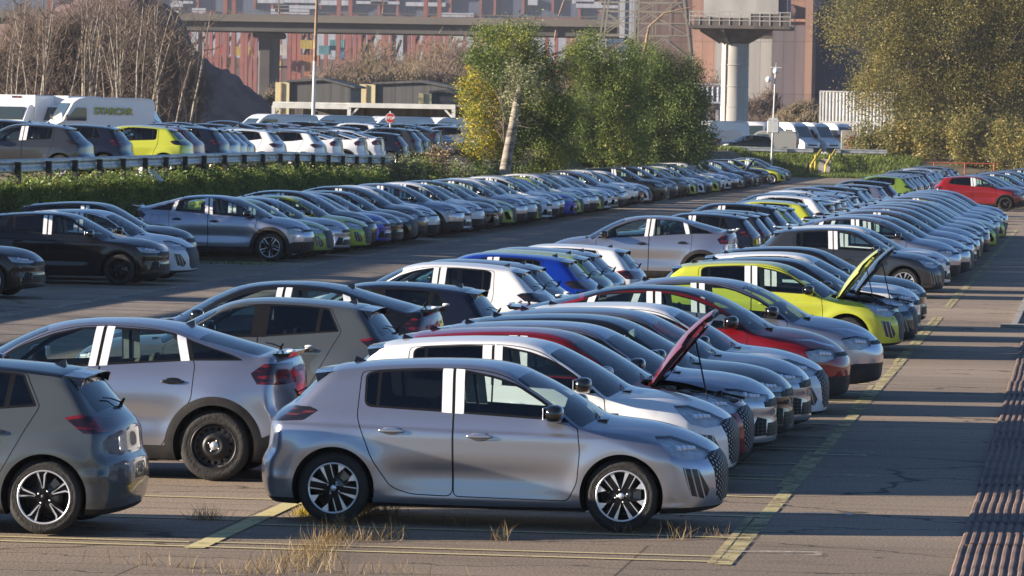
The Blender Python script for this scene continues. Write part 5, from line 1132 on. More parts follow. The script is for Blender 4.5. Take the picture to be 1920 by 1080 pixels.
def van(size, col, px, y, yaw, label, z=None):
    v = VANS[(size,col)]; x = (px-2063)/9000*y; e = empty('panel_van', (x, y, zat(x,y) if z is None else z), R_(yaw)); tag(e, label, 'van', 'white vans')
    for nme, me in v['parts']:
        o = bpy.data.objects.new(nme, me); COL.objects.link(o); o.parent = e
    wm = wheel('steel', 0.34, 0.21, False)[0]
    for a in v['ax']:
        for s in (-1,1):
            o = bpy.data.objects.new('wheel', wm); COL.objects.link(o); o.parent = e; o.location = (a, s*(v['W']/2-0.11), 0.34); o.rotation_euler = (0,0,0 if s < 0 else math.pi)
    return e
e = van('big','w', 152, 236, 180+32, 'tall white van with lime STARCAR lettering on its side'); M['x'] = None
cu = bpy.data.curves.new('lettering', 'FONT'); cu.body = 'STARCAR'; cu.size = 0.46; cu.extrude = 0.010; cu.offset = 0.009; cu.space_character = 1.02
o = bpy.data.objects.new('lettering_tmp', cu); COL.objects.link(o); bpy.context.view_layer.update(); me = bpy.data.meshes.new_from_object(o.evaluated_get(bpy.context.evaluated_depsgraph_get())); bpy.data.objects.remove(o)
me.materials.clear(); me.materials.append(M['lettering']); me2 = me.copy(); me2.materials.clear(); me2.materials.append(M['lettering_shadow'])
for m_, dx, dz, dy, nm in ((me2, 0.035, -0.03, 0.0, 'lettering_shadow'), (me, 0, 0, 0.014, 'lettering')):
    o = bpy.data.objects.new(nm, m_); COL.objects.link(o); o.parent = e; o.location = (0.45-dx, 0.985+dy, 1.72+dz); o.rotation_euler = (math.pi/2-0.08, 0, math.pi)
van('big','w', 196, 246, 2, 'tall white van facing right, nose just right of the lettered van')
# box vans behind it
def box_van(px, y, yaw, label):
    x = (px-2063)/9000*y; e = empty('box_van', (x, y, zat(x,y)), R_(yaw)); tag(e, label, 'van', 'white box vans')
    b = MB(); b.box((-0.9,0,1.62),(3.9,2.15,1.95), ch=0.05); b.build('cargo_box', [M['van_white']], e)
    b = MB(); b.prism(rounded([(1.0,0.45),(1.0,2.0),(1.35,2.15),(1.75,2.0),(2.3,1.3),(2.9,1.1),(3.0,0.5)], 0.08), -0.98, 0.98); b.build('cab', [M['van_white']], e)
    b = MB(); b.prism([(1.80,1.97),(2.28,1.34),(2.31,1.36),(1.83,2.0)], -0.85, 0.85); b.build('windscreen', [M['vanglass']], e)
    b = MB(); b.box((1.07,0,2.50),(0.06,0.5,0.10)); b.build('marker_light', [M['tail']], e)
    for a in (-1.7,2.1):
        for s in (-1,1): o = bpy.data.objects.new('wheel', wheel('steel', 0.34, 0.21, False)[0]); COL.objects.link(o); o.parent = e; o.location = (a, s*0.85, 0.34); o.rotation_euler = (0,0,0 if s < 0 else math.pi)
box_van(14, 238, 180+78, 'white box van at the left edge behind the raised level cars')
box_van(78, 240, 180+78, 'white box van between the left edge one and the lettered van')
for i, (px, y) in enumerate(((490,232),(600,236),(715,242),(825,246))):
    van('small','w', px, y, 180+35, f'small white panel van, {ordinal(i+1)} from the left in front of the white canopy')
for i, (px, y, yaw, sz, col, lab) in enumerate(((1338,366,180+50,'big','w','tall white van behind the small white van at the left of the far vans'),(1330,357,180+30,'small','w','small white van partly behind the dark crossovers'),(1436,357,180,'small','g','grey panel van beside the black crossover'),(1415,374,180+84,'big','w','tall white van behind the grey panel van'),(1468,374,-35,'big','w','tall white van facing right, left of three by the container'),(1508,376,-35,'big','w','tall white van facing right, middle of three by the container'),(1550,379,-35,'big','w','tall white van facing right, nearest the white container'))):
    van(sz, col, px, y, yaw, lab)
# ================================================================== GUARD RAILS, POLES, SMALL THINGS
M['galv'] = noisy(mat('galvanised_steel', (0.42,0.44,0.47), 0.45, 0.6), (0.34,0.36,0.38), (0.52,0.54,0.57), 2.5)
M['post'] = mat('dark_post', (0.02,0.02,0.021), 0.7); M['pole'] = noisy(mat('pole_paint', (0.5,0.52,0.52), 0.5), (0.42,0.44,0.45), (0.56,0.57,0.56), 3)
M['rust'] = noisy(mat('rusty_steel', (0.25,0.16,0.1), 0.8), (0.16,0.10,0.065), (0.34,0.22,0.14), 3)
def guard_rail(pts, label, group=None, step=3.4, h=0.70):
    p0 = pts[0]; e = empty('guard_rail', (p0[0], p0[1], gz(*p0))); tag(e, label, 'guard rail', group)
    P = [np.array(p) for p in pts]; d = [0]
    for a, b in zip(P, P[1:]): d.append(d[-1]+np.linalg.norm(b-a))
    def pos(s): return np.array([np.interp(s, d, [p[k] for p in P]) for k in (0,1)])
    prof = [(0,0.0),(0.035,0.035),(0.035,0.085),(0.0,0.13),(0.0,0.18),(0.035,0.225),(0.035,0.275),(0.0,0.31)]
    n = int(d[-1]/2)+1; V = []; F = []; m = len(prof)
    for i in range(n+1):
        s = d[-1]*i/n; q = pos(s); t = pos(min(s+0.5,d[-1]))-pos(max(s-0.5,0)); t /= max(np.linalg.norm(t),1e-6); nr = np.array([t[1],-t[0]])*1.0
        z = gz(*q)+h-0.31
        for (o_, hz) in prof: V.append((q[0]+nr[0]*o_-p0[0], q[1]+nr[1]*o_-p0[1], z+hz-gz(*p0)))
    for i in range(n):
        for k in range(m-1): F.append((i*m+k, (i+1)*m+k, (i+1)*m+k+1, i*m+k+1))
    np_mesh('rail', V, F, [M['galv']], e, smooth=False)
    k = 0; s = 0.5
    mb = MB(); mb.box((0,0,0.24),(0.12,0.14,1.0)); pm = mb.mesh('post'); pm.materials.append(M['post'])
    while s < d[-1]:
        q = pos(s); o = bpy.data.objects.new('post', pm); COL.objects.link(o); o.parent = e; t = pos(min(s+0.5,d[-1]))-pos(max(s-0.5,0)); nr = np.array([t[1],-t[0]])/np.linalg.norm(t)
        o.location = (q[0]+nr[0]*0.10-p0[0], q[1]+nr[1]*0.10-p0[1], gz(*q)-gz(*p0)-0.10); s += step
guard_rail([p for p in RAIL_P if 55 < p[1] < 185], 'galvanised guard rail on dark posts along the top of the grass bank', 'guard rails')
def farp(px, y): return ((px-2063)/9000*y, y)
guard_rail([farp(1285,346),farp(1400,346),farp(1522,346)], 'galvanised guard rail in front of the far vans, left of the yellow handrails', 'guard rails')
guard_rail([farp(1562,346),farp(1660,346)], 'short guard rail right of the yellow handrails', 'guard rails')
# tall lamp pole and camera mast
p = gp(585, 292, plateau(160)); x, y = p.x, p.y
e = empty('lamp_pole', (x, y, gz(x,y))); tag(e, 'tall pale lamp pole behind the guard rail, running out of the top of the picture', 'pole')
b = MB(); b.tube([(0,0,-0.4),(0.06,0,4.6)], [0.098,0.088], 14); b.build('lower_pole', [M['pole']], e)
b = MB(); b.tube([(0.06,0,4.6),(0.14,0,9.0)], [0.088,0.06], 14); b.build('upper_pole', [M['rust']], e)
b = MB(); b.tube([(0.14,0,9.0),(0.3,0,9.4),(1.2,0,9.6)], 0.04, 8); b.box((1.5,0,9.6),(0.7,0.25,0.12), ch=0.03); b.build('lamp_head', [M['pole']], e)
x, y = farp(1443, 334); e = empty('camera_mast', (x, y, gz(x,y))); tag(e, 'slim pale mast with two cameras and a white cabinet', 'mast')
b = MB(); b.tube([(0,0,-0.5),(0.20,0,7.4)], [0.085,0.055], 10); b.build('mast', [M['pole']], e)
for dx, dz, nm in ((-0.28,6.75,'camera'),(0.22,7.35,'camera')):
    b = MB(); ell(b, (dx,-0.1,dz), (0.2,0.2,0.22), 0, 10, 2.0); b.beam((0.18,0,dz+0.1),(dx,-0.1,dz+0.1),0.06,0.06); b.build(nm, [M['van_white']], e)
b = MB(); b.tube([(0.2,0,7.4),(0.22,0,7.9)], 0.02, 6); b.beam((-0.2,0,7.6),(0.6,0,7.6),0.05,0.05); b.build('crossbar', [M['pole']], e)
b = MB(); b.box((0.10,0.18,3.45),(0.82,0.5,0.85), ch=0.05); b.prism([(-0.33,3.88),(0.53,3.88),(0.36,4.10),(-0.16,4.10)], -0.06, 0.42); b.build('cabinet', [M['pole']], e)
# stop sign
x, y = farp(720, 212); e = empty('stop_sign', (x, y, gz(x,y))); tag(e, 'red octagonal stop sign above the raised level cars', 'sign')
zc = CAMZ-(221-226.0)/9000*212-gz(x,y)
b = MB(); b.tube([(0,0,0),(0,0,zc+0.3)], 0.035, 8); b.build('pole', [M['pole']], e)
M['sign_red'] = mat('sign_red', (0.42,0.03,0.03), 0.5)
for r, yy, m_, nm in ((0.235,-0.045,'van_white','border'),(0.215,-0.052,'sign_red','plate')):
    b = MB(); b.prism([(r*math.cos(R_(22.5+45*k)), zc+r*math.sin(R_(22.5+45*k))) for k in range(8)], yy-0.006, yy+0.006+(0.02 if nm == 'border' else 0)); b.build(nm, [M[m_]], e)
cu = bpy.data.curves.new('sign_text', 'FONT'); cu.body = 'STOP'; cu.size = 0.17; cu.align_x = 'CENTER'; cu.extrude = 0.003; cu.offset = 0.006
o = bpy.data.objects.new('t', cu); COL.objects.link(o); bpy.context.view_layer.update(); me = bpy.data.meshes.new_from_object(o.evaluated_get(bpy.context.evaluated_depsgraph_get())); bpy.data.objects.remove(o)
me.materials.clear(); me.materials.append(M['van_white']); o = bpy.data.objects.new('lettering', me); COL.objects.link(o); o.parent = e; o.location = (0,-0.062,zc-0.06); o.rotation_euler = (math.pi/2,0,0)
# yellow handrails of the steps in the far bank, bollard, barrier
M['yellow_rail'] = noisy(mat('yellow_rail', (0.55,0.42,0.04), 0.6), (0.36,0.27,0.03), (0.60,0.47,0.06), 4)
for px, lab in ((1526,'left one of two leaning yellow handrails on the far grass bank'),(1553,'right one of two leaning yellow handrails on the far grass bank')):
    x, y = farp(px, 341); e = empty('handrail', (x, y, gz(x,y))); tag(e, lab, 'handrail', 'yellow handrails')
    b = MB(); b.tube([(-0.12,-3.5,-gz(x,y)+0.05),(-0.10,-3.5,-gz(x,y)+0.95),(0.14,4.5,1.55)], 0.075, 8); b.build('rail', [M['yellow_rail']], e)
    b = MB(); b.tube([(0.0,0,0),(0.02,0,1.2)], 0.07, 8); b.build('upright', [M['yellow_rail']], e)
b = MB()
for i in range(9): b.box((0,i*0.32,0.08+i*0.155),(0.85,0.34,0.16))
x, y = farp(1541, 338.5); o = b.build('garden_steps', [M['concrete']], None, (x, y, 0)); tag(o, 'narrow steps up the far grass bank between the yellow handrails', 'steps')
x, y = farp(1512, 338); b = MB(); b.tube([(0,0,0),(0,0,0.95)], 0.13, 10); b.lathe([(0.0,1.0),(0.10,0.98),(0.135,0.92)], 10); o = b.build('bollard', [M['post']], None, (x, y, gz(x,y))); tag(o, 'small dark bollard left of the yellow handrails', 'bollard')
x, y = farp(1800, 330); e = empty('red_barrier', (x, y, gz(x,y))); tag(e, 'low rust red pipe barrier in front of the far hedge', 'barrier')
M['red_pipe'] = mat('red_pipe', (0.30,0.07,0.04), 0.6); b = MB(); b.tube([(-2.2,0,1.35),(2.4,0,1.35)], 0.05, 6); b.build('rail', [M['red_pipe']], e)
for dx in (-1.9,0.2,2.2): b = MB(); b.tube([(dx,0,0),(dx,0,1.4)], 0.05, 6); b.build('post', [M['red_pipe']], e)
# white containers and concrete blocks
M['cont'] = noisy(mat('container_white', (0.55,0.55,0.53), 0.6), (0.46,0.46,0.45), (0.62,0.62,0.60), 1.2)
def container(x, y, z, L_, W_, H_, rz, m_, label, group=None, name='shipping_container'):
    V = []; F = []; b = MB(); p = 0.28; n = int(L_/p)
    for s in (-1,1):
        prof = []
        for i in range(n): a = -L_/2+i*p; prof += [(a,0),(a+p*0.35,0),(a+p*0.5,0.05),(a+p*0.85,0.05)]
        prof.append((L_/2,0)); vs = []
        for (a, o_) in prof: vs += [(a, s*(W_/2-o_), 0.12), (a, s*(W_/2-o_), H_-0.1)]
        b.add(vs, [(2*i,2*i+1,2*i+3,2*i+2) for i in range(len(prof)-1)])
    b.box((0,0,0.06),(L_,W_,0.12)); b.box((0,0,H_-0.05),(L_,W_,0.10))
    for sx in (-1,1):
        for sy in (-1,1): b.box((sx*(L_/2-0.07),sy*(W_/2-0.07),H_/2),(0.15,0.15,H_-0.22))
    b.box((-L_/2+0.06,0,H_/2),(0.05,W_-0.3,H_-0.24)); b.box((L_/2-0.06,0,H_/2),(0.05,W_-0.3,H_-0.24))
    o = b.build(name, [m_], None, (x,y,z)); o.rotation_euler = (0,0,rz); tag(o, label, 'container', group)
    return o
x, y = farp(1598, 392); gzc = gz(x, y)
container(x+0.2, y+1.2, gzc, 6.06, 2.44, 2.59, R_(-4), M['cont'], 'lower white corrugated container behind the right-hand tree', 'white containers')
container(x+0.2, y+1.2, gzc+2.60, 6.06, 2.44, 2.59, R_(-4), M['cont'], 'upper white corrugated container stacked on the lower one', 'white containers')
M['hazard'] = mat('hazard_stripes', (0.5,0.1,0.08), 0.6)
for i, (px, w_, h_, lab) in enumerate(((1588,1.1,2.0,'concrete block with red and white stripes at the left of the block wall'),(1612,1.5,1.7,'middle grey steel door block under the tree'),(1637,0.9,1.9,'striped concrete block at the right of the block wall'))):
    x, y = farp(px, 356); e = empty('concrete_block', (x, y, gz(x,y))); tag(e, lab, 'block', 'blocks by the container'); b = MB(); b.box((0,0,h_/2),(w_,1.2,h_), ch=0.05); b.build('block', [M['concrete']], e)
    if i != 1:
        b = MB()
        for k in range(3): b.prism([(-0.12,h_*0.35+0.28*k),(0.12,h_*0.35+0.28*k+0.14),(0.12,h_*0.35+0.28*k+0.26),(-0.12,h_*0.35+0.28*k+0.12)], -0.625, -0.605)
        b.build('warning_stripes', [M['hazard']], e)
    else:
        b = MB(); b.box((0,-0.62,h_*0.45),(0.9,0.04,h_*0.8), ch=0.01); b.build('door', [M['galv']], e)
# white canopy
e = empty('canopy', ((495-2063)/9000*262, 262, zat(-45,262))); tag(e, 'long low white steel canopy behind the white vans', 'canopy')
M['steel_white'] = noisy(mat('white_steel', (0.66,0.66,0.62), 0.5), (0.56,0.56,0.53), (0.70,0.70,0.67), 2)
W1 = 350/9000*262; zt = CAMZ+(223-197)/9000*262-zat(-45,262); b = MB()
b.box((W1*0.21,-0.2,zt-0.04),(W1*0.42,0.22,0.26)); b.box((W1*0.71,-0.2,zt+0.06),(W1*0.58,0.22,0.26)); b.box((W1/2,3,zt+0.14),(W1,6.3,0.08)); b.build('roof', [M['steel_white']], e)
for k, dx in enumerate((0.06,W1*0.42,W1-0.1)): b = MB(); b.box((dx,-0.2,zt/2),(0.20,0.20,zt-0.1)); b.beam((dx,-0.2,zt-0.6),(dx+(0.5 if k < 2 else -0.5),-0.2,zt-0.08),0.1,0.1); b.build('post', [M['steel_white']], e)
for dx in (0.1,W1*0.42,W1-0.1): b = MB(); b.box((dx,5.8,zt/2),(0.18,0.18,zt)); b.build('post', [M['post']], e)
b = MB(); b.box((W1/2,6.1,zt/2),(W1,0.08,zt)); b.build('rear_wall', [noisy(mat('dim_cladding', (0.10,0.10,0.10), 0.8), (0.06,0.06,0.06), (0.16,0.16,0.15), 0.8, stretch=(4,1,0.3))], e)
# ================================================================== SHEDS, HEAP, BRIDGE, PORT
M['cream'] = noisy(mat('cream_render', (0.62,0.55,0.32), 0.8), (0.55,0.49,0.28), (0.68,0.60,0.36), 0.6)
def clad(name, c1, c2, sc=6):
    m = noisy(mat(name, c1, 0.7), c1, c2, 0.7, stretch=(sc,sc,0.15)); nt = m.node_tree; N = nt.nodes; L = nt.links; b = N['Principled BSDF']; src = b.inputs['Base Color'].links[0].from_socket
    tc = N.new('ShaderNodeTexCoord'); mp = N.new('ShaderNodeMapping'); mp.inputs['Rotation'].default_value = (math.pi/2,0,0); L.new(tc.outputs['Object'], mp.inputs[0])
    k = N.new('ShaderNodeTexBrick'); k.offset = 0.0; k.inputs['Scale'].default_value = 1.0; k.inputs['Brick Width'].default_value = 1.3; k.inputs['Row Height'].default_value = 6.0; k.inputs['Mortar Size'].default_value = 0.05
    k.inputs['Color1'].default_value = (0.90,0.90,0.91,1); k.inputs['Color2'].default_value = (1.05,1.05,1.04,1); k.inputs['Mortar'].default_value = (0.66,0.66,0.68,1); L.new(mp.outputs[0], k.inputs[0])
    x = N.new('ShaderNodeMix'); x.data_type = 'RGBA'; x.blend_type = 'MULTIPLY'; x.inputs[0].default_value = 1; L.new(src, x.inputs[6]); L.new(k.outputs[0], x.inputs[7]); L.new(x.outputs[2], b.inputs['Base Color']); return m
M['dark_clad'] = clad('dark_sheet_cladding', (0.085,0.090,0.095), (0.125,0.125,0.125))
def shed(px0, px1, pxc, pytop, pyl, y, label, depth=5):
    """cream gable end up to pxc, dark long wall to px1, with a low pitched roof"""
    x0, x1, xc = [(p-2063)/9000*y for p in (px0, px1, pxc)]; z0 = 1.45; zt = CAMZ+(224-pytop)/9000*y-z0; zl = CAMZ+(224-pyl)/9000*y-z0; rz = 0.0
    e = empty('industrial_shed', (x0, y, z0)); tag(e, label, 'shed', 'cream and dark sheds'); w = x1-x0; c = xc-x0
    b = MB(); b.box((c/2,depth/2,zl/2),(c,depth,zl)); b.build('cream_wall', [M['cream']], e)
    b = MB(); xm = c+(w-c)*0.55; b.prism([(c+0.003,0),(w,0),(w,zl*0.93),(xm,zt),(c+0.003,zl)], 0.15, depth); b.build('dark_wall', [M['dark_clad']], e)
    b = MB(); b.prism([(c-0.2,zl+0.003),(xm,zt+0.003),(w+0.3,zl*0.93),(w+0.3,zl*0.93+0.14),(xm,zt+0.18),(c-0.2,zl+0.15)], -0.05, depth+0.3); b.build('roof', [M['dark_clad']], e)
    b = MB(); b.box((c*0.45,-0.03,zl*0.5),(0.10,0.10,zl*0.98)); b.build('downpipe', [M['rust']], e)
    b = MB(); b.lathe([(0.0,0.0),(0.9,0.0),(0.9,1.2),(0.6,1.5),(0.0,1.6)], 14, 'Y', c=(c+(w-c)*0.3,-0.9,1.2)); b.build('rust_tank', [M['rust']], e)
shed(498,642,525,150,155,330,'cream and dark shed at the left above the white canopy')
shed(660,848,690,151,156,345,'larger cream and dark shed above the right part of the white canopy')
shed(773,852,798,168,171,318,'small cream and dark shed in front of the larger one',4)
# ore heap
M['ore'] = noisy(mat('ore_heap', (0.10,0.065,0.07), 0.95), (0.075,0.050,0.055), (0.150,0.100,0.098), 0.25, bump=0.8, bscale=3)
def heap():
    Y0 = 430; V = []; F = []; prof = [(-300,150),(-100,70),(100,-10),(230,-30),(300,20),(335,92),(370,118),(400,128),(440,160),(492,206),(520,222)]
    xs_ = np.arange(-300, 521, 10); n = len(xs_); m = 26; r = np.random.default_rng(3)
    for j in range(m+1):
        t = j/m; 
        for px in xs_:
            top = CAMZ+(222-np.interp(px, [p[0] for p in prof], [p[1] for p in prof]))/9000*Y0; hgt = max(top-1.4, 0)
            s = 1-abs(t-0.6)/(0.6 if t < 0.6 else 0.4); yy = Y0-24+44*t; zz = 1.35+hgt*max(0, s)+ (r.uniform(-0.25,0.25) if 0 < j < m and hgt > 1 else 0)
            V.append(((px-2063)/9000*Y0+r.uniform(-.2,.2), yy, zz))
    for j in range(m):
        for i in range(n-1): F.append((j*n+i, j*n+i+1, (j+1)*n+i+1, (j+1)*n+i))
    o = np_mesh('ore_heap', V, F, [M['ore']], smooth=True); tag(o, 'huge dark purple-brown heap of ore sloping down behind the bare trees', 'heap')
heap()
# road bridge
M['bridge'] = noisy(mat('bridge_concrete', (0.2,0.18,0.16), 0.85), (0.11,0.10,0.09), (0.175,0.158,0.14), 0.15, stretch=(0.3,1,1)); M['bridge_dark'] = noisy(mat('bridge_girder', (0.13,0.12,0.12), 0.85), (0.070,0.066,0.066), (0.105,0.098,0.095), 0.2)
YB = 620; e = empty('road_bridge', ((700-2063)/9000*YB, YB, 1.4)); tag(e, 'long concrete road bridge crossing in front of the red port cranes', 'bridge')
def bz(py): return CAMZ+(226-py)/9000*YB-1.4
X0, X1 = (-200-700)/9000*YB, (1700-700)/9000*YB
b = MB(); b.box(((X0+X1)/2,6,(bz(43)+bz(61))/2),(X1-X0,12,bz(43)-bz(61))); b.build('girder', [M['bridge_dark']], e)
b = MB(); b.box(((X0+X1)/2,-0.4,(bz(29)+bz(40.3))/2),(X1-X0,0.5,bz(29)-bz(40.3))); b.box(((X0+X1)/2,6,bz(41.5)),(X1-X0,13.6,0.2)); b.build('deck', [M['bridge']], e)
b = MB(); b.beam((X0,-0.4,bz(24)),(X1,-0.4,bz(24)),0.08,0.1)
for k in range(60): x = X0+(X1-X0)*k/59; b.box((x,-0.4,bz(26.5)),(0.08,0.08,bz(24)-bz(29)))
b.build('railing', [M['bridge']], e)
for px in (120, 470, 915, 1180): b = MB(); x = (px-700)/9000*YB; b.box((x,6,bz(61.5)/2),(1.7,7,bz(61.5)-0.1), ch=0.2); b.box((x,6,bz(61.5)-0.4),(3.0,9,0.78), ch=0.2); b.build('pier', [M['bridge_dark']], e)
for px, lean in ((503,0),(702,0),(1035,1)):
    b = MB(); x = (px-700)/9000*YB; b.tube([(x,-0.2,bz(29)),(x,-0.2,bz(-40)),(x+1.5,-0.2,bz(-70))] if not lean else [(x-0.3,-0.2,bz(70)),(x,-0.2,bz(30)),(x+0.8,-0.2,bz(-5)),(x+2.4,-0.2,bz(-30))], [0.14,0.10,0.06] if not lean else [0.14,0.12,0.1,0.06], 6); b.build('lamp_post', [M['rust']], e)
# red gantry cranes of the port
M['crane'] = noisy(mat('crane_red', (0.42,0.10,0.07), 0.6), (0.22,0.078,0.065), (0.31,0.11,0.09), 0.3); M['crane_dark'] = noisy(mat('crane_dark_red', (0.20,0.065,0.06), 0.7), (0.16,0.055,0.05), (0.24,0.08,0.07), 0.3)  # deeper red for crossbeams, braces and the hall ladder
YC = 900
def cz(py, Y=YC): return CAMZ+(226-py)/9000*Y
def crane(px0, px1, label, Y=YC, seed=0):
    r = random.Random(seed); f = lambda px: (px-2063)/9000*Y
    e = empty('gantry_crane', (f(px0), Y, 1.4)); tag(e, label, 'crane', 'red port gantry cranes'); w = f(px1)-f(px0)
    for dx, dy in ((0,0),(w,0),(w*0.30,16),(w*0.72,16)):
        b = MB(); hh = cz(-30 if (seed % 3 == 0 and dy == 0) else 40, Y)-1.4; b.box((dx,dy,hh/2),(0.75,0.8,hh)); b.build('leg', [M['crane']], e)
    for z, t in ((cz(128,Y),0.8),(cz(30,Y),1.2)):
        b = MB(); b.box((w/2,0,z-1.4),(w-0.86,0.5,t*0.55)); b.build('crossbeam', [M['crane_dark']], e)
    for a, c in (((-w*0.2,17,cz(120,Y)-1.4),(w*1.1,17,cz(62,Y)-1.4)),((w*0.2,19,cz(150,Y)-1.4),(w*1.4,19,cz(70,Y)-1.4))):
        b = MB(); b.beam(a, c, 0.45, 0.5); b.build('brace', [M['crane_dark']], e)
for i, (a, c) in enumerate(((60,150),(200,290),(352,385),(400,416),(500,524),(532,540),(618,640),(635,660),(724,746),(784,810),(960,1085))):
    crane(a, c, f'red steel gantry crane legs beyond the bridge, {ordinal(i+1)} from the left', YC+18*(i % 3), i)
# containers under the cranes
cm = {n_: noisy(mat('container_'+n_, c, 0.6), tuple(v*0.8 for v in c), c, 0.4) for n_, c in dict(teal=(0.10,0.28,0.32), blue=(0.08,0.22,0.42), yellow=(0.50,0.38,0.08), red=(0.40,0.10,0.07), white=(0.5,0.5,0.48), orange=(0.48,0.20,0.10)).items()}
for i, (px, py, n_) in enumerate(((592,90,'teal'),(612,82,'teal'),(622,98,'blue'),(640,75,'blue'),(560,80,'yellow'),(560,112,'orange'),(388,92,'red'),(392,118,'yellow'),(437,95,'yellow'),(560,132,'orange'),(486,120,'yellow'),(500,92,'white'),(730,150,'blue'),(840,60,'white'))):
    x = (px-2063)/9000*930; z = cz(py, 930); o = container(x, 930+(i % 4)*3, z-1.3, 2.0+0.8*(i % 3), 2.0, 1.7+0.4*(i % 2), 0, cm[n_], f'{n_} container stacked beyond the bridge, number {i+1} from the list of {n_} ones' if False else f'{n_} container among the crane legs, {ordinal(i+1)} of the stack boxes', 'containers among the cranes')
    b = MB()
# pale and blue halls far behind
def hall(px0, px1, py0, py1, Y, m_, label, name='warehouse', side=None, depth=40):
    f = lambda px: (px-2063)/9000*Y; z1 = CAMZ+(226-py0)/9000*Y; z0 = CAMZ+(226-py1)/9000*Y; z0 = min(z0, 1.4)
    e = empty(name, (f(px0), Y, z0)); tag(e, label, 'building'); w = f(px1)-f(px0)
    b = MB(); b.box((w/2,depth/2,(z1-z0)/2),(w,depth,z1-z0)); b.build('walls', [m_], e)
    return e, w, z1-z0
M['hall_blue'] = clad('blue_hall_cladding', (0.040,0.062,0.115), (0.075,0.105,0.165), 2); M['hall_pale'] = clad('pale_hall_cladding', (0.30,0.32,0.37), (0.38,0.40,0.45), 1)
e, w_, h_ = hall(-500,1400,-260,40,1500,M['hall_blue'],'enormous blue grey hall filling the skyline above the bridge', depth=60)
for k in range(5):
    b = MB(); b.box((w_/2,-0.5,h_-8-k*7.0),(w_,0.8,1.3)); b.build('wall_band', [M['bridge_dark']], e)
rg_ = random.Random(8); b = MB()
for k in range(60):
    x = rg_.uniform(w_*0.3, w_*0.95); z = h_-rg_.uniform(34, 48); b.box((x,-1.0,z),(rg_.uniform(3,14),1.6,rg_.uniform(0.8,2.4)))
b.build('wall_pipework', [M['hall_pale']], e); b = MB()
for k in range(26): x = w_*(0.3+0.65*k/26)+rg_.uniform(-2,2); b.box((x,-0.8,h_-42),(0.8,1.2,rg_.uniform(8,16)))
b.build('wall_ladder', [M['crane_dark']], e)
M['rust_hall'] = clad('rust_hall_cladding', (0.10,0.065,0.065), (0.16,0.10,0.095), 3)
hall(280,1130,112,230,1060,M['rust_hall'],'dull red low hall behind the crane legs')
for i_ in range(9):
    crane(330+88*i_, 352+88*i_, f'hazy dark red crane legs in the back line beyond the bridge, {ordinal(i_+1)} from the left', 1010, 50+i_*3+2)
hall(330,1130,62,230,1250,M['hall_pale'],'pale long hall visible under the bridge between crane legs')
for i, (px, py) in enumerate(((700,66),(860,60))): pass
# ================================================================== RIGHT-HAND WORKS BUILDINGS
M['brown_wall'] = clad('brown_shade_cladding', (0.115,0.080,0.078), (0.145,0.105,0.10), 1.5); M['salmon'] = clad('salmon_sunlit_cladding', (0.33,0.19,0.145), (0.40,0.24,0.18), 1.2)  # sunlight is put into the salmon colour, shade into the brown
M['offwhite'] = clad('offwhite_cladding', (0.36,0.34,0.32), (0.43,0.41,0.385), 1.2); M['mauve'] = clad('mauve_shade_cladding', (0.125,0.108,0.125), (0.155,0.135,0.15), 1.5); M['navy_wall'] = clad('navy_cladding', (0.022,0.035,0.085), (0.035,0.055,0.12), 2)  # mauve carries the shade of the facades in its colour
hall(1186,1289,-60,230,560,M['brown_wall'],'shaded brown hall wall behind the lattice pylon','works_building')
hall(1289,1334,-60,230,556,M['salmon'],'sunlit salmon pink wall strip left of the round tower','works_building')  # sunlit side wall as its own box, the sun in its colour
hall(1334,1441,60,230,552,M['offwhite'],'off white wall behind the round tower','works_building')
e, w_, h_ = hall(1441,1502,27,230,548,M['mauve'],'shaded mauve grey wall block right of the round tower','works_building')
b = MB(); b.box((w_/2,-0.1,h_+0.15),(w_+0.3,0.6,0.3)); b.build('parapet', [M['salmon']], e); b = MB(); ell(b, (w_*0.35,2,h_+1.2), (1.2,1.2,1.0), 0, 8, 2.0); b.build('roof_tank', [M['hall_pale']], e)
hall(1441,1516,-60,230,600,M['salmon'],'salmon pink wall behind and above the mauve block','works_building')
hall(1502,1516,-60,230,545,M['salmon'],'narrow sunlit salmon wall edge beside the navy wall','works_building')  # sunlit wall edge as a separate box, coloured as if lit
hall(1516,1960,4,230,552,M['navy_wall'],'dark navy wall beside the right-hand tree','works_building')
hall(1516,1960,-60,230,570,M['mauve'],'mauve band above the navy wall','works_building')
# round tower with platform
YT = 430; f = lambda px: (px-1372)/9000*YT; zz = lambda py: CAMZ+(236-py)/9000*YT-1.45
e = empty('water_tower', ((1372-2063)/9000*YT, YT, 1.45)); tag(e, 'round concrete tower with railed square platform and white upper block', 'tower')
M['tower'] = noisy(mat('tower_concrete', (0.55,0.54,0.51), 0.75), (0.34,0.33,0.31), (0.46,0.45,0.42), 0.6, stretch=(1,1,0.3)); M['tower_dark'] = noisy(mat('dark_steelwork', (0.10,0.085,0.08), 0.8), (0.075,0.065,0.062), (0.14,0.12,0.11), 0.8)
b = MB(); r_ = 25.5/9000*YT; b.lathe([(r_*1.05,-1),(r_*1.03,zz(198)),(r_*1.02,zz(197)),(r_,zz(140)),(r_*0.985,zz(80))], 40); b.build('column', [M['tower']], e)
b = MB()
for py in (120,160,198): b.lathe([(r_*1.0,zz(py)-0.06),(r_*1.035,zz(py)-0.05),(r_*1.035,zz(py)+0.05),(r_*1.0,zz(py)+0.06)], 40)
b.build('joint_ring', [M['tower_dark'] if False else M['tower']], e)
b = MB(); b.beam((-r_*0.6,-r_*0.86,0),(-r_*0.6,-r_*0.86,zz(82)),0.10,0.10); b.build('cable_duct', [M['tower_dark']], e)
b = MB(); zb, zt2 = zz(80), zz(51); hw, hd = f(1440), 3.2
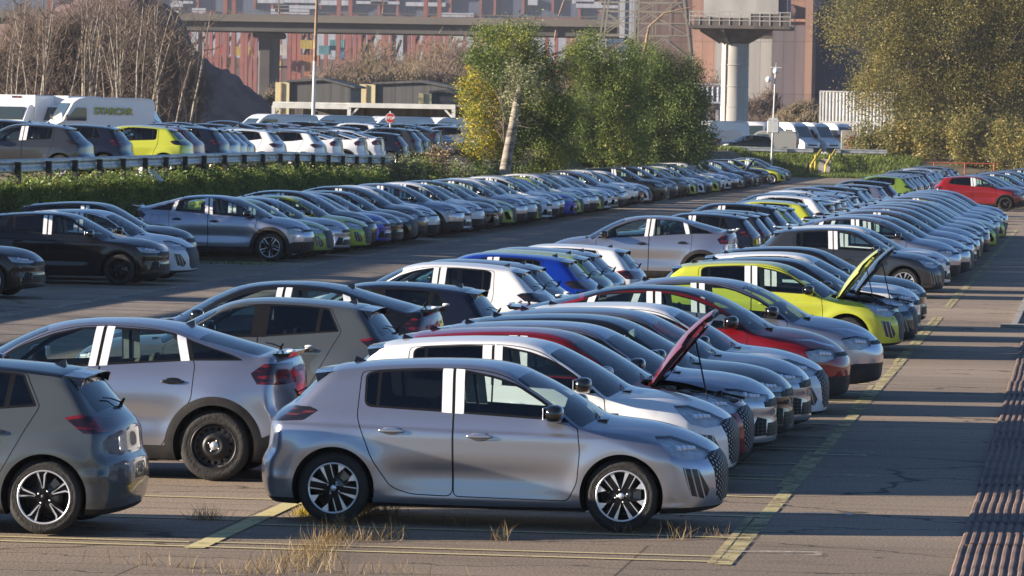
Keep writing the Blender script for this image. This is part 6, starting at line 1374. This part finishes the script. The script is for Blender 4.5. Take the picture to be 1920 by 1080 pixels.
for sx in (-1,1):
    vs = [(sx*r_*0.9,-1.0,zb),(sx*r_*0.9,1.0,zb),(sx*hw*1.02,-hd*0.9,zt2),(sx*hw*1.02,hd*0.9,zt2),(0,-1.2,zb),(0,1.2,zb),(0,-hd*0.9,zt2),(0,hd*0.9,zt2)]
    b.add(vs, [(0,1,3,2),(4,0,2,6),(5,1,3,7),(4,5,1,0),(6,7,3,2)])
b.build('corbel', [M['tower_dark']], e)
W2 = (1478-1290)/9000*YT; cx_ = f(1384); b = MB(); b.box((cx_,0,zz(50)),(W2,6.5,0.28)); b.build('platform', [M['tower_dark']], e)
b = MB()
for k in range(11): x = cx_-W2/2+W2*k/10; b.box((x,-3.2,(zz(48)+zz(22))/2),(0.07,0.07,zz(22)-zz(48))); b.box((x,3.2,(zz(48)+zz(22))/2),(0.07,0.07,zz(22)-zz(48)))
for py in (22,30,38): b.box((cx_,-3.2,zz(py)),(W2,0.06,0.07)); b.box((cx_-W2/2,0,zz(py)),(0.06,6.4,0.07)); b.box((cx_+W2/2,0,zz(py)),(0.06,6.4,0.07))
b.build('railing', [M['tower']], e)
b = MB(); b.box((cx_+W2*0.30,-3.15,(zz(47)+zz(25))/2),(W2*0.38,0.05,zz(25)-zz(47))); b.box((cx_-W2*0.18,-3.15,(zz(47)+zz(33))/2),(W2*0.55,0.05,zz(33)-zz(47))); b.build('railing_mesh', [M['tower_dark']], e)
b = MB(); b.box((f(1384),0.3,(zz(49)+zz(-40))/2),(140/9000*YT,4.6,zz(-40)-zz(49))); b.build('upper_block', [M['tower']], e)
b = MB(); b.box((f(1461),0.4,(zz(49)+zz(-40))/2),(20/9000*YT,4.4,zz(-40)-zz(49)-0.01)); b.build('upper_right_face', [M['mauve']], e)  # right face of the upper block as a box in shade-coloured mauve
b = MB(); b.beam((f(1308),-1.5,zz(55)),(f(1345),-0.8,zz(78)),0.25,0.3); b.beam((f(1352),-3,zz(54)),(f(1362),-1.2,zz(80)),0.3,0.35); b.build('strut', [M['bridge']], e)
# lattice pylon
YP = 440; f = lambda px: (px-1200)/9000*YP; zz = lambda py: CAMZ+(234-py)/9000*YP-1.45
e = empty('lattice_pylon', ((1200-2063)/9000*YP, YP, 1.45)); tag(e, 'steel lattice pylon foot in front of the brown hall', 'pylon')
M['lattice'] = mat('lattice_steel', (0.26,0.24,0.20), 0.6, 0.3); b = MB(); th = 0.16
def L2(p0, y0, p1, y1, d=0.0, t=th): b.beam((f(p0),d,zz(y0)),(f(p1),d,zz(y1)),t,t)
for d in (0.0, 3.0):
    o_ = 3 if d else 0
    L2(1100+o_,200,1125,0,d); L2(1125,0,1135,-60,d); L2(1180,200,1184,-60,d); L2(1300-o_,200,1282,60,d); L2(1282,60,1264,-60,d)
    for py in (65,42,20,3): L2(1110,py,1290-(20 if py < 40 else 5),py,d,0.11)
    for (a, y1_, c, y2_) in ((1113,65,1183,20),(1183,65,1120,20),(1184,65,1262,3),(1200,20,1285,65),(1184,20,1240,-10),(1215,42,1262,-5),(1110,110,1183,65),(1184,110,1240,65),(1288,110,1230,65),(1262,3,1282,42),(1184,40,1215,20)): L2(a,y1_,c,y2_,d,0.09)
    for px in (1150,1215,1248): L2(px,65,px,3,d,0.08)
b.build('lattice', [M['lattice']], e)
b = MB(); b.box((f(1155),1.5,(zz(70)+zz(-60))/2),(0.5,0.5,zz(-60)-zz(70))); b.box((f(1168),1.5,(zz(70)+zz(-60))/2),(0.9,0.3,zz(-60)-zz(70))); b.build('riser_duct', [M['hall_pale']], e)
b = MB(); b.tube([(f(1200),-2,zz(120)),(f(1212),-2,zz(50)),(f(1240),-2,zz(24)),(f(1298),-2,zz(10))], [0.16,0.12,0.09,0.05], 6); b.build('lamp_arm', [M['rust']], e)
# white tank plant between tree and tower
x, y = farp(1298, 470); b = MB()
for k in range(5): b.lathe([(0.22,0),(0.22,1.3),(0.12,1.5),(0,1.5)], 10, c=(0.3+k*0.5,0,4.6))
b.box((1.3,0,2.3),(0.3,0.3,4.5)); b.box((2.2,0,2.3),(0.3,0.3,4.5)); b.box((1.5,0,4.5),(3.6,1.6,0.18)); b.box((1.2,0,6.3),(2.9,0.2,0.15)); b.beam((3.2,0,4.6),(4.2,0,4.9),0.12,0.12); o = b.build('filter_plant', [M['hall_pale']], None, (x,y,1.4)); tag(o, 'small pale filter plant with upright drums between the green tree and the tower', 'plant equipment')
# ================================================================== TREES
def crown_points(r, blobs, n, shell=0.55):
    """points thrown through a set of ellipsoids, denser near their skins"""
    vol = np.array([b[3]*b[4]*b[5] for b in blobs]); k = r.choice(len(blobs), n, p=vol/vol.sum()); B = np.array(blobs)[k]
    d = r.normal(size=(n,3)); d /= np.linalg.norm(d, axis=1, keepdims=True); rad = r.uniform(shell**3, 1, n)**(1/3)*r.uniform(0.85,1.12,n)
    return B[:,:3]+d*B[:,3:6]*rad[:,None]
def clumps(r, centres, per, sig): C = np.repeat(centres, per, axis=0); return C+r.normal(size=C.shape)*np.array(sig)
def leafy_tree(name, base, h, blobs, leafmats, n_leaf, size, label, trunk=None, seed=1, n_clump=400, sig=0.28, group=None, trunk_r=0.22, lean=(0,0), droop=0.35, limbs=26):
    r = np.random.default_rng(seed); e = empty(name, base); tag(e, label, 'tree', group)
    S = []; top = np.array([lean[0], lean[1], h*0.55]); pts = [np.array([0,0,-0.4])]+[top*t+np.array([0.08*math.sin(5*t),0.06*math.cos(4*t),0]) for t in (0.25,0.5,0.75,1.0)]
    for i in range(4): S.append((pts[i], pts[i+1], trunk_r*(1.15-0.2*i), trunk_r*(1.0-0.2*i)))
    cs = crown_points(r, blobs, n_clump, 0.35); idx = r.choice(n_clump, min(limbs, n_clump), replace=False)
    for i in idx:
        a = pts[r.integers(2,5)]; m = (a+cs[i])/2+r.normal(size=3)*0.25; S.append((a, m, trunk_r*0.32, trunk_r*0.18)); S.append((m, cs[i], trunk_r*0.18, trunk_r*0.05))
        for _ in range(3): S.append((m, m+(cs[i]-m)*0.7+r.normal(size=3)*0.45, trunk_r*0.08, 0.008))
    seg_mesh('trunk', S, [M['bark']], e, 8)
    C = clumps(r, cs, max(1, n_leaf//n_clump), (sig, sig, sig*1.15)); C[:,2] = np.maximum(C[:,2], 0.25)
    if len(leafmats) == 1: leaves('crown', C, size, [leafmats[0]], e, droop=droop, seed=seed)
    else:
        k = leafmats[1](C)
        leaves('crown', C[~k], size, [leafmats[0]], e, droop=droop, seed=seed); leaves('yellow_foliage', C[k], size*1.05, [leafmats[2]], e, droop=droop, seed=seed+1)
    return e
def fp(px, y, z=None): x = (px-2063)/9000*y; return (x, y, gz(x, y) if z is None else z)
rr = np.random.default_rng(5)
# pollarded willow with the leaning pale trunk
b0 = fp(938, 196); s = 196/9000
def W(dx, up, y=0): return (dx*s, y, up*s)
yel = lambda C: (C[:,0] < -0.15-0.25*np.sin(C[:,2]*2.1)) & (C[:,0] > -2.4) & (C[:,2] > 0.8) & (C[:,2] < 4.3+0.5*np.sin(C[:,0]*3)) & (rr.random(len(C)) < 0.40)
bl = [(*W(5,235,0.6),1.85,1.6,1.6),(*W(-38,165,0.8),1.35,1.3,1.7),(*W(60,165,1.0),1.6,1.3,2.0),(*W(-42,70,0.9),1.15,1.0,1.4),(*W(50,60,1.2),1.9,1.2,1.5),(*W(0,110,1.6),1.8,1.0,1.7),(*W(85,110,1.4),1.3,1.1,1.8)]
leafy_tree('willow_tree', b0, 5.6, bl, [M['leaf_willow'], yel, M['leaf_yellow']], 90000, 0.092, 'willow with yellow and green foliage and a pale leaning pollarded trunk', seed=3, n_clump=520, sig=0.20, trunk_r=0.05, limbs=60)
e = empty('pollarded_trunk', fp(936, 192)); tag(e, 'bare pale leaning pollard trunk in front of the yellow willow', 'tree')
S = []; P_ = [np.array(v) for v in ((0,0,-0.5),(0.10,0,1.0),(0.32,0,2.4),(0.52,0,3.6),(0.66,0,4.4))]; R4 = [0.29,0.23,0.19,0.17,0.13]
for i in range(4): S.append((P_[i], P_[i+1], R4[i], R4[i+1]))
r = np.random.default_rng(9)
for k in range(34):
    a = P_[r.integers(3,5)]; d = r.normal(size=3)*np.array([0.28,0.25,0.25])+np.array([0,0,0.22]); S.append((a, a+d, 0.03, 0.010))
seg_mesh('trunk', S, [M['birch']], e, 9); C = clumps(r, np.array([P_[4]+r.normal(size=3)*np.array([0.55,0.4,0.45])+[0,0,0.1] for _ in range(60)]), 44, (0.15,0.15,0.16)); leaves('crown', C, 0.11, [M['leaf_pale']], e, seed=4)
# green tree group behind the row
b1 = fp(1125, 232); s = 232/9000; bl = [(*W(-30,215),1.35,1.2,1.5),(*W(25,200),1.3,1.2,1.4),(*W(0,130),1.9,1.5,2.1),(*W(-60,90),1.3,1.3,1.8),(*W(20,60),1.7,1.4,1.5),(*W(-30,35),1.9,1.2,1.0)]
leafy_tree('willow_tree', b1, 5.5, bl, [M['leaf_willow']], 95000, 0.095, 'darker olive willow in the middle of the tree group', seed=6, n_clump=480, sig=0.22, trunk_r=0.16)
b2 = fp(1222, 248); s = 248/9000; bl = [(*W(-12,225),1.7,1.5,1.6),(*W(40,190),1.7,1.4,1.7),(*W(-45,185),1.6,1.4,1.7),(*W(50,140),1.7,1.4,1.8),(*W(-35,130),1.9,1.4,1.9),(*W(70,90),1.4,1.3,1.4),(*W(-30,65),1.7,1.4,1.6),(*W(40,45),1.5,1.3,1.2),(*W(10,110),2.0,1.5,2.0)]
leafy_tree('willow_tree', b2, 6.2, bl, [M['leaf_green']], 140000, 0.095, 'rounded fresh green willow at the right of the tree group', seed=8, n_clump=620, sig=0.24, trunk_r=0.20)
b3 = fp(1268, 262); s = 262/9000; bl = [(*W(10,150),1.0,1.2,1.5),(*W(5,95),1.1,1.2,1.3)]
leafy_tree('willow_tree', b3, 4.5, bl, [M['leaf_green']], 26000, 0.10, 'dark green willow with a bare pale trunk foot beside the far guard rail', seed=12, n_clump=200, sig=0.26, trunk_r=0.30)
# bushes on the bank
def bush(px, y, w, h, m_, n, label, seed, size=0.095, cat='bush', name='bush', z=None, sig=None, nc=None):
    p = fp(px, y, z); r = np.random.default_rng(seed); nc = nc or max(30, n//70); cs = crown_points(r, [(0,0,h*0.45,w/2,w*0.35,h*0.55),(w*0.2,0.2,h*0.35,w*0.35,w*0.3,h*0.4),(-w*0.22,-0.1,h*0.38,w*0.3,w*0.3,h*0.45)], nc, 0.3)
    C = clumps(r, cs, max(1, n//nc), (sig or 0.14,)*3); C[:,2] = np.abs(C[:,2]); e = empty(name, p); tag(e, label, cat, 'bushes on the bank')
    leaves('foliage', C, size, [m_], e, seed=seed); S = [(np.array([r.normal()*0.08, r.normal()*0.08, -0.2]), cs[i]*0.85, 0.03, 0.008) for i in range(min(14, nc))]; seg_mesh('stem', S, [M['twig']], e, 4)
for i, (px, y, w, h, m_, n, lab) in enumerate(((745,168,1.5,1.3,'leaf_pale',3600,'pale grey-green bush at the end of the guard rail'),(790,172,1.7,1.5,'leaf_green',4200,'green bush right of the pale one on the bank'),(812,176,1.0,2.0,'leaf_dry',1800,'tall dry brown weed clump on the bank'),(838,178,1.8,1.4,'leaf_pale',4200,'grey-green bush left of the yellow willow'),(885,184,2.0,1.3,'leaf_green',5200,'dense green bush at the foot of the yellow willow'),(985,200,1.9,1.5,'leaf_willow',4200,'olive bush right of the pollard trunk'),(1050,206,1.5,1.7,'leaf_dry',3600,'sunlit dry cream-leaved bush below the willows'),(1012,204,1.6,1.2,'leaf_dry',2600,'low dry bush beside the cream-leaved one'),(1095,214,2.0,1.6,'leaf_willow',4200,'olive bush under the middle willow'),(1160,228,2.4,1.6,'leaf_green',4600,'green bush under the fresh green willow'),(1225,240,2.2,1.6,'leaf_green',4200,'green bush at the right end of the tree group'))):
    bush(px, y, w, h, M[m_], n, lab, 20+i, z=gz((px-2063)/9000*y, y)-0.1)
# big autumn tree on the right
bT = fp(1795, 352); s = 352/9000
bl = [(*W(0,230),6.5,4.5,4.5),(*W(-150,250),4.4,3.6,3.4),(*W(-110,160),4.6,3.6,3.0),(*W(110,240),5.0,4.0,4.6),(*W(120,130),4.6,3.6,3.4),(*W(20,120),5.2,3.6,3.2),(*W(-185,150),1.7,2.2,2.4),(*W(-150,95),1.6,2.0,1.8),(*W(-60,80),3.2,2.6,2.0),(*W(60,320),6.5,4.5,3.0),(*W(-120,320),4.5,3.5,2.5)]
leafy_tree('autumn_tree', bT, 12, bl, [M['leaf_autumn']], 250000, 0.14, 'very large autumn willow with olive brown foliage at the right', seed=31, n_clump=1500, sig=0.50, trunk_r=0.34, limbs=150, droop=0.5)
for i, (px, y, w, h, m_, n) in enumerate(((1640,352,4.2,2.6,'leaf_autumn',6000),(1700,348,4.0,3.6,'leaf_autumn',7000),(1760,346,4.2,3.4,'leaf_autumn',7000),(1830,344,4.6,4.2,'leaf_autumn',8000),(1900,342,4.6,4.6,'leaf_autumn',8000),(1960,340,4.6,4.2,'leaf_autumn',7000))):
    bush(px, y, w, h, M[m_], n, f'thicket bush under the large autumn tree, {ordinal(i+1)} from the left', 60+i, size=0.20, sig=0.30)
# far brush: brown and reddish bare shrubs, some yellow-leaved trees
def far_tree(px, y, w, h, m_, n, label, seed, name='shrub', z=1.4):
    p = fp(px, y, z); r = np.random.default_rng(seed); e = empty(name, p); tag(e, label, 'shrub', 'far shrubs and trees'); nc = 90
    cs = crown_points(r, [(0,0,h*0.5,w/2,w/3,h*0.5),(w*0.18,0,h*0.4,w*0.35,w*0.3,h*0.42),(-w*0.2,0,h*0.42,w*0.33,w*0.3,h*0.42)], nc, 0.3)
    C = clumps(r, cs, n//nc, (w*0.09,w*0.09,h*0.09)); twigs('crown', C, 0.8, [M['twig_olive'] if m_ is not M['leaf_brown'] else M['twig_dark']], e, seed=seed, wd=0.03 if y < 400 else 0.045)
    if m_ is M['leaf_autumn']: leaves('foliage', C[::3], 0.3, [M['leaf_autumn']], e, seed=seed)
    S = []
    for i in range(nc): a = np.array([r.normal()*0.3, 0, 0]); S.append((a, a+(cs[i]-a)*0.6, 0.09, 0.05)); S.append((a+(cs[i]-a)*0.6, cs[i]+r.normal(size=3)*0.4, 0.05, 0.02))
    seg_mesh('trunk', S, [M['twig']], e, 4)
k = 0
for (px, y, w, h, m_) in ((520,440,7,4.2,'leaf_brown'),(560,445,7,5.2,'leaf_autumn'),(610,440,7,5.6,'leaf_brown'),(665,445,8,6.0,'leaf_autumn'),(720,440,8,6.2,'leaf_brown'),(780,445,8,6.4,'leaf_autumn'),(835,440,8,6.6,'leaf_brown'),(540,470,7,5.5,'leaf_brown'),(585,480,5,6.0,'leaf_brown'),(635,470,6,7.0,'leaf_brown'),(650,480,7,8.4,'leaf_brown'),(690,480,7,9.0,'leaf_autumn'),(745,475,7,8.6,'leaf_brown'),(800,470,8,9.4,'leaf_autumn'),(845,465,8,9.6,'leaf_brown'),(890,470,8,9.8,'leaf_brown'),(505,465,4,3.6,'leaf_brown'),(440,500,6,4.4,'leaf_brown'),(1000,480,8,6,'leaf_brown'),(1320,500,5,7.0,'leaf_brown'),(1352,490,3,6,'leaf_brown'),(1410,480,3.6,5.0,'leaf_brown'),(1435,485,3.4,5.2,'leaf_brown'),(1470,455,3.0,3.4,'leaf_autumn'),(1495,450,3.0,4.2,'leaf_autumn'),(1515,448,2.6,3.4,'leaf_autumn'),(1400,470,4.0,3.0,'leaf_brown'),(620,520,8,8,'leaf_brown'),(820,530,9,9,'leaf_brown'),(700,530,8,7.5,'leaf_brown')):
    k += 1; far_tree(px, y, w, h, M[m_], 5200, f'brownish far shrub, {ordinal(k)} of the far growth counted from the sheds rightwards', 100+k)
# bare birches on the left
def bare_tree(px, y, h, seed, label, trunks=2, m_='birch', tw=True):
    p = fp(px, y); r = np.random.default_rng(seed); e = empty('bare_tree', p); tag(e, label, 'tree', 'bare trees on the left'); S = []; T_ = []; tips = []
    for t in range(trunks): grow(r, [r.normal()*0.5,r.normal()*0.4,-0.3], [r.normal()*0.10,r.normal()*0.08,1], h*r.uniform(0.85,1.1), 0.085*r.uniform(0.7,1.1), 0, S, tips, up=0.10, steps=9, wig=0.05)
    n0 = len(S)
    for a in list(S):
        for _ in range(3):
            d = r.normal(size=3)*np.array([0.8,0.8,0.3])+np.array([0,0,0.8]); t = r.random(); q = a[0]+(a[1]-a[0])*t
            if q[2] > h*0.12: grow(r, q, d, h*0.16*r.uniform(0.5,1.2), 0.028, 1, T_, tips, up=0.12, spread=0.5, kids_=(2,4), steps=4, wig=0.16)
    seg_mesh('trunk', S, [M[m_]], e, 6); seg_mesh('branches', T_, [M['twig']], e, 3)
    return e
k = 0
for (px, y, h) in ((5,285,9),(28,270,8.5),(45,290,9.5),(68,280,9.5),(92,300,9),(118,275,10),(142,285,10),(160,270,9),(188,290,8.5),(205,262,9.5),(225,280,9),(248,275,10.5),(268,290,9.5),(300,275,8.5),(315,300,6)):
    k += 1; bare_tree(px, y, h, 200+k, f'bare birch with pale stems, {ordinal(k)} from the left edge', trunks=2+(k % 2), m_='birch' if k % 3 else 'bark')
# undergrowth below the birches
for i in range(9):
    far_tree(-10+38*i, 300+6*(i % 3), 4.6, 6.8+2.2*(i % 2), M['leaf_brown'], 9000, f'dark brown thicket under the bare birches, {ordinal(i+1)} from the left', 300+i, name='thicket', z=1.45)
# ================================================================== GRASS
def blades(name, C, h, wd, mats, seed=1, lean=0.5):
    r = np.random.default_rng(seed); n = len(C); d = r.normal(size=(n,3))*lean; d[:,2] = 1; d /= np.linalg.norm(d, axis=1, keepdims=True); a = r.uniform(0, math.pi, n); s = np.stack([np.cos(a), np.sin(a), np.zeros(n)],1)*wd
    hh = (h*r.uniform(0.5,1.3,n))[:,None]; mid = C+d*hh*0.6; tip = C+d*hh+r.normal(size=(n,3))*hh*0.15; V = np.stack([C-s,C+s,mid+s*0.7,tip,mid-s*0.7],1).reshape(-1,3); i = np.arange(n)*5
    F = np.concatenate([np.stack([i,i+1,i+2,i+4],1)]); T_ = np.stack([i+4,i+2,i+3,i+3],1)
    me = bpy.data.meshes.new(name); faces = [tuple(x) for x in F]+[tuple(x[:3]) for x in T_]; me.from_pydata([tuple(v) for v in V], [], faces); me.update(); o = link_mesh(name, me, mats); return o
M['grass_green'] = leaf_mat('grass_green', (0.045,0.075,0.015), (0.11,0.165,0.030), (0.24,0.29,0.06), 0.9); M['grass_dry'] = leaf_mat('grass_dry', (0.13,0.09,0.045), (0.27,0.19,0.09), (0.42,0.31,0.16), 3)
r = np.random.default_rng(77)
n = 60000; Yg = 96+94*r.random(n)**1.15; X1_ = np.array([rail_x(v)+0.6 for v in np.linspace(90,345,256)]); xr = np.interp(Yg, np.linspace(90,345,256), X1_); Xg = xr-0.5+(-23.1-(xr-0.5))*r.random(n)
Zg = np.array([gz(a, b_) for a, b_ in zip(Xg, Yg)]); tag(blades('bank_grass', np.stack([Xg,Yg,Zg],1), 0.17, 0.012, [M['grass_green']], 5), kind='stuff')
n = 26000; C0 = np.stack([xr[:n]-0.9+(Xg[:n]-xr[:n]+0.9)*r.random(n), Yg[:n], np.zeros(n)],1); C0[:,2] = [gz(a, b_)+abs(r.normal())*0.16 for a, b_ in C0[:,:2]]
o = leaves('bank_weeds', C0, 0.10, [M['leaf_green']], seed=7); tag(o, kind='stuff')
C1 = C0[r.choice(n, 260)]+np.array([0,0,0.12]); o = leaves('yellow_flowers', clumps(r, C1[:90], 9, (0.12,0.12,0.05)), 0.055, [M['leaf_yellow']], seed=8); tag(o, kind='stuff')
n = 26000; Yg = 333+17*r.random(n); Xg = (1280-2063)/9000*340+ (1720-1280)/9000*340*r.random(n); Zg = np.array([gz(a, b_) for a, b_ in zip(Xg, Yg)]); tag(blades('far_bank_grass', np.stack([Xg,Yg,Zg],1), 0.32, 0.025, [M['grass_green']], 6), kind='stuff')
# dry grass tufts in the asphalt joints
def tuft(cs, per, sig, h, seed): r = np.random.default_rng(seed); C = clumps(r, np.array(cs), per, (sig[0], sig[1], 0)); C[:,2] = 0.0; return C
P2 = lambda px, py: tuple(gp(px, py))
L_ = []
for (px, py, n_, sx, sy) in ((385,975,110,0.07,0.08),(600,1030,150,0.10,0.30),(575,1048,150,0.12,0.3),(622,1012,170,0.08,0.3),(560,1062,110,0.18,0.25),(690,1014,120,0.14,0.12),(735,1008,70,0.07,0.12),(520,1070,90,0.2,0.2),(680,968,130,0.08,0.3),(722,960,100,0.10,0.2),(650,985,90,0.05,0.2),(935,1013,45,0.06,0.06),(1180,1004,24,0.06,0.04),(1095,995,16,0.05,0.03),(848,985,16,0.05,0.03),(1275,1012,24,0.08,0.05),(1345,1008,16,0.05,0.04),(320,1064,30,0.20,0.03),(250,1058,16,0.20,0.03),(440,1076,60,0.25,0.06),(640,1076,50,0.25,0.05),(790,1078,20,0.3,0.03)):
    L_.append(tuft([P2(px, py)], n_, (sx, sy), 0.2, px))
tag(blades('dry_grass', np.concatenate(L_), 0.15, 0.0026, [M['grass_dry']], 9, 0.6), kind='stuff')
L_ = [tuft([(-23.0+random.uniform(-.3,.3), 104+1.2*k, 0.14)], 60, (0.25,0.5), 0.2, 900+k) for k in range(8)]+[tuft([(-19.5-0.55*k, 110.0+0.3*random.random(), 0.14)], 60, (0.25,0.25), 0.2, 950+k) for k in range(6)]
C = np.concatenate(L_); C[:,2] = 0.14; tag(blades('joint_grass', C, 0.13, 0.008, [M['grass_green']], 10, 0.5), kind='stuff')
L_ = [tuft([(-6.9+random.uniform(-.2,.2), 42.5+0.5*k, 0)], 120, (0.06,0.2), 0.2, 990+k) for k in range(4)]
tag(blades('green_joint_grass', np.concatenate(L_), 0.11, 0.004, [M['leaf_yellow']], 11, 0.6), kind='stuff')
# white plastic bag on the bank
p = gp(253, 338, 1.2); b = MB(); ell(b, (0,0,0.12), (0.30,0.2,0.2), 0, 8, 1.6); ell(b, (0.22,0,0.02), (0.22,0.15,0.16), 0, 8, 1.4); ell(b, (-0.12,0.02,0.26), (0.12,0.10,0.12), 0, 6, 1.3)
xx = -24.6; yy = (2063-253)and 24.6*9000/(2063-253); o = b.build('plastic_bag', [M['film']], None, (xx, yy, gz(xx, yy)+0.05)); tag(o, 'crumpled white plastic bag lying in the bank grass', 'bag')
# ================================================================== HAZE
def haze():
    m = bpy.data.materials.new('haze_air'); m.use_nodes = True; nt = m.node_tree; N = nt.nodes; N.remove(N['Principled BSDF'])
    v = N.new('ShaderNodeVolumePrincipled'); v.inputs['Color'].default_value = (0.80,0.84,0.95,1); v.inputs['Density'].default_value = 0.00012; v.inputs['Anisotropy'].default_value = 0.3
    nt.links.new(v.outputs[0], N['Material Output'].inputs['Volume'])
    b = MB(); b.box((0,1450,49),(3300,3300,110)); o = b.build('haze', [m]); tag(o, kind='stuff')
haze()
